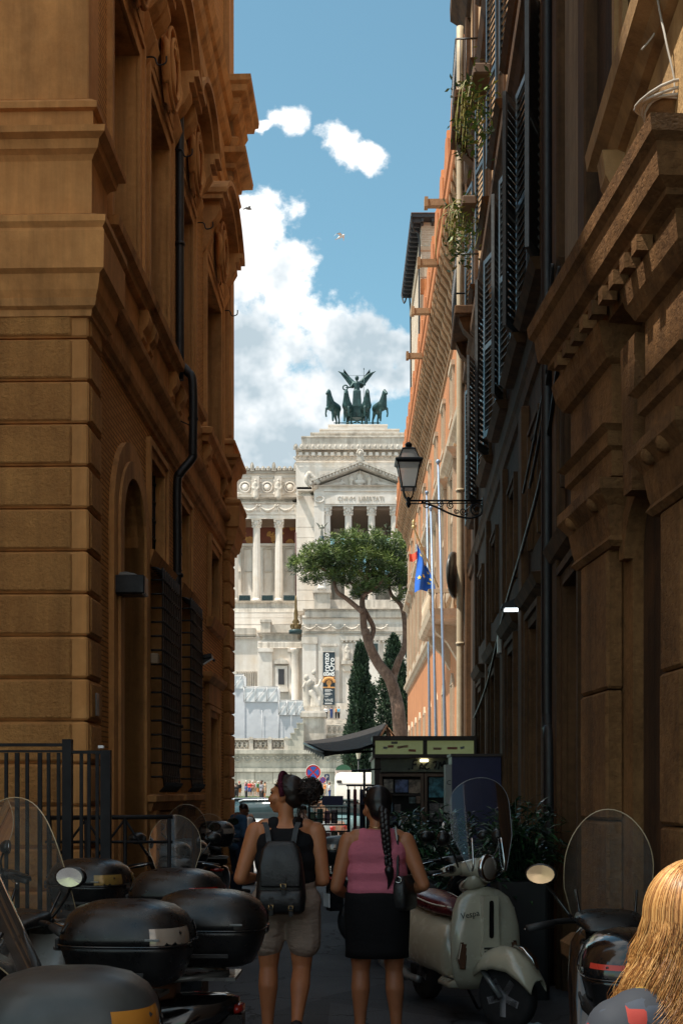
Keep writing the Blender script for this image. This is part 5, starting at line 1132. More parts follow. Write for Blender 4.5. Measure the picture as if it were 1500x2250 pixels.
# scaffold
SY = 166; O = Vector((pxx(590, SY), SY, pz(1625, SY)))
t = thing('sheeted_scaffold', 'stepped scaffold wrapped in white sheeting with painted grey shade below in front of the monument', 'scaffold', O)
def sheet_mat(name, c):
    m, T, b = mk(name); pos = T.n('ShaderNodeNewGeometry').outputs['Position']; n = T.noise(pos, .5, 4); T.link(T.ramp(n, [(.35, tuple(x * .92 for x in c)), (.65, c)]), b.inputs['Base Color']); b.inputs['Roughness'].default_value = .7
    w = T.noise(pos, .25, 3); T.link(T.n('ShaderNodeBump', ins={'Strength': .35, 'Distance': .5, 'Height': w}).outputs[0], b.inputs['Normal']); return m
SG, SWH = sheet_mat('shaded_sheeting', (.62, .63, .66)), sheet_mat('white_sheeting', (.82, .82, .82))  # grey copy: shade on the lower white sheets put into the colour
def rel(mb, name, mat): o = mb.build(name, mat, t); o.location = -O; return o
rel(vbox(MB(), 470, 538, 1512, 1630, SY, SY + 8), 'sheet_bay', SG); rel(vbox(MB(), 538, 612, 1541, 1630, SY + .1, SY + 8), 'sheet_bay', SG); rel(vbox(MB(), 612, 668, 1570, 1630, SY + .2, SY + 8), 'sheet_bay', SG)
for (a, b, c_, d) in ((470, 535, 1482, 1513), (536, 611, 1509, 1542), (612, 668, 1539, 1571)):
    rel(vbox(MB(), a, b, c_, d, SY - .1, SY + 5), 'upper_sheet', SWH)
    m2 = MB(); n = 3
    for k in range(n + 1): px = a + (b - a) * k / n; m2.rod((pxx(px, SY - .2), SY - .2, pz(c_, SY)), (pxx(px, SY - .2), SY - .2, pz(d, SY)), .05, 5)
    m2.rod((pxx(a, SY), SY - .2, pz(c_, SY)), (pxx(b, SY), SY - .2, pz(c_, SY)), .05, 5)
    for k in range(n): p0, p1 = a + (b - a) * k / n, a + (b - a) * (k + 1) / n; m2.rod((pxx(p0, SY), SY - .2, pz(d, SY)), (pxx(p1, SY), SY - .2, pz(c_, SY)), .04, 5)
    rel(m2, 'scaffold_tubes', plain('galvanised_tube', (.5, .5, .5), .4, .3))
m2 = MB()
for px in (575, 612, 640): m2.rod((pxx(px, SY), SY - .08, pz(1630, SY)), (pxx(px, SY), SY - .08, pz(1560, SY)), .03, 5)
rel(m2, 'sheet_seams', SWH)
# statue group on its pedestal
PY = 152; s = PY / F
t = thing('statue_pedestal', 'tall square marble pedestal of the white statue group', 'pedestal', Vector((pxx(688, PY), PY, pz(1645, PY)))); O = t.location.copy()
def rel2(mb, name, mat): o = mb.build(name, mat, t); o.location = -O; return o
rel2(vbox(MB(), 665, 712, 1575, 1680, PY, PY + 3), 'shaft', MARS); rel2(vbox(MB(), 659, 717, 1566, 1575, PY - .4, PY + 3.4), 'cornice', MARS); rel2(vbox(MB(), 662, 714, 1562, 1567, PY - .2, PY + 3.2), 'cap', MAR); rel2(vbox(MB(), 670, 705, 1553, 1563, PY + .3, PY + 2.6), 'plinth', MARS)
t = thing('white_statue_group', 'white marble statue group of draped figures on the tall pedestal', 'statue', Vector((pxx(687, PY), PY + 1.5, pz(1553, PY))))
gp = robed(3.6, .2, 1) + [((-.5, -.2, 3.3), .45, (-.9, -.1, 2.7), .38), ('e', (-.85, -.3, 3.9), (.34, .34, .4)), ((-.9, -.1, 2.8), .45, (-.7, 0, .2), .6), ((-.2, -.4, 2.0), .3, (.7, -.5, .2), .38), ((.5, 0, 2.6), .4, (1.0, .1, 1.5), .42), ((1.0, .1, 1.5), .4, (.7, .1, .1), .4), ((-.9, -.3, 3.3), .2, (-1.3, -.5, 2.6), .15), ((.3, .1, 4.0), .12, (.2, .1, 4.9), .1), ('e', (.1, 0, 4.55), (.3, .3, .35)), ((.9, -.2, 3.0), .14, (1.15, -.4, 3.7), .1)]
organic('figures', gp, MARS, t, .075, 2)
# --- retaining wall with pierced balustrade
WY = 150; O = Vector((pxx(640, WY), WY, .8))
t = thing('retaining_wall', 'weathered grey stone wall with pierced balustrade at the foot of the monument', 'wall', O)
def rel3(mb, name, mat): o = mb.build(name, mat, t); o.location = -O; return o
rel3(vbox(MB(), 380, 1000, 1652, 1750, WY, WY + 4), 'wall_face', MARW); rel3(vbox(MB(), 380, 1000, 1648, 1656, WY - .5, WY + 3), 'coping', MARW)
rel3(vbox(MB(), 380, 1000, 1688, 1696, WY - .35, WY + .5), 'string_course', MARW); rel3(vbox(MB(), 380, 1000, 1722, 1752, WY - .5, WY + .5), 'plinth', MARW)
gm = None
for k in range(14):
    px = 500 + 22 * k
    if px > 760: break
    if gm is None:
        m2 = MB(); m2.tube([(-.5 + 1.0 * q, -.08, -.42 * math.sin(math.pi * q)) for q in [i / 8 for i in range(9)]], .09, 5); m2.ell((-.5, -.08, .1), (.16, .1, .16), 6, 5); m2.ell((0, -.08, .12), (.2, .1, .12), 6, 5)
        gm = m2.build('frieze_garland', MARW, t); gm.location = Vector((pxx(px, WY), WY - .05, pz(1666, WY))) - O
    else: inst(gm, 'frieze_garland', t, Vector((pxx(px, WY), WY - .05, pz(1666, WY))) - O)
for k in range(8): rel3(vbox(MB(), 480 + 40 * k, 518.6 + 40 * k, 1697, 1721.5, WY - .12 - .05 * (k % 2), WY + .2), 'stone_block', MARW)
for k, px in enumerate((500, 551, 592, 628)):
    m2 = MB(); vbox(m2, px - 4, px + 5, 1624, 1650, WY + .2, WY + 1.0); m2.prism([(pxx(px - 4.5, WY), pz(1624, WY)), (pxx(px + 5.5, WY), pz(1624, WY)), (pxx(px + 4, WY), pz(1620, WY)), (pxx(px + .5, WY), pz(1618.5, WY)), (pxx(px - 3, WY), pz(1620, WY))], WY + .1, WY + 1.1, 'y'); rel3(m2, 'balustrade_post', MARS)
for (a, b) in ((505, 547), (556, 588), (597, 624)):
    m2 = MB(); vbox(m2, a, b, 1622, 1626, WY + .3, WY + .9); vbox(m2, a, b, 1645, 1650, WY + .3, WY + .9); n = int((b - a) / 9)
    for k in range(n):
        cx = pxx(a + (b - a) * (k + .5) / n, WY); cz = pz(1635.5, WY); hw = pxx(750 + (b - a) / n / 2, WY); hz = (1645 - 1626) / 2 * s
        for sx, sz in ((1, 1), (1, -1)): m2.rod((cx - hw * sx, WY + .6, cz - hz * sz), (cx + hw * sx, WY + .6, cz + hz * sz), .07, 5)
        m2.rod((cx - hw, WY + .6, cz), (cx + hw, WY + .6, cz), .06, 5); m2.rod((cx, WY + .6, cz - hz), (cx, WY + .6, cz + hz), .06, 5)
    vbox(m2, a, b, 1622, 1650, WY + .8, WY + .88); rel3(m2, 'pierced_panel', MARS)
m2 = MB()
for (a, b, y0) in ((624, 640, 1624), (638, 648, 1612), (646, 656, 1602), (652, 667, 1590)): vbox(m2, a, b, y0, 1652, WY + .15 + .01 * a / 100, WY + 2); vbox(m2, a - 1, b, y0 - 2, y0, WY + .05, WY + 2.1)
rel3(m2, 'stepped_ramp_wall', MARW)
# stair flight right of the pedestal
t = thing('monument_stair', 'wide flight of marble steps with a pierced parapet right of the statue pedestal', 'stairs', Vector((pxx(790, 156), 156, pz(1660, 156)))); O = t.location.copy()
for k in range(9): o = vbox(MB(), 716, 960, 1597 - 1.9 * (k + 1), 1600 - 1.9 * k, 156 + .8 * k, 170).build('step', MARS, t); o.location = -O
o = vbox(MB(), 716, 960, 1597, 1680, 155.9, 168).build('stair_wall', MARS, t); o.location = -O
m2 = MB(); vbox(m2, 718, 960, 1593, 1596, 154.5, 155); vbox(m2, 718, 960, 1612, 1616, 154.5, 155)
for k in range(20):
    px = 724 + 11 * k; cx, cz = pxx(px, 154.7), pz(1604, 154.7); r_ = 8 * s
    for a in range(4): m2.rod((cx - 5.5 * s * math.cos(a * .785), 154.7, cz - r_ * math.sin(a * .785)), (cx + 5.5 * s * math.cos(a * .785), 154.7, cz + r_ * math.sin(a * .785)), .07, 4)
o = m2.build('pierced_parapet', MARS, t); o.location = -O
# ------------------------------------------------------------------ trees in the square
PBARK = stone('pine_bark', (.14, .085, .06), (.26, .165, .12), (.06, .04, .035), bump=1, bd=.08, bscale=7, fine=4, big=1.0)
PNEED = [plain('pine_needles%d' % i, c, .6, var=.25, scale=1.5) for i, c in enumerate(((.055, .095, .016), (.10, .15, .026), (.17, .22, .045), (.025, .048, .012)))]
CYP = [plain('cypress_leaf%d' % i, c, .7, var=.3, scale=2) for i, c in enumerate(((.012, .032, .016), (.02, .05, .02), (.03, .065, .025)))]
TY = 112.0; ts = TY / F
PT = thing('umbrella_pine', 'tall umbrella pine with forked leaning trunk in front of the monument', 'tree', Vector((pxx(880, TY), TY, .65)))
O = PT.location.copy()
def limb(pts, r0, r1, dy=0, n=6):
    q = spline([P(px, py, TY + dy + (k % 2) * .5) - O for k, (px, py) in enumerate(pts)], n); return q, [r0 + (r1 - r0) * i / (len(q) - 1) for i in range(len(q))]
limbs = [([(884, 1735), (880, 1640), (875, 1570), (868, 1530), (855, 1491), (830, 1457), (811, 1418), (802, 1385)], .75, .40, 0), ([(806, 1400), (800, 1382), (797, 1345), (796, 1317), (805, 1278), (809, 1228), (818, 1195)], .40, .12, 0),
         ([(810, 1415), (820, 1382), (806, 1351), (797, 1335)], .26, .22, .6), ([(796, 1345), (763, 1317), (740, 1300), (731, 1273), (713, 1253), (680, 1240)], .26, .08, -.5), ([(797, 1317), (775, 1285), (745, 1265), (715, 1235)], .18, .06, 1),
         ([(797, 1310), (830, 1285), (860, 1255), (880, 1225)], .18, .06, -1), ([(862, 1500), (866, 1480), (876, 1450), (889, 1418), (889, 1368), (881, 1331), (861, 1309), (855, 1284), (862, 1250)], .42, .10, .4),
         ([(884, 1345), (895, 1320), (893, 1280), (885, 1240)], .2, .08, -.4), ([(805, 1278), (780, 1240), (765, 1215)], .14, .05, .5), ([(808, 1250), (835, 1225), (850, 1200)], .14, .05, -.3)]
mb = MB()
for pts, r0, r1, dy in limbs:
    q, rr = limb(pts, r0, r1, dy); mb.tube(q, rr, 9)
mb.build('trunk', PBARK, PT)
rnd = random.Random(11)
lobes = [(668, 1243, 34, 26, 3), (700, 1222, 42, 30, 4), (690, 1268, 32, 18, 2), (738, 1232, 46, 30, 4), (760, 1205, 46, 30, 5), (800, 1195, 48, 28, 5), (840, 1202, 44, 30, 5), (875, 1215, 34, 34, 4), (800, 1240, 70, 34, 5), (850, 1255, 46, 34, 4), (885, 1265, 24, 42, 3), (755, 1268, 40, 24, 3), (825, 1285, 40, 26, 3), (790, 1300, 26, 16, 2), (880, 1310, 16, 16, 2)]
mbs = [MB() for _ in range(4)]
for (px, py, rx, ry, dp) in lobes:
    nclump = int(rx * ry / 18)
    for c in range(nclump):
        u, v, w = rnd.gauss(0, 1), rnd.gauss(0, 1), rnd.gauss(0, 1); L = math.sqrt(u * u + v * v + w * w); rr = rnd.uniform(.62, 1.0) if rnd.random() < .8 else rnd.uniform(.2, .7); u, v, w = u / L * rr, v / L * rr, w / L * rr
        if w < -.45: w *= .6
        cc = P(px, py, TY) - O + Vector((u * rx * ts, v * dp, w * ry * ts)); cr = rnd.uniform(.28, .55)
        mi = min(3, max(0, int(rnd.gauss(1.2 + .8 * w, .8)))) if w > -.2 else rnd.choice((0, 3, 3))  # crown shade put into the colour: undersides take the darker needles
        for k in range(30):
            a = rnd.uniform(0, 6.283); e = math.asin(rnd.uniform(-.5, 1)); d = Vector((math.cos(a) * math.cos(e), math.sin(a) * math.cos(e), math.sin(e)))
            p = cc + d * cr * rnd.uniform(.3, 1.0); sd = d.cross(Vector((rnd.gauss(0, 1), rnd.gauss(0, 1), rnd.gauss(0, 1)))).normalized() * .04; L2 = rnd.uniform(.20, .42)
            mbs[mi].add([p - sd, p + sd, p + d * L2 + sd * .5, p + d * L2 - sd * .5], [(0, 1, 2, 3)])
for mi in range(4): mbs[mi].build('crown', PNEED[mi], PT)
def conifer(label, px0, px1, py0, py1, Y, seed, n, name='cypress_tree', loose=0.0):
    s = Y / F; cx = (px0 + px1) / 2; base = Vector((pxx(cx, Y), Y, .7)); t = thing(name, label, 'tree', base); rn = random.Random(seed)
    h = pz(py0, Y) - .7; W = (px1 - px0) / 2 * s; mb = MB(); mb.tube([(0, 0, 0), (0.1, 0, h * .5), (0, 0, h * .93)], [.28, .2, .05], 8)
    for k in range(24):
        z = h * rn.uniform(.15, .85); a = rn.uniform(0, 6.28); r = W * .8 * (1 - z / h) ** .6; mb.tube([(0, 0, z), (r * math.cos(a), r * math.sin(a), z + r * .9)], [.06, .02], 5)
    mb.build('trunk', PBARK, t); ms = [MB() for _ in range(3)]
    for c in range(n):
        zt = rn.random() ** 1.25; z = h * (.06 + .94 * zt); prof = (1 - zt) ** .55 * (1 - .25 * (1 - zt) ** 6); a = rn.uniform(0, 6.28)
        lump = .78 + .42 * mnoise.noise(Vector((math.cos(a) * 1.6, math.sin(a) * 1.6, z * .45 + seed))) + loose * rn.gauss(0, .25)
        r = W * prof * lump * (rn.uniform(.75, 1.0) if rn.random() < .85 else rn.random()); c0 = Vector((r * math.cos(a), r * math.sin(a), z)); mi = min(2, int(rn.random() * 2 + (lump > .9)))
        up = Vector((math.cos(a) * .45, math.sin(a) * .45, 1)).normalized()
        for k in range(7):
            d = (up + Vector((rn.gauss(0, .35), rn.gauss(0, .35), rn.gauss(0, .3)))).normalized(); sd = d.cross(Vector((rn.gauss(0, 1), rn.gauss(0, 1), rn.gauss(0, 1)))).normalized() * rn.uniform(.05, .10)
            p = c0 + Vector((rn.gauss(0, .12), rn.gauss(0, .12), rn.gauss(0, .15))); L2 = rn.uniform(.2, .42); ms[mi].add([p - sd * .4, p + d * L2 * .5 + sd, p + d * L2, p + d * L2 * .5 - sd], [(0, 1, 2, 3)])
    for i in range(3): ms[i].build('crown', CYP[i], t)
conifer('dark pointed cypress left of the pine trunk', 738, 846, 1418, 1650, 124, 4, 4200)
conifer('loose dark evergreen behind the pine trunk beside the palazzo', 800, 930, 1400, 1650, 130, 9, 3600, 'evergreen_tree', .6)
conifer('dark bushy evergreen hidden mostly behind the kiosk awning', 752, 800, 1555, 1735, 122, 13, 900, 'evergreen_tree', .4)
# ------------------------------------------------------------------ kiosk and things around it
WOODB = plain('brown_painted_metal', (.045, .026, .018), .5, .1)
KY = 20.0; ks = KY / F
def kb(mb, px0, px1, py0, py1, Y0, Y1, mat=0): mb.box(pxx(px0, Y0) , pxx(px1, Y0), Y0, Y1, pz(py0, Y0), pz(py1, Y0), mat=mat); return mb
KI = thing('newspaper_kiosk', 'dark brown street kiosk with glowing sign panels and glazed display cases', 'kiosk', Vector((pxx(932, KY), KY, 0))); KO = KI.location.copy()
def kp(mb, name, mat, par=None):
    o = mb.build(name, mat, par or KI)
    if par is None: o.location = -KO
    return o
mb = MB(); x0, x1 = pxx(823, KY), pxx(1043, KY); mb.box(x0, x1, KY + .12, KY + 2.4, 0.05, 2.5); kp(mb, 'body', WOODB)
mb = kb(MB(), 818, 1046, 1617, 1627, KY - .12, KY + 2.6); kb(mb, 818, 1046, 1657, 1665, KY - .10, KY + 2.5); kb(mb, 929, 938, 1626, 1658, KY - .08, KY + .1); kb(mb, 818, 824, 1626, 1658, KY - .08, KY + .1); kb(mb, 1041, 1046, 1626, 1658, KY - .08, KY + .1); kp(mb, 'fascia_frame', WOODB)
SIGN = plain('glowing_sign_panel', (.34, .36, .20), .4, emit=((.42, .48, .20), .10), var=.25, scale=2.5)
for a, b in ((824, 929), (938, 1041)): kp(kb(MB(), a, b, 1627, 1657, KY - .02, KY + .08), 'sign_panel', SIGN)
STK = [plain('sticker%d' % i, c, .6) for i, c in enumerate(((.45, .16, .10), (.30, .30, .28), (.42, .25, .14)))]
for i, (px, py, w, rot) in enumerate(((858, 1640, 13, -2), (846, 1643, 9, 0), (884, 1641, 24, -8), (905, 1649, 16, 3), (866, 1632, 14, 0), (960, 1645, 18, 1), (993, 1644, 22, 0), (1015, 1643, 9, -12))):
    mb = MB(); mb.box(-w / 2 * ks, w / 2 * ks, -.006, 0, -2.6 * ks, 2.6 * ks); o = kp(mb, 'sticker', STK[i % 3]); o.location = P(px, py, KY - .022) - KO; o.rotation_euler = (0, R(rot), 0)
kp(kb(MB(), 836, 1040, 1666, 1696, KY + .0, KY + .1), 'lintel_panel', plain('dull_green_panel', (.12, .13, .09), .6, var=.3))
mb = MB(); GR = plain('black_spray_paint', (.008, .008, .008), .5)
def scrawl(pts): mb.tube(spline([P(px, py, KY - .012) - KO + KO for px, py in pts], 5), .014, 5)
for pts in ([(897, 1691), (898, 1690), (899, 1691)], [(905, 1690), (908, 1672), (918, 1670)], [(906, 1680), (915, 1679)], [(921, 1690), (926, 1676), (930, 1688), (924, 1684)], [(940, 1674), (933, 1680), (935, 1689), (943, 1687)], [(950, 1676), (958, 1674), (954, 1688)], [(962, 1690), (966, 1674), (970, 1684), (976, 1672), (978, 1688)], [(990, 1674), (983, 1677), (988, 1683), (982, 1689)]): scrawl(pts)
kp(mb, 'graffiti', GR)
t2 = kp(MB().cham(pxx(922, KY), pxx(940, KY), KY - .08, KY + .0, pz(1674, KY), pz(1668, KY), .01), 'lamp', plain('kiosk_lamp_lit', (.9, .85, .6), .4, emit=((1.0, .85, .5), 3.0)))
# display cases
mb = MB()
for a, b in ((834, 930), (932, 988)):
    kb(mb, a, b, 1700, 1706, KY - .05, KY + .12); kb(mb, a, a + 6, 1706, 1860, KY - .05, KY + .12); kb(mb, b - 6, b, 1706, 1860, KY - .05, KY + .12)
kp(mb, 'case_frame', plain('worn_wood_frame', (.16, .09, .055), .55, var=.3))
kp(kb(MB(), 838, 990, 1704, 1880, KY + .10, KY + .14), 'case_back', DARK)
POS = [(.05, .12, .16), (.04, .07, .18), (.20, .13, .08), (.03, .14, .17), (.13, .10, .09), (.22, .12, .07), (.06, .10, .10), (.25, .2, .15)]
for i, (px, py, w, h, c) in enumerate(((853, 1727, 20, 30, 7), (882, 1727, 28, 28, 1), (911, 1728, 26, 30, 2), (959, 1730, 34, 44, 3), (852, 1755, 10, 10, 5), (873, 1776, 14, 18, 4), (919, 1757, 10, 16, 5), (853, 1775, 18, 24, 0), (853, 1802, 18, 20, 6), (869, 1800, 16, 14, 1), (905, 1758, 14, 14, 6), (890, 1800, 18, 20, 2), (912, 1798, 18, 24, 0), (960, 1785, 34, 40, 4))):
    m, T, b = mk('poster%d' % i); pos = T.n('ShaderNodeNewGeometry').outputs['Position']; n = T.noise(pos, 9, 3, .6); cc = POS[c]; T.link(T.ramp(n, [(.38, tuple(x * .35 for x in cc)), (.5, cc), (.66, tuple(min(x * 2.2 + .03, 1) for x in cc))]), b.inputs['Base Color']); b.inputs['Roughness'].default_value = .3
    kp(kb(MB(), px - w / 2, px + w / 2, py - h / 2, py + h / 2, KY + .06, KY + .075), 'postcard_poster', m)
for py in (1745, 1790, 1835): kp(kb(MB(), 840, 924, py, py + 3, KY - .0, KY + .1), 'shelf', WOODB)
# awning
mb = MB(); A = P(820, 1640, 19.9); B = P(848, 1594, 23.6); C = P(668, 1634, 23.6); D = P(712, 1655, 19.9); up = Vector((0, 0, .05))
n = 8
def aw(u, v): p = (A.lerp(D, u)).lerp(B.lerp(C, u), v); return p - Vector((0, 0, .06 * math.sin(math.pi * u)))
vs = [aw(i / n, j / n) for j in range(n + 1) for i in range(n + 1)]; vt = [p + up for p in vs]; m_ = n + 1
mb.add(vs + vt, [(j * m_ + i, j * m_ + i + 1, (j + 1) * m_ + i + 1, (j + 1) * m_ + i) for j in range(n) for i in range(n)] + [(m_ * m_ + j * m_ + i, m_ * m_ + (j + 1) * m_ + i, m_ * m_ + (j + 1) * m_ + i + 1, m_ * m_ + j * m_ + i + 1) for j in range(n) for i in range(n)], smooth=True)
AWN = plain('brown_black_awning', (.011, .008, .007), .85, bump=.2)
for k in range(9):                       # scalloped valance on the outer edge
    a = D.lerp(C, k / 9); b = D.lerp(C, (k + 1) / 9); mb.add([a, b, b - Vector((0, 0, .07)), (a + b) / 2 - Vector((0, 0, .13)), a - Vector((0, 0, .07))], [(0, 1, 2, 3, 4)])
mb.add([A, D, D - Vector((0, 0, .06)), A - Vector((0, 0, .02))], [(0, 1, 2, 3)])
kp(mb, 'awning', AWN)
mb = MB()
for v in (.05, .5, .95): mb.rod(A.lerp(B, v) - Vector((0, 0, .1)), D.lerp(C, v) - Vector((0, 0, .03)), .018)
mb.rod(D, C, .025); mb.rod(A, B, .03); kp(mb, 'awning_arms', IRON)
mb = MB(); mb.add([B + Vector((0, -.02, .02)), P(868, 1617, 23.4), P(848, 1617, 23.4)], [(0, 1, 2)]); mb.add([B, P(868, 1617, 23.0), P(868, 1617, 23.5), B + Vector((0, .3, 0))], [(0, 1, 2, 3)]); kp(mb, 'awning_bracket', plain('orange_wood', (.30, .14, .06), .6))
# tall navy panel beside the kiosk
t = thing('navy_panel', 'tall navy blue panel with a pale lettered edge standing beside the kiosk', 'panel', Vector((pxx(1045, 15), 15, 0))); O = t.location.copy()
mb = kb(MB(), 992, 1100, 1661, 2020, 15, 15.5); o = mb.build('board', plain('navy_panel_paint', (.012, .010, .055), .45), t); o.location = -O
o = kb(MB(), 990, 1102, 1656, 1662, 14.97, 15.53).build('cap', WOODB, t); o.location = -O
o = kb(MB(), 979, 992, 1680, 2020, 14.99, 15.3).build('pale_edge', plain('pale_edge_board', (.30, .28, .25), .6), t); o.location = -O
for k, (ch, py) in enumerate((('C', 1720), ('o', 1785), ('S', 1945), ('r', 1962), ('a', 1980))): text_obj('letter', ch, .085, GR, t, P(985.5, py, 14.985) - O, (R(90), 0, 0), ext=.001)
# leafy shrubs in planters
SHR = [plain('shrub_leaf%d' % i, c, .28, var=.3, scale=8, spec=.6) for i, c in enumerate(((.015, .05, .02), (.025, .08, .03), (.045, .11, .04), (.01, .03, .015)))]
def leafy(name, label, base, h, W, n, seed, z0, L0=.16):
    rn = random.Random(seed); t = thing(name, label, 'plant', base); ms = [MB() for _ in range(4)]; st = MB()
    for c in range(n):
        a = rn.uniform(0, 6.28); r = W * math.sqrt(rn.random()); z = z0 + (h - z0) * rn.random() ** .8 * (1 - .25 * (r / W)); c0 = Vector((r * math.cos(a), r * math.sin(a) * .8, z))
        st.tube(spline([(c0.x * .1, c0.y * .1, z0 - .05), (c0.x * .5, c0.y * .5, (z0 + z) / 2), c0], 3), [.010] * 4 + [.005] * 3, 4)
        for k in range(11):
            aa = k * 2.4 + rn.uniform(-.3, .3); e = rn.uniform(-.3, .9); d = Vector((math.cos(aa) * math.cos(e), math.sin(aa) * math.cos(e), math.sin(e))); L = L0 * rn.uniform(.7, 1.3); sd = d.cross(Vector((0, 0, 1))).normalized() * L * .10; dn = Vector((0, 0, -.25 * L))
            p = c0 - Vector((0, 0, .03 * k * rn.random())); ms[rn.randrange(4)].add([p, p + d * L * .35 + sd, p + d * L * .7 + sd * .8 + dn * .4, p + d * L + dn, p + d * L * .7 - sd * .8 + dn * .4, p + d * L * .35 - sd], [(0, 1, 2, 3, 4, 5)])
    for i in range(4): ms[i].build('leaves', SHR[i], t)
    st.build('stems', SHR[3], t); return t
BLKP = plain('black_planter', (.012, .012, .012), .5)
t = leafy('potted_shrub', 'glossy green shrub in a planter left of the navy panel', Vector((pxx(955, 12.2), 12.2, 0)), 1.62, .42, 62, 21, .75); MB().prism(rrect(.6, .4, .05), 0, .72, 'z').build('planter', BLKP, t)
t = leafy('potted_shrub', 'glossy shrub in a tall black planter between the scooter and the right wall', Vector((pxx(1140, 9.4), 9.4, 0)), 1.62, .30, 70, 22, .95, .15); MB().prism(rrect(.42, .42, .04), 0, .92, 'z').build('planter', BLKP, t)
t = leafy('potted_shrub', 'low dark shrub between the navy panel and the parked cream scooter', Vector((pxx(1010, 11.0), 11.0, 0)), 1.38, .40, 40, 23, .6); MB().prism(rrect(.5, .4, .05), 0, .6, 'z').build('planter', BLKP, t)
# souvenir racks
t = thing('souvenir_rack', 'dark souvenir rack hung with clothes beside the kiosk', 'rack', Vector((pxx(800, 18.5), 18.5, 0))); O = t.location.copy()
mb = MB(); mb.rod((0, 0, 0), (0, 0, 1.95), .02); mb.rod((-.28, 0, 1.72), (.28, 0, 1.72), .014); mb.rod((-.2, 0, 1.95), (.26, 0, 1.98), .014); mb.rod((-.3, -.2, .03), (.3, .2, .03), .02); mb.rod((-.3, .2, .03), (.3, -.2, .03), .02); mb.build('stand', IRON, t)
for k in range(6):
    mb = MB(); x = -.25 + .1 * k; mb.tube(spline([(x, -.16, 1.6), (x, 0, 1.7), (x, .16, 1.6)], 4), .008, 5); mb.prism([(-.17, 1.58), (-.06, 1.66), (.06, 1.66), (.17, 1.58), (.25, 1.42), (.17, 1.38), (.17, 1.02), (-.17, 1.0), (-.17, 1.38), (-.25, 1.42)], x - .02, x + .03, 'x'); mb.build('hanging_shirt', plain('rack_cloth%d' % k, ((.02, .018, .02), (.10, .012, .015), (.015, .015, .03), (.03, .025, .02), (.02, .02, .02), (.08, .01, .012))[k], .85), t)
t = thing('wire_basket_stand', 'wire basket stand of souvenirs with a small price sign', 'rack', Vector((pxx(722, 18.0), 18.0, 0)))
mb = MB()
for z in (.35, .75, 1.12):
    for k in range(8): mb.rod((-.28 + .08 * k, -.18, z), (-.28 + .08 * k, -.18, z + .27), .006, 4); 
    for q in (0, .09, .18, .27): mb.tube([(-.3, -.18, z + q), (.3, -.18, z + q), (.3, .18, z + q), (-.3, .18, z + q)], .007, 4, closed=True)
for sx in (-.3, .3): mb.rod((sx, .18, 0), (sx, .18, 1.5), .014); mb.rod((sx, -.18, 0), (sx, -.18, 1.4), .014)
mb.build('wire_frame', IRON, t)
rn = random.Random(3)
for k in range(14):
    zz = (.37, .77, 1.14)[k % 3]; x = -.24 + .11 * (k // 3); MB().cham(x - .045, x + .045, -.12, .08, zz, zz + rn.uniform(.15, .26), .008).build('souvenir_pack', plain('souvenir%d' % k, (rn.uniform(.03, .25), rn.uniform(.03, .14), rn.uniform(.02, .12)), .5), t)
MB().box(-.10, .22, -.2, -.19, 1.42, 1.56).build('price_sign', plain('navy_card', (.02, .02, .08), .5), t); text_obj('price', '€1,00', .10, plain('orange_print', (.8, .35, .10), .6), t, (.06, -.197, 1.49), (R(90), 0, 0), ext=.001)
# ------------------------------------------------------------------ traffic signs, lamp
RED, BLU, WHT = plain('sign_red', (.55, .03, .03), .4), plain('sign_blue', (.02, .10, .42), .4), plain('sign_white', (.75, .75, .73), .5)
GALV = plain('galvanised_post', (.35, .36, .37), .45, .5)
def no_stop(name, label, px, py, Y, d, extra=False):
    t = thing(name, label, 'traffic sign', gbase(px, Y)); z = pz(py, Y) - t.location.z; r = d / 2
    mb = MB(); mb.rod((0, .05, 0), (0, .05, z + r), .03, 8); mb.build('post', GALV, t)
    Mx = Matrix.Translation((0, 0, z)) @ Matrix.Rotation(R(90), 4, 'X')
    MB().lathe([(0, -.01), (r, -.01), (r, .006), (0, .006)], (0, 0, 0), 32, Mx, smooth=False).build('red_disc', RED, t)
    for k in range(4):
        a0 = k * 90 - 45 + 10; a1 = k * 90 + 45 - 10; pts = [(r * .10 * math.cos(R(k * 90)), r * .10 * math.sin(R(k * 90)))] + [(r * .74 * math.cos(R(a0 + (a1 - a0) * i / 8)), r * .74 * math.sin(R(a0 + (a1 - a0) * i / 8))) for i in range(9)]
        MB().prism([(x, z + y) for x, y in pts], -.016, -.008, 'y').build('blue_quarter', BLU, t)
    MB().tube([(r * .97 * math.cos(a), -.012, z + r * .97 * math.sin(a)) for a in [k * math.pi / 16 for k in range(32)]], r * .03, 5, closed=True).build('rim', WHT, t)
    if extra:
        MB().box(-r * .85, r * .85, -.01, .0, z - r * 1.75, z - r * 1.1).build('sub_plate', WHT, t); text_obj('plate_text', 'ECCETTO', r * .30, GR, t, (0, -.012, z - r * 1.28), (R(90), 0, 0), ext=.001)
        mb = MB(); mb.box(-r * .5, r * .5, -.013, -.01, z - r * 1.62, z - r * 1.5); mb.build('plate_print', GR, t)
no_stop('no_stopping_sign', 'large red and blue no-stopping sign left of the kiosk awning', 688, 1697, 46, .61, True)
no_stop('no_stopping_sign', 'smaller red and blue no-stopping sign behind the large one', 709, 1714, 64, .36)
t = thing('parking_sign', 'small dark sign with a white letter beside the smaller no-stopping sign', 'traffic sign', gbase(718, 66)); z = pz(1708, 66) - t.location.z
MB().rod((0, .05, 0), (0, .05, z), .03).build('post', GALV, t); MB().prism(rrect(.28, .36, .05, 3, 0, z), -.01, .01, 'y').build('plate', plain('dark_blue_plate', (.02, .05, .12), .5), t); text_obj('letter', 'P', .25, WHT, t, (0, -.015, z), (R(90), 0, 0))
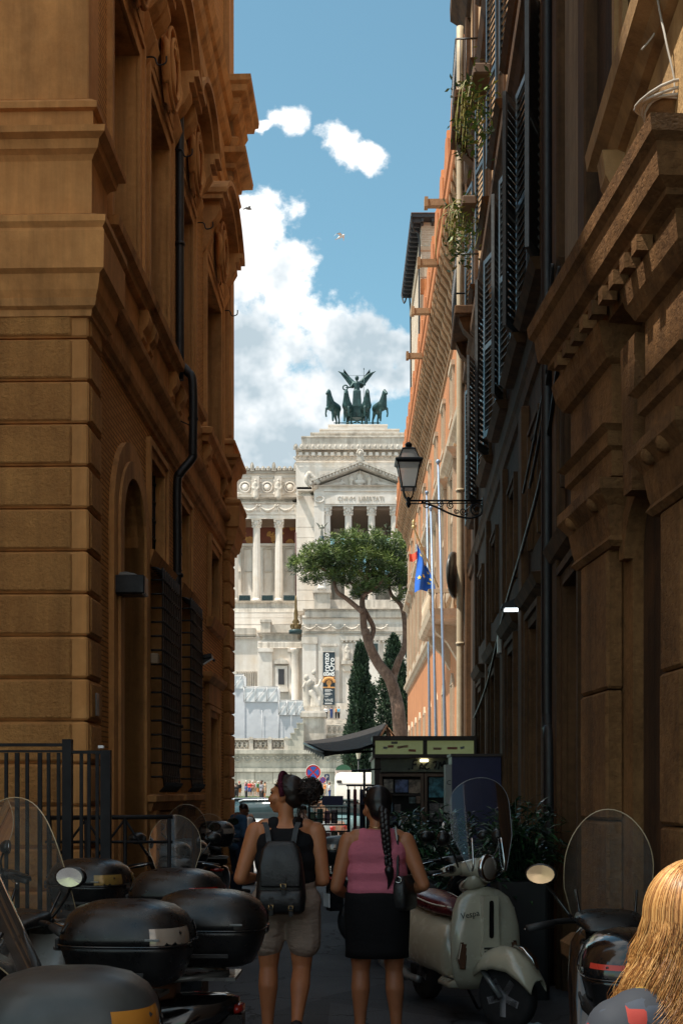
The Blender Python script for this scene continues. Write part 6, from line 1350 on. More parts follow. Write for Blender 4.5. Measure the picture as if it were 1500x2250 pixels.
t = thing('lamp_post', 'slim dark lamp post with a pale lantern under the kiosk awning', 'street lamp', gbase(787, 96)); zt = pz(1652, 96) - t.location.z
mb = MB(); mb.tube([(0, 0, 0), (0, 0, .6), (0, 0, zt - .6)], [.12, .07, .05], 8); mb.lathe([(.05, 0), (.12, .06), (.06, .12)], (0, 0, zt - .65), 8); mb.build('post', IRON, t); MB().lathe([(.1, 0), (.22, .55), (.24, .6), (.06, .75)], (0, 0, zt - .6), 8, smooth=False).build('lantern', plain('lantern_pale', (.55, .52, .4), .4), t)
# news stand hut far behind the van
t = thing('green_hut', 'pale hut with a green rounded roof behind the white van', 'hut', gbase(754, 74)); s = 74 / F; z0 = t.location.z
mb = MB(); mb.box(-18 * s, 18 * s, 0, 1.5, 0, pz(1692, 74) - z0); mb.build('wall', MAR, t); MB().prism([(-17 * s, pz(1692, 74) - z0), (17 * s, pz(1692, 74) - z0)] + [(17 * s * math.cos(a), pz(1692, 74) - z0 + 12 * s * math.sin(a)) for a in [math.pi * k / 8 for k in range(1, 8)]], -.05, 1.5, 'y').build('roof', plain('green_canvas', (.03, .12, .07), .7), t)
# ------------------------------------------------------------------ cars and van
def wheel(t, x, y, r, w, name='wheel', tyre=None, rim=None):
    Mx = Matrix.Translation((x, y, r)) @ Matrix.Rotation(R(90), 4, 'Y')
    o = MB().lathe([(r * .62, -w / 2), (r * .9, -w / 2), (r, -w * .32), (r, w * .32), (r * .9, w / 2), (r * .62, w / 2)], (0, 0, 0), 24, Mx).build(name, tyre or plain('tyre_rubber', (.012, .012, .012), .8), t)
    mb = MB(); mb.lathe([(0, -w * .3), (r * .63, -w * .42), (r * .63, w * .42), (0, w * .3)], (0, 0, 0), 20, Mx)
    for k in range(5):
        a = k * 1.2566; mb.box(-.02, r * .6, -.025, .025, -w * .5, w * .5, Mx @ Matrix.Rotation(a, 4, 'Z'))
    mb.build('rim', rim or plain('alloy_rim', (.3, .3, .32), .3, .7), o); return o
TYRE = plain('tyre_black', (.012, .012, .013), .85, bump=.2); RIM = plain('grey_alloy', (.48, .48, .51), .42, .1)
CGLASS = plain('car_glass', (.03, .06, .07), .05, 0, spec=.8)
def car(label, px, Y, c, rot, L=4.0, W=1.72, H=1.45):
    t = thing('parked_car', label, 'car', gbase(px, Y), rot); pm = plain('car_paint_%d' % int(px), c, .25, .1, coat=.6)
    def ring(y, z0, z1, w): return [(-w / 2, y, z0), (-w / 2 * 1.0, y, (z0 + z1) / 2), (-w / 2 * .93, y, z1), (w / 2 * .93, y, z1), (w / 2, y, (z0 + z1) / 2), (w / 2, y, z0)]
    MB().loft([ring(-L / 2, .35, .7, W * .86), ring(-L / 2 + .12, .22, .86, W * .95), ring(-L * .25, .2, .92, W), ring(L * .2, .2, .95, W), ring(L / 2 - .15, .22, .82, W * .95), ring(L / 2, .35, .65, W * .85)]).build('body', pm, t)
    g = MB(); g.loft([ring(-L * .42, .88, .9, W * .9), ring(-L * .33, .9, H - .1, W * .82), ring(-L * .1, .9, H - .015, W * .8), ring(L * .1, .9, H - .03, W * .8), ring(L * .3, .9, .96, W * .9)]); g.build('windows', CGLASS, t)
    r = MB(); r.loft([ring(-L * .34, H - .12, H - .06, W * .8), ring(-L * .1, H - .04, H, W * .78), ring(L * .1, H - .05, H - .015, W * .78), ring(L * .13, H - .1, H - .05, W * .8)]); r.build('roof', pm, t)
    for sx in (-1, 1):
        for y in (-L * .32, L * .32): wheel(t, sx * (W / 2 - .1), y, .31, .19, tyre=TYRE, rim=RIM)
        MB().cham(sx * W * .36 - .13, sx * W * .36 + .13, -L / 2 - .02, -L / 2 + .1, .62, .75, .02).build('tail_light', plain('tail_red', (.4, .02, .02), .3), t)
        MB().cham(sx * W * .36 - .15, sx * W * .36 + .15, L / 2 - .1, L / 2 + .01, .6, .72, .02).build('headlight', plain('head_lens', (.6, .6, .6), .1), t)
        MB().ell((sx * (W / 2 + .08), L * .16, .98), (.09, .06, .07), 8, 6).build('door_mirror', pm, t)
    MB().box(-.26, .26, -L / 2 - .02, -L / 2 + .02, .45, .56).build('number_plate', WHT, t)
    for sy in (-.02, -.3): pass
    return t
car('silver white car parked at the street mouth left of the women', 585, 31, (.30, .34, .36), R(75))
car('pale teal car parked behind the woman with the bun', 683, 36, (.14, .26, .29), R(100))
car('dark grey car partly hidden behind the silver white one', 545, 37, (.12, .13, .15), R(95))
t = thing('white_van', 'white box van parked behind the souvenir rack', 'van', gbase(800, 42), 0); z0 = t.location.z; VH = pz(1697, 42) - z0
mb = MB(); rings = []
for y, k in ((0, .96), (.08, 1), (4.2, 1), (4.3, .97)): rings.append([(p[0] * k, y, VH / 2 + .2 + (p[1]) * k) for p in rrect(2.1, VH - .4, .22, 4)])
mb.loft([[(p[0] + .0, p[1], p[2]) for p in r] for r in rings]); mb.build('box_body', plain('van_white', (.74, .72, .66), .4, var=.05), t)
for sx in (-.8, .8):
    for y in (.9, 3.4): wheel(t, sx, y, .33, .2, tyre=TYRE, rim=RIM)
mb = MB(); mb.box(-.012, .012, -.01, .02, .5, VH - .1); mb.box(-.9, .9, -.008, .02, VH - .42, VH - .40); mb.build('door_seam', GALV, t); MB().cham(-.98, -.8, -.02, .06, VH - .38, VH - .28, .02).build('marker_light', plain('van_dark', (.05, .05, .05), .4), t)
for sx in (-.85, .85): MB().cham(sx - .1, sx + .1, -.02, .08, .7, 1.1, .02).build('tail_light', MATS['tail_red'], t)
MB().box(-.25, .25, -.015, .02, .45, .56).build('number_plate', WHT, t)
# verge and kerb
mb = MB(); mb.box(-40, 20, 128, 149, .4, .86); tag(mb.build('pavement', stone('pale_paving', (.42, .41, .39), (.52, .51, .48), (.3, .29, .27), bump=.2)), kind='structure')
rn = random.Random(5); mb = MB()
for k in range(9000):
    x = rn.uniform(-16, 3); y = rn.uniform(132, 141); h = rn.uniform(.12, .3); a = rn.uniform(0, 3.14); mb.add([(x - .04 * math.cos(a), y - .04 * math.sin(a), .86), (x + .04 * math.cos(a), y + .04 * math.sin(a), .86), (x + rn.gauss(0, .05), y + rn.gauss(0, .05), .86 + h)], [(0, 1, 2)])
tag(mb.build('lawn_grass', plain('verge_grass', (.10, .19, .03), .8, var=.3, scale=.6)), 'short sunlit green lawn strip at the foot of the retaining wall', 'grass', kind='stuff')
# light square paving beyond the street mouth
mb = MB(); mb.add([(-40, 24, .004), (30, 24, .004), (30, 45, .004), (30, 125, .724), (-40, 125, .724), (-40, 45, .004)], [(0, 1, 2, 5), (5, 2, 3, 4)]); tag(mb.build('square_road', stone('light_asphalt', (.20, .20, .20), (.28, .28, .275), (.15, .15, .15), bump=.3, streak=.2)), kind='structure')
mb = MB()
for k in range(7): x = -9 + 1.1 * k; mb.box(x, x + .55, 98, 102, gz0(98) + .01, gz0(102) + .016)
tag(mb.build('road_marking', plain('road_paint', (.7, .7, .68), .6)), kind='structure')
# ------------------------------------------------------------------ railings at the left
t = thing('iron_fence', 'tall dark iron railing in front of the rusticated corner on the left', 'fence', Vector((pxx(90, 8.9), 8.9, 0))); O = t.location.copy(); s = 8.9 / F
STEEL = plain('dark_blue_steel', (.008, .0075, .009), .6, 0, spec=.3)
def fp(mb, name): o = mb.build(name, STEEL, t); o.location = -O; return o
fp(kb(MB(), 137, 157, 1624, 2206, 8.87, 8.94), 'post'); fp(kb(MB(), 221, 242, 1648, 2206, 8.87, 8.94), 'post'); fp(kb(MB(), -60, 137, 1633, 1640, 8.88, 8.92), 'top_rail'); fp(kb(MB(), -60, 137, 1648, 1653, 8.885, 8.915), 'rail'); fp(kb(MB(), 157, 222, 1649, 1656, 8.88, 8.92), 'top_rail'); fp(kb(MB(), -60, 222, 2120, 2128, 8.88, 8.92), 'bottom_rail')
for px in (-42, -14, 10, 33, 56, 83, 103, 125, 175, 192, 210): fp(kb(MB(), px, px + (9 if px in (33, 83) else 7), 1654, 2122, 8.89, 8.915), 'bar')
MB().box(-.02, .02, -.02, .02, 0, .02).build('white_cap', plain('white_cap_paint', (.8, .8, .8), .5), t, P(223, 1644, 8.87) - O)
t = thing('low_barrier', 'low dark tubular barrier running behind the parked scooters on the left', 'barrier', Vector((pxx(240, 9.3), 9.3, 0))); O = t.location.copy()
mb = MB(); a, b = P(100, 1797, 9.3), P(380, 1795, 9.3); mb.rod(a, b, .018); mb.rod(P(100, 1850, 9.3), P(380, 1850, 9.3), .012)
for px in (110, 190, 275, 372): p = P(px, 1796, 9.3); mb.rod(p, (p.x, p.y, 0), .016)
for px in (190, 275): mb.rod(P(px, 1800, 9.3), P(px - 60, 1880, 9.3), .01); mb.rod(P(px, 1800, 9.3), P(px + 50, 1880, 9.3), .01)
o = mb.build('tubes', STEEL, t); o.location = -O
# ------------------------------------------------------------------ gulls
def gull(label, px, py, Y, mat, span, flip=1):
    t = thing('gull', label, 'bird', P(px, py, Y)); mb = MB(); pts = [(-.22, 0, 0), (-.1, 0, .01), (.08, 0, .015), (.2, 0, .02), (.27, 0, .01)]; mb.tube(pts, [.02, .06, .07, .045, .012], 8); mb.add([(-.2, .03, 0), (-.2, -.03, 0), (-.34, -.06, 0), (-.34, .06, 0)], [(0, 1, 2, 3)]); mb.build('body', mat, t)
    for sg in (-1, 1):
        m = MB(); q = [(.08, 0, .03), (.05, sg * span * .35, .16), (-.02, sg * span * .7, .10), (-.15, sg * span, -.02)]; ch = [.16, .14, .10, .02]
        up = [Vector(p) + Vector((c / 2, 0, 0)) for p, c in zip(q, ch)]; dn = [Vector(p) - Vector((c / 2, 0, .01)) for p, c in zip(q, ch)]
        m.add(up + dn + [p - Vector((0, 0, .015)) for p in up] + [p - Vector((0, 0, .015)) for p in dn], [(i, i + 1, 5 + i, 4 + i) for i in range(3)] + [(8 + i, 12 + i, 13 + i, 9 + i) for i in range(3)], smooth=True); m.build('wing', mat, t)
    t.rotation_euler = (R(10), R(-8), R(-35) * flip); return t
gull('white gull gliding in the blue sky above the cloud', 748, 521, 62, plain('gull_white', (.7, .7, .68), .7), .50)
gull('small dark gull flying beside the left palazzo pediment', 545, 459, 70, plain('gull_dark', (.12, .12, .12), .7), .38, -1)
# ------------------------------------------------------------------ scooters
BLK = plain('matte_black_plastic', (.0085, .0085, .009), .30, 0, var=.35, scale=9, bump=.08, bscale=160)
BLKG = plain('gloss_black_paint', (.008, .008, .009), .12, 0, coat=.5)
DUST_SHEEN = plain('dusty_sheen_plastic', (.05, .053, .052), .38, 0, var=.35, scale=5, bump=.05, bscale=200)  # lid grey mixes dust with sky sheen put into the colour
SILV = plain('silver_grey_paint', (.16, .17, .17), .3, .3, coat=.3)
CHR = plain('chrome', (.6, .6, .6), .08, 1.0, var=.02)
BRSEAT = plain('tan_brown_seat', (.16, .075, .04), .5)
BSEAT = plain('black_seat', (.015, .015, .016), .55, bump=.1, bscale=150)
REDL = plain('red_lens', (.35, .02, .012), .15, coat=.5); CLRL = plain('smoked_clear_lens', (.32, .26, .21), .12, .2, coat=.6); AMB = plain('amber_lens', (.5, .2, .03), .15)
SCR = glass_mat('scratched_windscreen', (.90, .89, .86), .04, dirt=.10); SCRT = glass_mat('tinted_windscreen', (.45, .46, .5), .03, dirt=.03)
RIMW = plain('windscreen_glint_rim', (.55, .42, .26), .25, .0, spec=.8)  # warm sunlit glint of the screen edge put into the colour
def selip(y, zc, w, h, p=2.6, n=20, cx=0): return [(cx + math.copysign(abs(math.cos(a)) ** (2 / p), math.cos(a)) * w / 2, y, zc + math.copysign(abs(math.sin(a)) ** (2 / p), math.sin(a)) * h / 2) for a in [2 * math.pi * k / n for k in range(n)]]
def sring(z, w, l, p=3.6, n=28, cy=0): return [(math.copysign(abs(math.cos(a)) ** (2 / p), math.cos(a)) * w / 2, cy + math.copysign(abs(math.sin(a)) ** (2 / p), math.sin(a)) * l / 2, z) for a in [2 * math.pi * k / n for k in range(n)]]
def windscreen(par, W, H, loc, tilt, mat, rim=None, bulge=.12, nu=14, nv=18, shape=.55, base=.75):
    """curved clear screen, rounded top; tilts back by tilt degrees"""
    def width(v): return W / 2 * (base + (1 - base) * min(v / .4, 1)) * (1 if v < shape else math.sqrt(max(1 - ((v - shape) / (1 - shape)) ** 2.2, 0)) )
    def pt(u, v): x = u * width(v); return (x, bulge * (1 - (x / (W / 2)) ** 2) , v * H)
    mb = MB(); V = [1 - (1 - j / nv) ** 1.9 for j in range(nv + 1)]; vs = [pt(-1 + 2 * i / nu, V[j]) for j in range(nv + 1) for i in range(nu + 1)]
    mb.add(vs, [(j * (nu + 1) + i, j * (nu + 1) + i + 1, (j + 1) * (nu + 1) + i + 1, (j + 1) * (nu + 1) + i) for j in range(nv) for i in range(nu)], smooth=True)
    o = mb.build('windscreen', mat, par); o.location = loc; o.rotation_euler = (R(tilt), 0, 0)
    edge = [pt(-1, v) for v in V[:-1]] + [pt(0, 1)] + [pt(1, v) for v in V[-2::-1]]
    MB().tube(edge, .0026, 5).build('screen_edge', rim or RIMW, o); return o
def topbox(par, loc, rot=0, mat=None, lens=None, lidmat=None, sc=1.0, stripe=None):
    mat = mat or BLK; lidmat = lidmat or mat
    o = MB().loft([sring(0, .27, .30), sring(.012, .33, .36), sring(.06, .37, .41), sring(.13, .405, .45), sring(.142, .41, .455), sring(.15, .395, .44)]).build('top_box', mat, par); o.location = loc; o.rotation_euler = (0, 0, R(rot)); o.scale = (sc,) * 3
    rings = [sring(.150, .395, .44), sring(.153, .415, .462), sring(.175, .415, .462, 3.4), sring(.205, .405, .45, 3.2, cy=.0), sring(.245, .375, .41, 3.0, cy=.005), sring(.275, .31, .34, 2.8, cy=.01), sring(.292, .21, .23, 2.6, cy=.012), sring(.298, .08, .09, 2.4, cy=.012)]
    MB().loft(rings).build('lid', lidmat, o)
    mb = MB()                                # crease ribs on the lid
    for sx in (-1, 1): mb.tube(spline([(sx * .13, -.215, .19), (sx * .125, -.12, .262), (sx * .12, .02, .279), (sx * .135, .15, .252), (sx * .15, .205, .19)], 5), .006, 5)
    mb.tube(spline([(-.19, -.05, .205), (-.15, -.12, .25), (0, -.15, .272), (.15, -.12, .25), (.19, -.05, .205)], 5), .004, 5); mb.build('lid_rib', lidmat, o)
    def patch(a0, a1, z0, z1, k, m, name):
        m_ = MB(); rs = []
        for t in range(5):
            z = z0 + (z1 - z0) * t / 4; w = .415 - .012 * max(0, (z - .175) / .03) - (.03 * max(0, (z - .205) / .04)); l = w + .046
            ring = []
            for i in range(13):
                a = R(a0 + (a1 - a0) * i / 12 * 1.0); p = 3.3; ring.append((math.copysign(abs(math.cos(a)) ** (2 / p), math.cos(a)) * w / 2 * k, math.copysign(abs(math.sin(a)) ** (2 / p), math.sin(a)) * l / 2 * k, z))
            rs.append(ring)
        m_.loft(rs, closed=False, cap=False); m_.build(name, m, o)
    patch(200, 262, .156, .213, 1.012, lens or CLRL, 'reflector'); patch(278, 340, .156, .213, 1.012, lens or CLRL, 'reflector')
    mb = MB(); mb.tube([(-.08, .228, .13), (-.07, .25, .13), (.07, .25, .13), (.08, .228, .13)], .010, 6); mb.build('handle', SILV, o)
    mb = MB(); mb.cham(-.03, .03, -.238, -.222, .125, .160, .005); mb.build('lock', BLKG, o)
    for sx in (-1, 1):
        MB().cham(sx * .2035 - .004, sx * .2035 + .004, -.10, .10, .045, .062, .002).build('rubber_strip', BSEAT, o)
        MB().cham(sx * .207 - .003, sx * .207 + .003, -.155, -.105, .172, .180, .001).build('badge', SILV, o)
        MB().cham(sx * .10 - .02, sx * .10 + .02, .222, .238, .13, .17, .004).build('hinge', BSEAT, o)
    MB().tube([(.212 * math.copysign(abs(math.cos(a)) ** .56, math.cos(a)), .235 * math.copysign(abs(math.sin(a)) ** .56, math.sin(a)), .151) for a in [R(k * 12.0) for k in range(30)]], .0035, 5, closed=True).build('rim_gasket', BLKG, o)
    if stripe: patch(215, 325, .185, .203, 1.02, stripe, 'stripe')
    return o
def mirror(par, x, y, z, sx, face=CHR, back=None, ang=0, r=(.075, .02, .05)):
    mb = MB(); mb.tube(spline([(x * .55, y - .0, z - .2), (x * .8, y + .02, z - .1), (x, y, z - .02)], 4), .008, 6); s_ = mb.build('mirror_stalk', BLKG, par)
    h = MB().lathe([(r[0] * .3, -.03), (r[0] * .7, -.02), (r[0], .01), (r[0], .03), (r[0] * .9, .034)], (0, 0, 0), 18, Matrix.Rotation(R(90), 4, 'X') @ Matrix.Scale(r[2] / r[0], 4, (0, 1, 0))).build('mirror', back or BLK, par); h.location = (x, y, z); h.rotation_euler = (0, R(ang), R(12 * sx))
    MB().lathe([(0, 0), (r[0] * .86, 0), (r[0] * .86, .004), (0, .003)], (0, 0, 0), 18, Matrix.Translation((0, -r[1] * 1.62, 0)) @ Matrix.Rotation(R(90), 4, 'X') @ Matrix.Scale(r[2] / r[0], 4, (0, 1, 0)), smooth=False).build('mirror_glass', face, h)
def scooter(name, label, x, y, heading, paint=None, seat=None, box=True, screen=None, boxmat=None, lens=None, lid=None, group='scooters parked in the street', bigscreen=False, boxsc=1.0, tail=None, boxrot=0, face=CHR, stripe=None, boxz=.86, lean=8):
    """maxi scooter, forward is local +Y; heading is the world angle of forward, degrees from +X"""
    paint = paint or BLKG; seat = seat or BSEAT
    t = thing(name, label, 'scooter', (x, y, 0), R(heading - 90), group); t.rotation_euler = (0, R(-lean * .0), R(heading - 90))
    wheel(t, 0, .68, .27, .12, 'front_wheel', TYRE, RIM); wheel(t, 0, -.62, .26, .14, 'rear_wheel', TYRE, RIM)
    MB().loft([selip(-.98, .74, .08, .05), selip(-.92, .72, .2, .12), selip(-.75, .66, .32, .24), selip(-.5, .58, .38, .34), selip(-.2, .5, .40, .36), selip(0, .40, .36, .26), selip(.12, .33, .3, .14)]).build('body', paint, t)
    MB().loft([selip(.08, .30, .36, .12), selip(.3, .28, .38, .12), selip(.42, .36, .36, .22), selip(.5, .55, .34, .34), selip(.56, .72, .36, .34), selip(.62, .86, .34, .26), selip(.66, .94, .26, .14)]).build('front_fairing', paint, t)
    MB().loft([selip(.42, .52, .14, .1), selip(.6, .6, .17, .14), selip(.8, .56, .17, .12), selip(.95, .46, .13, .06)]).build('front_mudguard', paint, t)
    MB().loft([selip(-.72, .80, .2, .08), selip(-.6, .80, .30, .12), selip(-.35, .79, .34, .13), selip(-.15, .76, .33, .13), selip(.02, .72, .26, .13), selip(.1, .68, .16, .1)]).build('seat', seat, t)
    mb = MB(); mb.rod((0, .55, .5), (0, .50, 1.0), .03); mb.tube(spline([(-.36, .36, 1.0), (-.2, .44, 1.03), (0, .48, 1.02), (.2, .44, 1.03), (.36, .36, 1.0)], 5), .014, 8); hb = mb.build('handlebar', BLK, t)
    for sx in (-1, 1):
        MB().tube([(sx * .25, .42, 1.02), (sx * .37, .355, 1.0)], .019, 8).build('grip', BSEAT, hb)
        MB().tube(spline([(sx * .22, .47, 1.03), (sx * .32, .45, 1.01), (sx * .38, .42, .99)], 4), .006, 5).build('brake_lever', CHR, hb)
        mirror(t, sx * .30, .50, 1.24, sx, face)
        mb = MB(); mb.rod((sx * .1, .72, .65), (sx * .1, .68, .27), .022); mb.build('fork_leg', SILV, t)
    MB().loft([selip(.30, 1.0, .2, .04), selip(.42, 1.03, .3, .07), selip(.54, 1.04, .30, .08), selip(.62, .99, .2, .1)]).build('dashboard', BLK, t)
    MB().ell((0, .68, .82), (.12, .05, .07), 12, 8).build('headlight', CLRL, t)
    MB().loft([selip(-.97, .72, .16, .05), selip(-1.0, .72, .1, .03)]).build('tail_light', tail or REDL, t)
    mb = MB(); mb.box(-.09, .09, -1.02, -1.01, .42, .56); mb.build('number_plate', WHT, t); mb = MB(); mb.box(-.06, .06, -1.0, -.85, .38, .7); mb.build('plate_holder', BLK, t)
    mb = MB(); mb.tube(spline([(.16, -.2, .28), (.19, -.5, .3), (.2, -.9, .4)], 4), [.03] * 4 + [.055] * 5, 10); mb.build('exhaust', SILV, t)
    mb = MB(); mb.tube([(-.1, -.2, .25), (-.22, -.1, .02), (-.28, -.12, .015)], .012, 6); mb.tube([(.1, -.2, .25), (.22, -.1, .02), (.28, -.12, .015)], .012, 6); mb.build('centre_stand', IRON, t)
    mb = MB(); mb.tube(spline([(-.13, -.5, .84), (-.13, -.8, .86), (0, -.93, .87), (.13, -.8, .86), (.13, -.5, .84)], 4), .014, 6); mb.box(-.12, .12, -.98, -.62, .848, .862); mb.build('rear_rack', SILV, t)
    if box: topbox(t, (0, -.86, boxz + .006), boxrot, boxmat, lens, lid, boxsc, stripe)
    if screen:
        W, H = bigscreen if isinstance(bigscreen, tuple) else (.52, .60) if bigscreen else (.42, .34); windscreen(t, W, H, (0, .60, .98), 24, screen)
        [MB().rod((sx * .12, .52, 1.02), (sx * .14, .60, 1.16), .007).build('screen_bracket', BLKG, t) for sx in (-1, 1)]
    return t
# left row: noses to the wall, tails to the street
def behind(px, Y, heading, d=-.86):      # scooter origin so that its top box stands at (px, Y)
    x = pxx(px, Y); a = R(heading); return x - d * math.cos(a), Y - d * math.sin(a)
def sct(name, label, px, Y, hd, **kw): x, y = behind(px, Y, hd); return scooter(name, label, x, y, hd, **kw)
sct('scooter', 'parked scooter at the bottom left corner with a top box lid greyed by dust and painted sky sheen', 160, 3.35, 186, boxmat=BLK, lid=DUST_SHEEN, paint=SILV, lens=AMB, boxsc=1.06, boxz=.80)
sct('scooter', 'silver parked scooter with a large black top box and clear reflector', 285, 4.45, 172, paint=SILV, boxsc=1.04, boxz=.90, boxrot=4)
sct('scooter', 'parked scooter with tan seat and smooth black top box', 462, 4.95, 178, seat=BRSEAT, lens=BLK, boxz=.90, boxsc=1.03)
sct('scooter', 'black parked scooter whose round top box has a red reflector', 392, 6.0, 170, lens=REDL, boxz=.93)
sct('scooter', 'black parked scooter by the iron railing with amber lit top box reflector', 200, 6.9, 165, screen=SCRT, lens=plain('gold_reflector', (.30, .18, .05), .2, .2), boxz=.93)
scooter('scooter', 'parked scooter with a tall clear windscreen at the left edge of the row', -1.70, 5.0, 62, screen=SCR, bigscreen=(.56, .62), box=False, paint=plain('pale_grey_paint', (.25, .25, .24), .3), face=CHR)
scooter('scooter', 'silver parked scooter with a small clear screen at the left edge', -1.72, 3.92, 8, paint=SILV, box=False, screen=SCR, group='scooters parked in the street')
scooter('scooter', 'dark parked scooter with a smoked tall screen near the low barrier', -1.95, 8.6, 200, screen=SCRT, bigscreen=True, box=False, paint=plain('blue_black_paint', (.01, .016, .025), .15, coat=.5))
WHP = plain('white_black_paint', (.35, .34, .32), .25, coat=.4)
scooter('scooter', 'black and white parked motor scooter beneath the barred windows', -1.45, 10.2, -80, screen=SCR, bigscreen=(.42, .44), paint=WHP, boxmat=BLK)
scooter('scooter', 'black parked scooter with angular screen behind the black and white one', -1.62, 12.4, 98, screen=SCRT, bigscreen=(.44, .5), boxmat=BLK)
scooter('scooter', 'dark parked scooter with a high rear box near the side door', -1.60, 14.6, 100, screen=SCR, boxmat=BLK, boxz=.98)
sct('scooter', 'black scooter with top box standing behind the two women', 748, 12.4, 20, paint=BLKG, lid=DUST_SHEEN)
scooter('scooter', 'black scooter half hidden behind the woman in pink', .75, 10.6, -60, box=False)
RSTR = plain('red_stripe', (.62, .05, .03), .3)
scooter('scooter', 'black parked scooter with tall clear screen and red-striped top box on the right', 1.155, 4.95, 82, screen=SCR, bigscreen=(.40, .56), boxz=.84, stripe=RSTR, face=plain('mirror_wall_tint', (.75, .52, .30), .15, .6), lens=BLKG, boxmat=BLKG)
# ------------------------------------------------------------------ cream retro scooter
CRM = plain('cream_scooter_paint', (.42, .385, .29), .22, 0, var=.04, coat=.6); MAROON = plain('maroon_seat', (.085, .008, .012), .28, spec=.6)
fx, fy, rx_, ry_ = pxx(1095, 8.05), 8.05, pxx(938, 9.3), 9.3
cx_, cy_ = (fx + rx_) / 2, (fy + ry_) / 2; hd = math.degrees(math.atan2(fy - ry_, fx - rx_))
VS = thing('cream_scooter', 'cream retro scooter with maroon seat and tall clear screen on the right', 'scooter', (cx_, cy_, 0), R(hd - 90))
wheel(VS, 0, .66, .225, .11, 'front_wheel', TYRE, RIM); wheel(VS, 0, -.66, .225, .12, 'rear_wheel', TYRE, RIM)
MB().loft([selip(-.98, .56, .10, .10, 2.2, 24), selip(-.93, .55, .24, .26, 2.3, 24), selip(-.8, .53, .40, .42, 2.3, 24), selip(-.6, .50, .50, .50, 2.3, 24), selip(-.38, .49, .47, .46, 2.4, 24), selip(-.2, .47, .36, .44, 2.6, 24), selip(-.08, .44, .27, .42, 3, 24), selip(-.02, .40, .24, .34, 3, 24)]).build('rear_body', CRM, VS)
MB().loft([selip(-.05, .255, .26, .06, 4), selip(.05, .25, .40, .055, 4), selip(.25, .25, .42, .055, 4), selip(.36, .28, .44, .07, 4)]).build('floorboard', CRM, VS)
mb = MB()
for x in (-.13, -.06, .06, .13): mb.box(x - .008, x + .008, .02, .33, .276, .284)
mb.build('floor_rubber', BSEAT, VS)
# leg shield: rounded panel, wide in the middle
def shield_ring(z, w, yc, dpt, n=16):
    out = [(math.sin(a) * w / 2, yc + dpt * (math.cos(a) ** 1.0), z) for a in [R(-80 + 160 * k / n) for k in range(n + 1)]]; inn = [(math.sin(a) * (w / 2 - .012), yc + dpt * math.cos(a) - .03, z) for a in [R(80 - 160 * k / n) for k in range(n + 1)]]; return out + inn
MB().loft([shield_ring(.24, .34, .36, .04), shield_ring(.32, .46, .40, .06), shield_ring(.42, .52, .42, .08), shield_ring(.55, .54, .43, .09), shield_ring(.68, .53, .42, .09), shield_ring(.80, .48, .40, .085), shield_ring(.88, .40, .385, .08), shield_ring(.93, .26, .375, .075), shield_ring(.955, .10, .37, .07)]).build('leg_shield', CRM, VS)
MB().loft([selip(.30, .955, .12, .06, 2.5), selip(.37, .99, .18, .12, 2.5), selip(.44, 1.02, .16, .12, 2.5)]).build('steering_column', CRM, VS)
mb = MB(); mb.prism([(-.055, .90), (.055, .90), (.06, .62), (.075, .52), (.06, .40), (0, .37), (-.06, .40), (-.075, .52), (-.06, .62)], .47, .535, 'y'); hc = mb.build('horn_cover', CRM, VS)
MB().prism(rrect(.032, .26, .014, 3, 0, .74), .534, .541, 'y').build('horn_slot', BLKG, hc)
for k in range(6): MB().box(-.055 + .004 * k, .055 - .004 * k, .534, .541, .535 - .024 * k, .548 - .024 * k).build('grille_slot', BLKG, hc)
for sx in (-1, 1):
    f = MB().prism([(sx * .155, .58), (sx * .21, .585), (sx * .235, .47), (sx * .215, .40), (sx * .175, .395)], .445, .492, 'y'); f = f.build('indicator', CHR, VS); MB().prism([(sx * .165, .57), (sx * .205, .575), (sx * .225, .47), (sx * .208, .41), (sx * .182, .405)], .49, .499, 'y').build('indicator_lens', plain('smoked_lens', (.10, .05, .03), .1), f)
text_obj('script', 'Vespa', .062, GR, VS, (.15, .517, .775), (R(90), R(-8), R(186)), ext=.001)
MB().loft([[(w * math.sin(a), yy + (.0), zz + hh * math.cos(a)) for a in [R(-100 + 200 * k / 14) for k in range(15)]] + [((w - .012) * math.sin(a), yy, zz + (hh - .014) * math.cos(a)) for a in [R(100 - 200 * k / 14) for k in range(15)]] for yy, zz, w, hh in ((.44, .36, .10, .10), (.52, .42, .12, .12), (.62, .44, .125, .13), (.74, .43, .125, .125), (.84, .37, .115, .11), (.92, .29, .09, .08))]).build('front_mudguard', CRM, VS)
MB().loft([selip(.72, .575, .03, .012), selip(.80, .56, .05, .03), selip(.88, .50, .05, .03), selip(.91, .44, .03, .02)]).build('mudguard_badge', CHR, VS)
mb = MB(); mb.rod((.06, .46, .42), (.075, .66, .225), .02); mb.build('fork', SILV, VS)
st = MB().loft([selip(-.86, .80, .10, .05, 2.4, 24), selip(-.80, .80, .26, .11, 2.4, 24), selip(-.6, .795, .33, .14, 2.4, 24), selip(-.4, .775, .32, .14, 2.4, 24), selip(-.22, .76, .28, .13, 2.4, 24), selip(-.1, .745, .17, .10, 2.4, 24), selip(-.06, .74, .07, .05, 2.4, 24)]).build('seat', MAROON, VS)
mb = MB()
for sx in (-1, 1): mb.tube(spline([(sx * .04, -.85, .83), (sx * .14, -.78, .835), (sx * .165, -.6, .825), (sx * .16, -.4, .805), (sx * .14, -.2, .785), (sx * .04, -.07, .765)], 5), .006, 5)
mb.build('seat_piping', plain('cream_piping', (.6, .55, .45), .5), st)
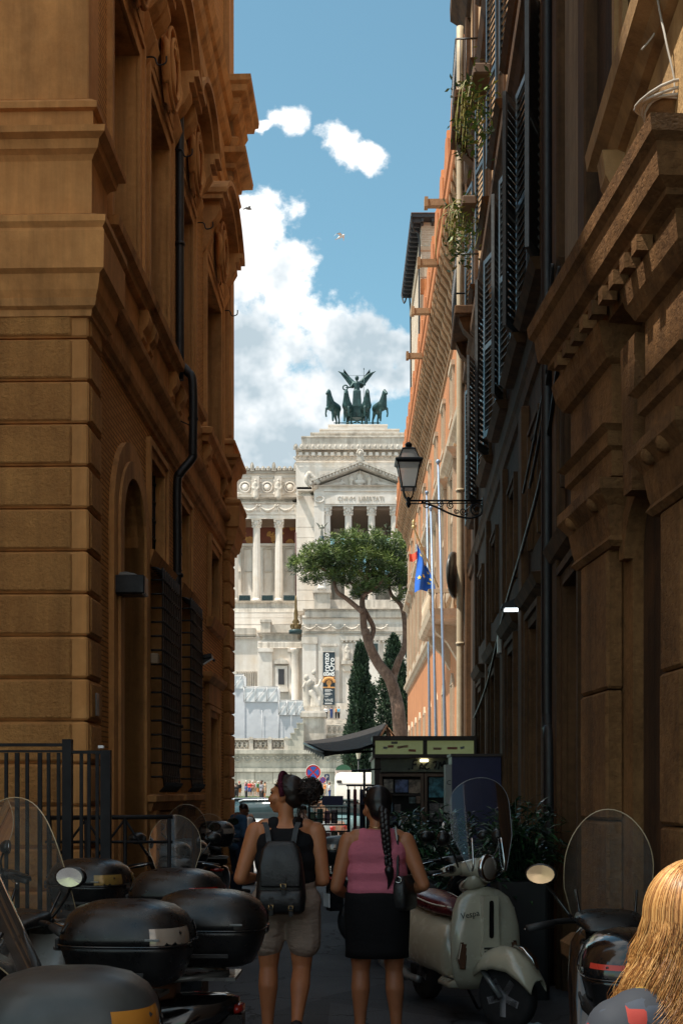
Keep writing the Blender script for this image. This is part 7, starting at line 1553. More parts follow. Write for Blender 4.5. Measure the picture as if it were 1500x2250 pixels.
hb = MB().loft([selip(.22, 1.075, .16, .07, 2.3), selip(.30, 1.08, .26, .11, 2.3), selip(.40, 1.09, .24, .14, 2.2), selip(.48, 1.09, .18, .15, 2.1)]).build('handlebar', CRM, VS)
for sx in (-1, 1):
    MB().loft([[(sx * (.08 + .07 * k), .32 - .012 * k + .04 * q * math.cos(a), 1.085 - .008 * k + .04 * q * math.sin(a)) for a in [R(i * 30) for i in range(12)]] for k, q in ((0, 1.2), (1, 1.1), (2, .9), (2.6, .6))]).build('bar_cover', CRM, hb)
    MB().tube([(sx * .26, .29, 1.065), (sx * .37, .265, 1.06)], .018, 8).build('grip', BSEAT, hb); MB().tube(spline([(sx * .24, .35, 1.07), (sx * .32, .345, 1.06), (sx * .38, .31, 1.05)], 4), .007, 5).build('brake_lever', CHR, hb); MB().ell((sx * .22, .34, 1.085), (.05, .03, .03), 10, 6).build('switch_block', BLKG, hb)
    mirror(VS, sx * .30, .36, 1.30, sx, face=plain('amber_mirror', (.35, .2, .08), .2, .7), r=(.055, .02, .055))
hl = MB().lathe([(0, 0), (.085, .0), (.098, .02), (.10, .04), (.085, .05)], (0, 0, 0), 24, Matrix.Translation((0, .46, 1.09)) @ Matrix.Rotation(R(-90), 4, 'X')).build('headlight', CHR, VS); MB().ell((0, .50, 1.09), (.082, .03, .082), 18, 8).build('headlight_lens', plain('headlamp_glass', (.35, .3, .25), .05, .5), hl)
windscreen(VS, .46, .66, (0, .44, 1.06), 12, glass_mat('clear_vespa_screen', (.93, .94, .94), .02, dirt=.012), rim=plain('faint_edge', (.25, .25, .27), .2), bulge=.07, shape=.72, base=.6)
for sx in (-1, 1): MB().tube(spline([(sx * .12, .44, 1.06), (sx * .12, .50, 1.1), (sx * .11, .46, 1.3)], 4), .008, 6).build('screen_bracket', CHR, VS)
mb = MB(); mb.tube(spline([(.18, -.35, .2), (.24, -.55, .22), (.25, -.95, .28)], 4), [.03] * 4 + [.06] * 5, 10); mb.build('exhaust', SILV, VS)
for k in range(5): MB().box(-.226, -.20, -.62 + .035 * k, -.60 + .035 * k, .30 + .006 * k, .37).build('cowl_slot', BLKG, VS)
mb = MB(); mb.tube([(-.08, -.1, .2), (-.16, -.05, .015), (-.2, -.08, .015)], .012, 6); mb.build('side_stand', IRON, VS)
# litter on the ground by the right wall
t = thing('paper_litter', 'crumpled pale blue paper on the ground by the right wall', 'litter', P(1185, 2262, 8.05)); t.location.z = 0
mb = MB(); rn = random.Random(2); n = 6; mb.add([(-.12 + .04 * i + rn.gauss(0, .008), -.06 + .024 * j, .012 + abs(rn.gauss(0, .018))) for j in range(n) for i in range(n)], [(j * n + i, j * n + i + 1, (j + 1) * n + i + 1, (j + 1) * n + i) for j in range(n - 1) for i in range(n - 1)]); mb.build('sheet', plain('pale_blue_paper', (.35, .42, .46), .8), t)

piv = Matrix.Translation((0, .50, 0)); STEER = piv @ Matrix.Rotation(R(27), 4, 'Z') @ piv.inverted()      # bars turned towards the street
for ch in list(VS.children):
    if ch.name.split('.')[0] in ('front_wheel', 'front_mudguard', 'mudguard_badge', 'fork', 'handlebar', 'headlight', 'mirror', 'mirror_stalk', 'steering_column'):
        lm = Matrix.LocRotScale(ch.location, ch.rotation_euler, ch.scale); l, r, sc_ = (STEER @ lm).decompose(); ch.location = l; ch.rotation_euler = r.to_euler(); ch.scale = sc_
# ------------------------------------------------------------------ people
def skin_mat(name, c):
    m, T, b = mk(name); pos = T.n('ShaderNodeNewGeometry').outputs['Position']; n = T.noise(pos, 14, 4, .6)
    T.link(T.ramp(n, [(.3, tuple(x * .86 for x in c)), (.7, c)]), b.inputs['Base Color']); b.inputs['Roughness'].default_value = .5; b.inputs['Subsurface Weight'].default_value = .12; b.inputs['Subsurface Radius'].default_value = (.02, .008, .004); b.inputs['Subsurface Scale'].default_value = .3
    T.link(T.n('ShaderNodeBump', ins={'Strength': .12, 'Distance': .003, 'Height': T.noise(pos, 220, 3)}).outputs[0], b.inputs['Normal']); return m
SK1 = skin_mat('tanned_skin', (.52, .20, .085)); SK2 = skin_mat('olive_skin', (.42, .16, .07)); SK3 = skin_mat('pale_skin', (.55, .33, .23)); SK4 = skin_mat('dark_skin', (.18, .08, .045))
def cloth(name, c, rough=.85, wr=.35, sc=9):
    m, T, b = mk(name); pos = T.n('ShaderNodeNewGeometry').outputs['Position']; T.link(T.ramp(T.noise(pos, 5, 5), [(.3, tuple(x * .8 for x in c)), (.7, c)]), b.inputs['Base Color']); b.inputs['Roughness'].default_value = rough; b.inputs['Specular IOR Level'].default_value = .2
    h = T.m('ADD', T.noise(T.vm('MULTIPLY', pos, (1, 1, 2.2)), sc, 4, .5), T.m('MULTIPLY', T.noise(pos, 300, 2), .08)); T.link(T.n('ShaderNodeBump', ins={'Strength': wr, 'Distance': .03, 'Height': h}).outputs[0], b.inputs['Normal']); return m
def tr(parts, M, s=1.0):
    out = []
    for p in parts:
        if p[0] == 'e':
            e = M.to_euler(); base = Euler([R(a) for a in p[3]]) if len(p) > 3 else Euler(); q = (M.to_3x3() @ base.to_matrix()).to_euler(); out.append(('e', tuple(M @ Vector(p[1])), tuple(x * s for x in p[2]), tuple(math.degrees(a) for a in q)))
        else: out.append((tuple(M @ Vector(p[0])), p[1] * s, tuple(M @ Vector(p[2])), p[3] * s))
    return out
HEAD = [('e', (0, -.012, .035), (.076, .096, .088)), ('e', (0, .02, -.02), (.066, .078, .085)), ((0, .045, -.075), .036, (0, .06, -.085), .026), ((0, .088, .012), .012, (0, .108, -.028), .015), ((-.018, .09, -.058), .011, (.018, .09, -.058), .011), ((-.018, .09, -.07), .010, (.018, .09, -.07), .010),
        ((-.05, .06, -.02), .03, (-.03, .075, -.03), .028), ((.05, .06, -.02), .03, (.03, .075, -.03), .028), ((-.045, .078, .035), .014, (-.015, .09, .032), .012), ((.045, .078, .035), .014, (.015, .09, .032), .012), ('e', (-.077, -.005, -.005), (.012, .022, .032)), ('e', (.077, -.005, -.005), (.012, .022, .032))]
def hand(wrist, direc, up, side):
    """palm and five curled fingers from the wrist along direc; side = +1 thumb on the +side"""
    d = Vector(direc).normalized(); u = Vector(up).normalized(); w = d.cross(u).normalized() * side; W = Vector(wrist); out = [(W, .024, W + d * .05, .030)]
    out += [(W + d * .03 - w * .018, .018, W + d * .085 - w * .026, .014), (W + d * .03 + w * .018, .018, W + d * .085 + w * .026, .014), (W + d * .04, .02, W + d * .09, .016)]
    for k, (o, L) in enumerate(((-.030, .058), (-.010, .07), (.010, .066), (.029, .052))):
        a = W + d * .088 + w * o; b = a + d * L * .5 - u * L * .15; c = b + d * L * .25 - u * L * .38; out += [(a, .0095, b, .009), (b, .009, c, .008)]
    a = W + d * .03 + w * .03; b = a + d * .03 + w * .022; c = b + d * .032 - u * .01; out += [(a, .013, b, .011), (b, .011, c, .009)]; return [(tuple(p[0]), p[1], tuple(p[2]), p[3]) for p in out]
def bodyparts(J, sk=1.0, female=True, arms=True, legs=True, head_yaw=0, head_pitch=0, head_roll=0):
    """J: joint dict; returns capsules for a continuous body"""
    g = lambda k: Vector(J[k]); pr = []; a = sk
    pr += [((-.085 * a, 0, J['hip']), .105 * a, (.085 * a, 0, J['hip']), .105 * a), ((-.05, .0, J['hip'] + .08), .115 * a, (.05, 0, J['hip'] + .08), .115 * a), ((-.045, 0, J['waist']), .092 * a, (.045, 0, J['waist']), .092 * a), ((-.06, .005, J['chest']), .108 * a, (.06, .005, J['chest']), .108 * a), ((-.085, 0, J['sh'] - .06), .085 * a, (.085, 0, J['sh'] - .06), .085 * a), ((-.13, -.005, J['sh'] - .005), .052, (.13, -.005, J['sh'] - .005), .052), ((0, -.01, J['sh'] - .02), .065, (0, 0, J['sh'] + .05), .05)]
    if female: pr += [('e', (-.065, .085, J['chest'] - .0), (.06, .055, .06)), ('e', (.065, .085, J['chest'] - .0), (.06, .055, .06))]
    hd = Matrix.Translation(g('head')) @ Euler((R(head_pitch), R(head_roll), R(head_yaw))).to_matrix().to_4x4()
    pr += [((0, -.005, J['sh'] + .02), .048, tuple(g('head') + Vector((0, -.02, -.06))), .05)] + tr(HEAD, hd)
    for s in ('L', 'R'):
        if arms:
            sh, el, wr = g('sh' + s), g('el' + s), g('wr' + s); m = sh.lerp(el, .45)
            pr += [(sh, .058 * a, m, .050 * a), (m, .050 * a, el, .040 * a), (el, .040 * a, el.lerp(wr, .35), .040 * a), (el.lerp(wr, .35), .040 * a, wr, .026 * a)]; pr += hand(wr, wr - el, Vector((0, 0, 1)), 1 if s == 'L' else -1)
        if legs:
            hp, kn, an, to = g('hp' + s), g('kn' + s), g('an' + s), g('to' + s)
            pr += [(hp, .098 * a, hp.lerp(kn, .5), .082 * a), (hp.lerp(kn, .5), .082 * a, kn, .056 * a), (kn, .055 * a, kn.lerp(an, .3) + Vector((0, -.018, 0)), .060 * a), (kn.lerp(an, .3) + Vector((0, -.018, 0)), .060 * a, kn.lerp(an, .7), .042 * a), (kn.lerp(an, .7), .042 * a, an, .034), (an, .034, an + Vector((0, -.03, -.035)), .034), (an + Vector((0, -.01, -.03)), .034, to, .028)]
    return pr, hd
def eyes(par, hd, dark):
    for sx in (-1, 1):
        o = MB().ell((0, 0, 0), (.012, .008, .008), 8, 6).build('eye', dark, par); o.location = hd @ Vector((sx * .031, .083, .018))
def hairstrands(par, name, mats, roots, fn, n, seed, r=.003, seg=6, sides=4):
    rn = random.Random(seed); ms = [MB() for _ in mats]
    for k in range(n):
        pts = fn(rn); ms[rn.randrange(len(mats))].tube(pts, [r * (1 - .5 * i / (len(pts) - 1)) for i in range(len(pts))], sides)
    for m, mt in zip(ms, mats): m.build(name, mt, par)
DKHAIR = [plain('dark_brown_hair%d' % i, c, .4, var=.3, scale=30, spec=.5) for i, c in enumerate(((.014, .007, .005), (.028, .013, .008), (.008, .004, .004)))]
BKHAIR = [plain('black_hair%d' % i, c, .35, var=.3, scale=30, spec=.5) for i, c in enumerate(((.006, .005, .006), (.012, .009, .010)))]
BLHAIR = [plain('blond_hair%d' % i, c, .42, var=.3, scale=12, spec=.5) for i, c in enumerate(((.34, .15, .04), (.50, .25, .075), (.20, .08, .022), (.62, .36, .13)))]
EYEM = plain('dark_eye', (.02, .015, .012), .2)
WY_ = 7.68
# ---- woman with bun and backpack
J = dict(hip=.90, waist=1.06, chest=1.22, sh=1.36, head=(0.0, .015, 1.545), shL=(-.19, 0, 1.325), elL=(-.285, -.03, 1.03), wrL=(-.20, .20, 1.02), shR=(.19, 0, 1.325), elR=(.235, -.03, 1.02), wrR=(.13, .22, 1.0), hpL=(-.10, 0, .86), knL=(-.11, .03, .47), anL=(-.115, -.01, .085), toL=(-.125, .12, .03), hpR=(.10, 0, .86), knR=(.10, .0, .46), anR=(.075, -.20, .15), toR=(.07, -.10, .05))
W1 = thing('person', 'woman with a hair bun, black top and beige shorts wearing a black backpack', 'person', (pxx(628, WY_), WY_, 0), R(0), scale=1.03)
pr, hd = bodyparts(J, 1.06, head_yaw=72, head_pitch=4); b1 = organic('body', pr, SK1, W1, .0085, 5); eyes(W1, hd, EYEM)
TANK = cloth('black_tank_cloth', (.012, .012, .014)); SHORT = cloth('beige_shorts_cloth', (.36, .27, .21), wr=.6, sc=14)
organic('tank_top', [((-.06, 0, 1.03), .130, (.06, 0, 1.03), .130), ((-.07, .0, 1.14), .130, (.07, .0, 1.14), .130), ((-.065, .0, 1.24), .128, (.065, .0, 1.24), .128), ('e', (-.065, .09, 1.22), (.068, .062, .068)), ('e', (.065, .09, 1.22), (.068, .062, .068)), ((-.085, -.03, 1.28), .068, (-.075, -.015, 1.37), .050), ((.085, -.03, 1.28), .068, (.075, -.015, 1.37), .050), ((-.06, -.06, 1.30), .05, (.06, -.06, 1.30), .05)], TANK, W1, .010, 4)
organic('shorts', [((-.07, 0, .985), .122, (.07, 0, .985), .122), ((-.095, -.01, .88), .130, (.095, -.01, .88), .130), ((-.09, -.05, .86), .10, (.09, -.05, .86), .10), ((-.105, 0, .82), .118, (-.118, .02, .63), .108), ((.105, 0, .82), .118, (.115, -.01, .63), .108)], SHORT, W1, .012, 3)
# hair: cap, bun, band, loose strands
def cap_strand(rn, hd=hd):
    a = rn.uniform(-2.5, 2.5); e0 = rn.uniform(.15, 1.35); pts = []
    for k in range(6):
        t = k / 5; th = e0 * (1 - t) + 2.0 * t * .9; ph = a * (1 - t * .75); v = Vector((math.sin(th) * math.sin(ph) * .088, -math.cos(ph * .0) * math.sin(th) * .108 * (1 if True else 0) * (math.cos(ph) if th > .0 else 1), math.cos(th) * .105)); pts.append(hd @ (v + Vector((0, -.012, .035))))
    return pts
cap_parts = tr([('e', (0, -.03, .045), (.088, .098, .095)), ('e', (0, -.05, .0), (.078, .075, .075))], hd); organic('hair', cap_parts, DKHAIR[0], W1, .009, 3)
hairstrands(W1, 'hair_strands', DKHAIR[:2], None, cap_strand, 420, 4, .0026)
bun = hd @ Vector((-.0, -.155, .045))
def bun_strand(rn):
    ax = Vector((rn.gauss(0, 1), rn.gauss(0, 1), rn.gauss(0, 1))).normalized(); u = ax.orthogonal().normalized(); w = ax.cross(u); r = rn.uniform(.055, .088); s0 = rn.uniform(0, 6.28); return [bun + (u * math.cos(s0 + k * .45) + w * math.sin(s0 + k * .45)) * r * (1 + .1 * math.sin(k)) for k in range(7)]
o = organic('hair_bun', [('e', tuple(bun), (.068, .062, .066))], DKHAIR[1], W1, .01, 2); hairstrands(W1, 'bun_strands', DKHAIR, None, bun_strand, 260, 9, .0028)
hairstrands(W1, 'loose_strands', DKHAIR[:2], None, lambda rn: (lambda p: [p, p + Vector((rn.gauss(0, .01), -.02, -.03)), p + Vector((rn.gauss(0, .02), -.03, -.08 - .04 * rn.random()))])(hd @ Vector((rn.uniform(-.05, .05), -.10, -.05))), 22, 5, .002)
MB().tube([hd @ Vector((.088 * math.cos(a), -.0 + .03 * math.sin(a), .03 + .115 * math.sin(a))) for a in [R(-15 + 210 * k / 16) for k in range(17)]], .017, 8).build('headband', cloth('red_purple_band', (.09, .014, .03), wr=.8, sc=40), W1)
# backpack
BP = plain('black_leather', (.010, .010, .011), .38, 0, bump=.25, bscale=60); GOLDB = plain('gold_buckle', (.65, .48, .22), .25, .9)
t = thing('backpack', 'black leather backpack with gold buckles on the back of the woman with the bun', 'backpack', (pxx(617, WY_ - .22), WY_ - .2, .85), 0, scale=1.03)
MB().loft([sring(0, .24, .09, 4), sring(.02, .29, .13, 4), sring(.10, .31, .15, 4), sring(.22, .29, .14, 4), sring(.34, .26, .12, 4), sring(.41, .22, .10, 4), sring(.43, .16, .06, 3)]).build('bag', BP, t)
MB().loft([sring(.17, .23, .02, 6, cy=-.083), sring(.18, .24, .025, 6, cy=-.082), sring(.30, .25, .03, 6, cy=-.068), sring(.40, .22, .05, 5, cy=-.045), sring(.445, .16, .10, 4, cy=.0)]).build('flap', BP, t)
MB().loft([sring(.01, .24, .03, 6, cy=-.08), sring(.03, .26, .05, 5, cy=-.085), sring(.12, .26, .05, 5, cy=-.087), sring(.15, .25, .03, 5, cy=-.08)]).build('front_pocket', BP, t)
for (x, z, w) in ((0.02, .175, .03), (-.055, .05, .026), (.065, .045, .026)):
    MB().box(x - .012, x + .012, -.118, -.098, z - .05, z + .06).build('strap_tab', BP, t); MB().tube([(x + w / 2 * sx, -.122, z + w * .55 * sz) for sx, sz in ((-1, -1), (1, -1), (1, 1), (-1, 1))], .0035, 5, closed=True).build('buckle', GOLDB, t)
for sx in (-1, 1): MB().loft([[(sx * (.07 + .035 * q) + dx, .03 + .05 * q + dy, .40 + .16 * math.sin(q * 1.5)) for dx, dy in ((-.016, -.004), (.016, -.004), (.016, .004), (-.016, .004))] for q in (0, .3, .6, 1, 1.3)], smooth=False).build('shoulder_strap', BP, t)
for nm, an_, to in (('L', J['anL'], J['toL']), ('R', J['anR'], J['toR'])):
    a, b = Vector(an_), Vector(to); organic('shoe', [(a + Vector((0, -.035, -.03)), .046, b + Vector((0, .03, .002)), .040), (a + Vector((0, -.03, -.01)), .042, a + Vector((0, .0, -.02)), .044)], plain('dark_shoe', (.015, .014, .016), .6), W1, .012, 3)
# ---- woman in pink
J2 = dict(hip=.90, waist=1.05, chest=1.20, sh=1.335, head=(0.0, .02, 1.515), shL=(-.185, 0, 1.30), elL=(-.265, -.02, 1.0), wrL=(-.20, .18, .93), shR=(.185, 0, 1.30), elR=(.30, -.04, 1.02), wrR=(.20, .18, .96), hpL=(-.10, 0, .86), knL=(-.105, .01, .46), anL=(-.11, -.03, .09), toL=(-.13, .10, .03), hpR=(.10, 0, .86), knR=(.11, .02, .46), anR=(.125, .0, .09), toR=(.14, .12, .03))
W2 = thing('person', 'woman with a black braid in a pink top and black skirt', 'person', (pxx(828, WY_), WY_, 0), R(-3))
pr, hd2 = bodyparts(J2, 1.05, head_yaw=22, head_pitch=-6); organic('body', pr, SK2, W2, .0085, 5); eyes(W2, hd2, EYEM)
PINK = cloth('pink_ribbed_cloth', (.58, .16, .22), wr=.35, sc=10); SKT = cloth('black_skirt_cloth', (.006, .006, .007), wr=.3)
organic('pink_top', [((-.065, 0, .99), .132, (.065, 0, .99), .132), ((-.07, .0, 1.10), .130, (.07, .0, 1.10), .130), ((-.075, .0, 1.22), .126, (.075, .0, 1.22), .126), ('e', (-.065, .09, 1.20), (.068, .062, .068)), ('e', (.065, .09, 1.20), (.068, .062, .068)), ((-.09, -.02, 1.26), .078, (-.088, -.01, 1.335), .053), ((.09, -.02, 1.26), .078, (.088, -.01, 1.335), .053), ((-.07, -.045, 1.30), .055, (.07, -.045, 1.30), .055), ((-.05, -.04, 1.335), .045, (.05, -.04, 1.335), .045)], PINK, W2, .010, 4)
MB().loft([sring(.975, .365, .262, 2.2), sring(.965, .412, .296, 2.2), sring(.93, .418, .304, 2.2), sring(.86, .43, .325, 2.3), sring(.75, .425, .33, 2.3), sring(.60, .41, .32, 2.4), sring(.555, .415, .325, 2.4)]).build('skirt', SKT, W2)
organic('hair', tr([('e', (0, -.028, .05), (.090, .10, .098)), ('e', (0, -.055, -.01), (.075, .07, .085))], hd2), BKHAIR[0], W2, .009, 3)
hairstrands(W2, 'hair_strands', BKHAIR, None, lambda rn: cap_strand(rn, hd2), 380, 14, .0026)
mb = MB(); z = 1.52
for k in range(11):                         # plait
    for sx in (-1, 1): mb.ell((.045 + .03 * (k / 10) + sx * .012, -.12 - .012 * math.sin(k * .5), 1.50 - .033 * k - (.016 if sx > 0 else 0)), (.024 * (1 - k * .03), .020, .034), 8, 6, None, 0)
mb.build('braid', BKHAIR[1], W2); mb = MB(); mb.tube(spline([(.075, -.13, 1.15), (.08, -.14, 1.12), (.085, -.13, 1.06), (.07, -.13, 1.0)], 4), [.012, .016, .024, .03, .032, .03, .026, .022, .018, .014, .009, .005, .003][:13], 8); mb.build('braid_end', BKHAIR[0], W2)
mb = MB(); q = [hd2 @ Vector((sx * .09, .02, .085)) for sx in (-1, 1)]; mb.tube(spline([hd2 @ Vector((-.088, -.03, .07)), hd2 @ Vector((-.07, .03, .125)), hd2 @ Vector((.07, .03, .125)), hd2 @ Vector((.088, -.03, .07))], 4), .005, 6); [mb.ell(tuple(hd2 @ Vector((sx * .035, .035, .125))), (.028, .012, .02), 10, 6) for sx in (-1, 1)]; mb.build('sunglasses', BLKG, W2)
MB().tube([(.05 * math.cos(a), -.005 + .05 * math.sin(a), 1.40 + .01 * math.sin(a)) for a in [k * math.pi / 9 for k in range(18)]], .003, 5, closed=True).build('necklace', GOLDB, W2)
for nm, an_, to in (('L', J2['anL'], J2['toL']), ('R', J2['anR'], J2['toR'])):
    a, b = Vector(an_), Vector(to); organic('shoe', [(a + Vector((0, -.035, -.035)), .044, b + Vector((0, .03, .002)), .038)], MATS['dark_shoe'], W2, .012, 3)
mb = MB(); mb.tube(spline([(.135, -.075, 1.28), (.12, -.045, 1.385), (.13, .05, 1.37)], 4), .006, 6); mb.build('bra_strap', plain('white_strap', (.6, .58, .55), .7), W2)
t = thing('shoulder_bag', 'small black shoulder bag under the arm of the woman in pink', 'bag', (pxx(888, WY_), WY_ - .02, 0), R(-20))
MB().loft([sring(.86, .10, .26, 4), sring(.89, .12, .28, 4), sring(1.0, .11, .27, 4), sring(1.08, .07, .24, 4)]).build('bag', BP, t)
MB().tube(spline([(-.01, -.12, 1.07), (-.015, -.10, 1.2), (-.03, -.05, 1.335), (-.02, .05, 1.33), (0, .11, 1.07)], 5), .009, 6).build('strap', BP, t); MB().tube([(.0 + .02 * math.cos(a), -.135, 1.06 + .02 * math.sin(a)) for a in [k * .785 for k in range(8)]], .004, 5, closed=True).build('ring', CHR, t)
# ---- blond person close to the camera, right edge
J3 = dict(hip=.86, waist=1.0, chest=1.13, sh=1.235, head=(0.0, .03, 1.385), shL=(-.185, 0, 1.205), elL=(-.24, .04, .93), wrL=(-.2, .24, .95), shR=(.185, 0, 1.205), elR=(.24, .04, .93), wrR=(.2, .24, .95), hpL=(-.10, 0, .82), knL=(-.105, .01, .44), anL=(-.11, -.03, .09), toL=(-.13, .10, .03), hpR=(.10, 0, .82), knR=(.11, .02, .44), anR=(.125, .0, .09), toR=(.14, .12, .03))
W3 = thing('person', 'blond long-haired person close up at the right edge in a dark patchwork top', 'person', (.695, 2.28, 0), R(20), scale=.97)
pr, hd3 = bodyparts(J3, 1.05, head_yaw=-10); organic('body', pr, SK3, W3, .0095, 5); eyes(W3, hd3, EYEM)
def patch_mat():
    m, T, b = mk('dark_patchwork_cloth'); pos = T.n('ShaderNodeNewGeometry').outputs['Position']
    v = T.n('ShaderNodeTexVoronoi', ins={'Vector': pos, 'Scale': 30.0, 'Randomness': .55}); v.distance = 'CHEBYCHEV'; hsv = T.n('ShaderNodeSeparateColor', ins={0: v.outputs['Color']}); T.link(T.ramp(hsv.outputs[0], [(0, (.02, .025, .035)), (.40, (.26, .025, .018)), (.47, (.03, .04, .06)), (.62, (.26, .17, .02)), (.69, (.02, .025, .035))], 'CONSTANT'), b.inputs['Base Color']); b.inputs['Roughness'].default_value = .8; return m
organic('patchwork_top', [((-.065, 0, .90), .125, (.065, 0, .90), .125), ((-.07, .005, 1.05), .128, (.07, .005, 1.05), .128), ((-.10, 0, 1.16), .11, (.10, 0, 1.16), .11), ((-.15, -.005, 1.225), .068, (.15, -.005, 1.225), .068), ((-.19, 0, 1.205), .07, (-.225, .02, 1.06), .064), ((.19, 0, 1.205), .07, (.225, .02, 1.06), .064), ((0, -.015, 1.22), .075, (0, -.005, 1.26), .062)], patch_mat(), W3, .010, 4)
organic('trousers', [((-.07, 0, .88), .128, (.07, 0, .88), .128), ((-.1, 0, .80), .12, (-.105, .01, .44), .085), ((.1, 0, .80), .12, (.11, .02, .44), .085), ((-.105, .01, .44), .085, (-.11, -.03, .12), .065), ((.11, .02, .44), .085, (.125, 0, .12), .065)], cloth('dark_denim', (.03, .04, .07)), W3, .014, 3)
organic('hair', tr([('e', (0, -.03, .045), (.094, .105, .10)), ('e', (0, -.06, -.06), (.085, .07, .12))], hd3), BLHAIR[0], W3, .010, 3)
LOCKS = [(random.Random(100 + i).uniform(-2.6, 2.6), random.Random(200 + i).uniform(0, 6.28), random.Random(300 + i).gauss(0, .03), random.Random(400 + i).uniform(.24, .40)) for i in range(90)]
def long_strand(rn):
    lp, wv, fl, L = LOCKS[rn.randrange(90)]; ph = lp + rn.gauss(0, .24); th0 = rn.uniform(.02, .8); pts = []; out = rn.uniform(.99, 1.05); L *= rn.uniform(.85, 1.05); j = Vector((rn.gauss(0, .005), rn.gauss(0, .005), 0)); am = (.011 + .005 * math.sin(wv * 3)) * rn.uniform(.6, 1.4); wv += rn.gauss(0, .35)
    for k in range(7):
        th = th0 + (1.60 - th0) * k / 6; pts.append(Vector((math.sin(th) * math.sin(ph) * .10 * out, -math.sin(th) * math.cos(ph) * .112 * out - .02, math.cos(th) * .108 * out + .04)))
    p = pts[-1].copy(); dx = math.sin(ph); dy = -math.cos(ph)
    for k in range(1, 12):
        t_ = k / 11; f = min(t_ * 3, 1) ; q = p + Vector((dx * (.012 * math.sin(t_ * 2.6) + .055 * t_ ** 2.2) + f * am * math.sin(wv + t_ * 9) + fl * t_ ** 2, dy * (.012 * math.sin(t_ * 2.6) + .04 * t_ ** 2) + f * am * math.cos(wv * 1.3 + t_ * 8), -L * t_ + .05 * max(t_ - .75, 0) ** 1.2)) + j * t_; pts.append(q)
    return [hd3 @ q for q in pts]
hairstrands(W3, 'hair_strands', BLHAIR, None, long_strand, 8500, 31, .0008, sides=3)
hairstrands(W3, 'flyaway_hair', BLHAIR[1:], None, lambda rn: (lambda p, s: [p, p + Vector((s * .05, -.02, -.03)), p + Vector((s * .09 + rn.gauss(0, .02), -.03 + rn.gauss(0, .02), -.05 + rn.gauss(0, .03)))])(hd3 @ Vector((rn.uniform(-.13, .13), -.10, -.28 + rn.uniform(-.06, .08))), rn.choice((-1, -1, 1))), 260, 33, .0006)
# ---- two men at the street mouth
J4 = dict(hip=.92, waist=1.08, chest=1.24, sh=1.38, head=(0.0, .13, 1.50), shL=(-.20, .03, 1.35), elL=(-.25, .02, 1.06), wrL=(-.08, .27, 1.10), shR=(.20, .03, 1.35), elR=(.25, .02, 1.06), wrR=(.08, .27, 1.10), hpL=(-.10, 0, .88), knL=(-.11, .02, .48), anL=(-.12, -.02, .09), toL=(-.14, .12, .03), hpR=(.10, 0, .88), knR=(.11, .02, .48), anR=(.13, -.02, .09), toR=(.15, .12, .03))
def man(label, px, Y, rz, skin, shirt, trousers, hair, sc, J=J4, jacket=True):
    t = thing('person', label, 'person', (pxx(px, Y), Y, 0), R(rz), scale=sc); pr, h = bodyparts(J, 1.05, female=False, head_pitch=-28); organic('body', pr, skin, t, .015, 4, dec=.6); eyes(t, h, EYEM)
    a = .024 if jacket else .014
    organic('jacket' if jacket else 'shirt', [((-.07, 0, .86 if jacket else .98), .125 + a * .5, (.07, 0, .86 if jacket else .98), .125 + a * .5), ((-.07, 0, 1.08), .112 + a, (.07, 0, 1.08), .112 + a), ((-.09, .005, 1.24), .112 + a, (.09, .005, 1.24), .112 + a), ((-.16, .01, 1.35), .062 + a, (.16, .01, 1.35), .062 + a)] + [(Vector(J['sh' + s]), .062 + a * .6, Vector(J['el' + s]), .048 + a * .6) for s in 'LR'] + ([(Vector(J['el' + s]), .048 + a * .6, Vector(J['el' + s]).lerp(Vector(J['wr' + s]), .85), .036 + a * .5) for s in 'LR'] if jacket else []), shirt, t, .018, 3)
    organic('trousers', [((-.08, 0, .92), .122, (.08, 0, .92), .122)] + [(Vector(J['hp' + s]), .112, Vector(J['kn' + s]), .08) for s in 'LR'] + [(Vector(J['kn' + s]), .08, Vector(J['an' + s]) + Vector((0, 0, .02)), .06) for s in 'LR'], trousers, t, .02, 3)
    organic('hair', tr([('e', (0, -.025, .05), (.082, .092, .082))], h), hair, t, .015, 2)
    for s in 'LR': organic('shoe', [(Vector(J['an' + s]) + Vector((0, -.03, -.035)), .05, Vector(J['to' + s]) + Vector((0, .04, .005)), .042)], MATS['dark_shoe'], t, .02, 2)
    return t
SUIT = cloth('blue_suit_cloth', (.05, .12, .22), wr=.5); man('man in a blue suit looking down at his phone beside the left wall', 521, 19.0, -60, SK4, SUIT, cloth('navy_trousers', (.02, .03, .06)), BKHAIR[0], .88)
t = man('man in a white shirt and glasses facing the man in the blue suit', 551, 20.6, 95, SK3, cloth('white_shirt_cloth', (.7, .7, .7)), cloth('grey_trousers', (.08, .08, .09)), DKHAIR[1], .84, jacket=False)
mb = MB(); [mb.tube([(sx * .035 + .022 * math.cos(a), .215, 1.52 + .016 * math.sin(a)) for a in [k * .785 for k in range(8)]], .003, 4, closed=True) for sx in (-1, 1)]; mb.rod((-.013, .216, 1.52), (.013, .216, 1.52), .003); mb.build('glasses', BLKG, t)
MB().tube(spline([(-.17, .03, 1.43), (-.16, -.08, 1.35), (-.12, -.12, 1.1)], 4), .02, 6).build('bag_strap', BLK, t)
man('vendor in a dark sports shirt standing between the women beyond', 668, 19.2, 10, SK3, cloth('black_sport_shirt', (.02, .02, .022)), cloth('dark_trousers', (.02, .02, .02)), DKHAIR[0], .86, jacket=False)
tt = [o for o in bpy.data.objects if o.get('label', '').startswith('vendor')][0]; text_obj('shirt_print', 'adidas', .085, plain('white_print', (.6, .6, .6), .7), tt, (0, -.148, 1.25), (R(90), 0, 0), ext=.002)
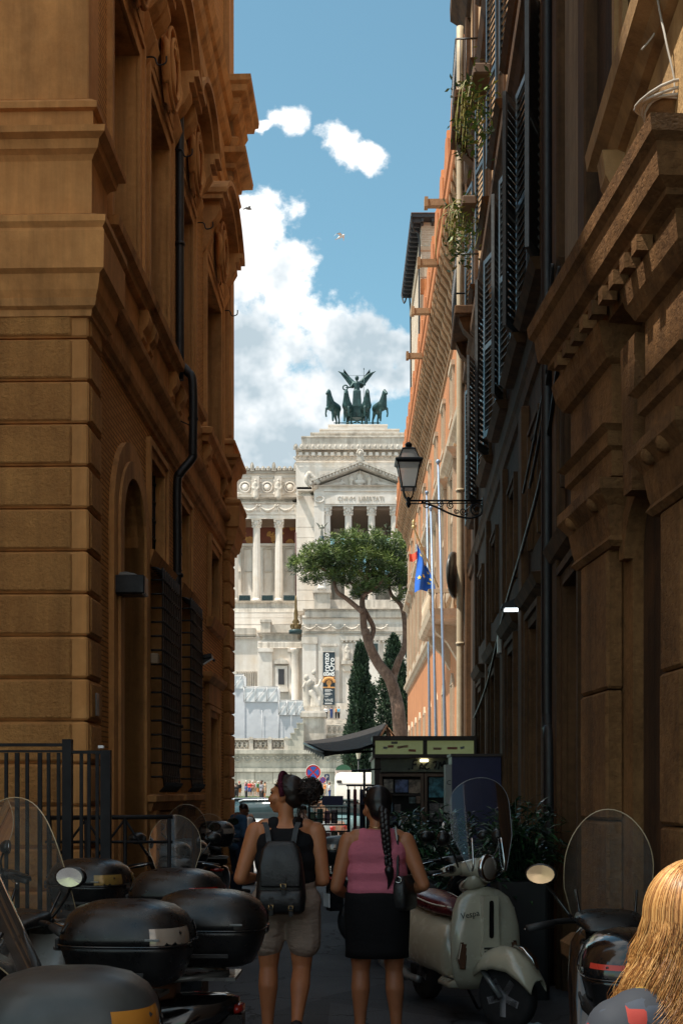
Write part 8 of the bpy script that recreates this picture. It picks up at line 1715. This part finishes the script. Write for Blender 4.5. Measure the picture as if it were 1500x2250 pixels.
# ---- pedestrians far off in the square (shared meshes, own colours)
JP = dict(J4); JP.update(head=(0, .02, 1.56), wrL=(-.24, .12, .86), wrR=(.26, -.02, .82))
pr, h = bodyparts(JP, 1.05, female=False); P_b = organic('body', pr, SK3, None, .035, 2); P_s = organic('shirt', [((-.08, 0, 1.0), .14, (.08, 0, 1.0), .14), ((-.1, 0, 1.26), .135, (.1, 0, 1.26), .135), ((-.19, .02, 1.35), .08, (-.23, .02, 1.15), .075), ((.19, .02, 1.35), .08, (.23, .02, 1.15), .075)], SK3, None, .04, 2); P_t = organic('shorts', [((-.08, 0, .93), .135, (.08, 0, .93), .135), ((-.11, 0, .86), .125, (-.12, .02, .56), .105), ((.11, 0, .86), .125, (.12, .02, .56), .105)], SK3, None, .04, 2); P_h = organic('hair', [('e', (0, -.01, 1.62), (.095, .105, .09))], SK3, None, .035, 1); P_l = organic('trousers', [((-.08, 0, .93), .135, (.08, 0, .93), .135), ((-.11, 0, .86), .125, (-.125, -.01, .15), .075), ((.11, 0, .86), .125, (.13, -.01, .15), .075)], SK3, None, .04, 2)
for o in (P_b, P_s, P_t, P_h, P_l): o.data.materials.clear(); o.data.materials.append(None)
PC = {}
def pcol(c):
    if c not in PC: PC[c] = plain('ped_cloth_%d' % len(PC), c, .85)
    return PC[c]
def ped(label, px, py_feet, Y, shirt, low, hair, skin, rz, long=False, hat=None):
    base = Vector((pxx(px, Y), Y, pz(py_feet, Y))); t = thing('person', label, 'person', base, R(rz), 'visitors in the square')
    for src, m in ((P_b, skin), (P_s, pcol(shirt)), (P_l if long else P_t, pcol(low)), (P_h, pcol(hat) if hat else hair)):
        o = inst(src, src.name.split('.')[0], t, (0, 0, 0)); o.material_slots[0].link = 'OBJECT'; o.material_slots[0].material = m
    return t
RD, WH, BK, BL, PK, GN, OR, TQ, TN = (.55, .05, .04), (.7, .7, .7), (.02, .02, .02), (.05, .08, .22), (.6, .16, .28), (.08, .22, .08), (.7, .26, .08), (.08, .38, .55), (.35, .26, .17)
PED = [('walking in black by the left palazzo corner, nearest the wall', 519, 1758, 118, BK, BK, SK4, True, None), ('in a red cap and dark top near the left palazzo corner', 526, 1752, 126, BK, OR, SK3, False, RD), ('in a pink top and white hat in the distant group', 541, 1750, 127, PK, WH, SK3, False, WH), ('all in dark blue walking left in the road', 541, 1759, 116, BL, BK, SK4, True, None),
       ('in a red shirt and dark shorts at the lawn', 549, 1750, 128, RD, BL, SK3, False, None), ('in a salmon top beside the one in red', 555, 1750, 129, (.65, .3, .22), TN, SK3, False, WH), ('in a green top and orange shorts at the lawn edge', 568, 1751, 126, GN, OR, SK3, False, WH), ('in a white top and sun hat left of the woman with the bun', 561, 1749, 131, WH, TN, SK3, False, TN),
       ('in a tan dress near the lawn behind the bun woman', 582, 1753, 124, TN, TN, SK1, False, None), ('in blue and white beyond the large no-stopping sign', 651, 1757, 118, TQ, WH, SK3, False, WH), ('in pale clothes under the large no-stopping sign', 662, 1752, 124, WH, PK, SK3, False, None), ('in pale blue with a red cap left of the van', 700, 1757, 120, TQ, BL, SK3, False, RD), ('in a white shirt walking toward the white van', 724, 1758, 112, WH, BL, SK1, True, None), ('in a grey top sitting height near the silver car roof', 575, 1768, 82, (.2, .2, .22), BK, SK4, True, None), ('in orange between the small signs', 712, 1754, 122, OR, TN, SK3, False, WH)]
for k, (lb, px, pf, Y, s_, l_, sk, lg, hat) in enumerate(PED): ped('visitor ' + lb, px, pf, Y, s_, l_, DKHAIR[k % 3], sk, 37 * k % 360, lg, hat)
for k, (lb, px, s_, l_, hat) in enumerate((('in pale clothes with a white hat at the stair head, leftmost', 716, WH, BK, WH), ('in navy blue on the monument stairs', 728, BL, BL, None), ('with an orange top and straw hat on the monument stairs', 738, OR, BK, TN), ('in a bright turquoise shirt on the monument stairs', 744, TQ, BK, None))): ped('visitor ' + lb, px, 1580, 160 + .3 * k, s_, l_, DKHAIR[0], SK3, 40 * k, True, hat)
for o in (P_b, P_s, P_t, P_h, P_l): bpy.data.objects.remove(o)
# ------------------------------------------------------------------ ground
def ground_mat():
    m, T, b = mk('street_asphalt')
    pos = T.n('ShaderNodeNewGeometry').outputs['Position']
    n = T.noise(pos, 1.1, 6, 0.6); f = T.noise(pos, 60, 4, 0.7)
    k = T.m('ADD', T.m('MULTIPLY', n, .55), T.m('MULTIPLY', f, .45))
    c = T.ramp(k, [(.35, (.026, .027, .032)), (.65, (.085, .086, .095))])
    pt = T.n('ShaderNodeTexVoronoi', ins={'Vector': T.vm('MULTIPLY', pos, (1, .6, 1)), 'Scale': .55}); pc = T.n('ShaderNodeSeparateColor', ins={0: pt.outputs['Color']}).outputs[0]
    c = T.mix(T.m('MULTIPLY', T.m('GREATER_THAN', pc, .62), .55), c, (.018, .018, .021))
    ck = T.n('ShaderNodeTexVoronoi', feature='DISTANCE_TO_EDGE', ins={'Vector': T.vm('ADD', pos, T.vm('MULTIPLY', T.noise(pos, 2.5, 4, .6, out=1), (.5, .5, 0))), 'Scale': .9}).outputs['Distance']
    c = T.mix(T.m('LESS_THAN', ck, .008), c, (.010, .010, .011)); T.link(c, b.inputs['Base Color'])
    b.inputs['Roughness'].default_value = .8
    bp = T.n('ShaderNodeBump', ins={'Strength': .7, 'Distance': .01, 'Height': T.m('ADD', f, T.m('MULTIPLY', n, 2))}); T.link(bp.outputs[0], b.inputs['Normal'])
    return m
ASPH = ground_mat()
def gz(Y): return 0.0 if Y < 45 else min((Y - 45) / 80 * 0.72, 0.80)
mb = MB(); ys = [-12, 0, 8, 16, 24, 35, 45, 60, 80, 100, 126, 150, 400, 1500]; xs = [-600, -60, -20, -8, -3, 0, 3, 8, 20, 60, 600]
vs = [(x, y, gz(y)) for y in ys for x in xs]; n = len(xs)
mb.add(vs, [(i * n + j, i * n + j + 1, (i + 1) * n + j + 1, (i + 1) * n + j) for i in range(len(ys) - 1) for j in range(n - 1)])
tag(mb.build('ground', ASPH), kind='structure')
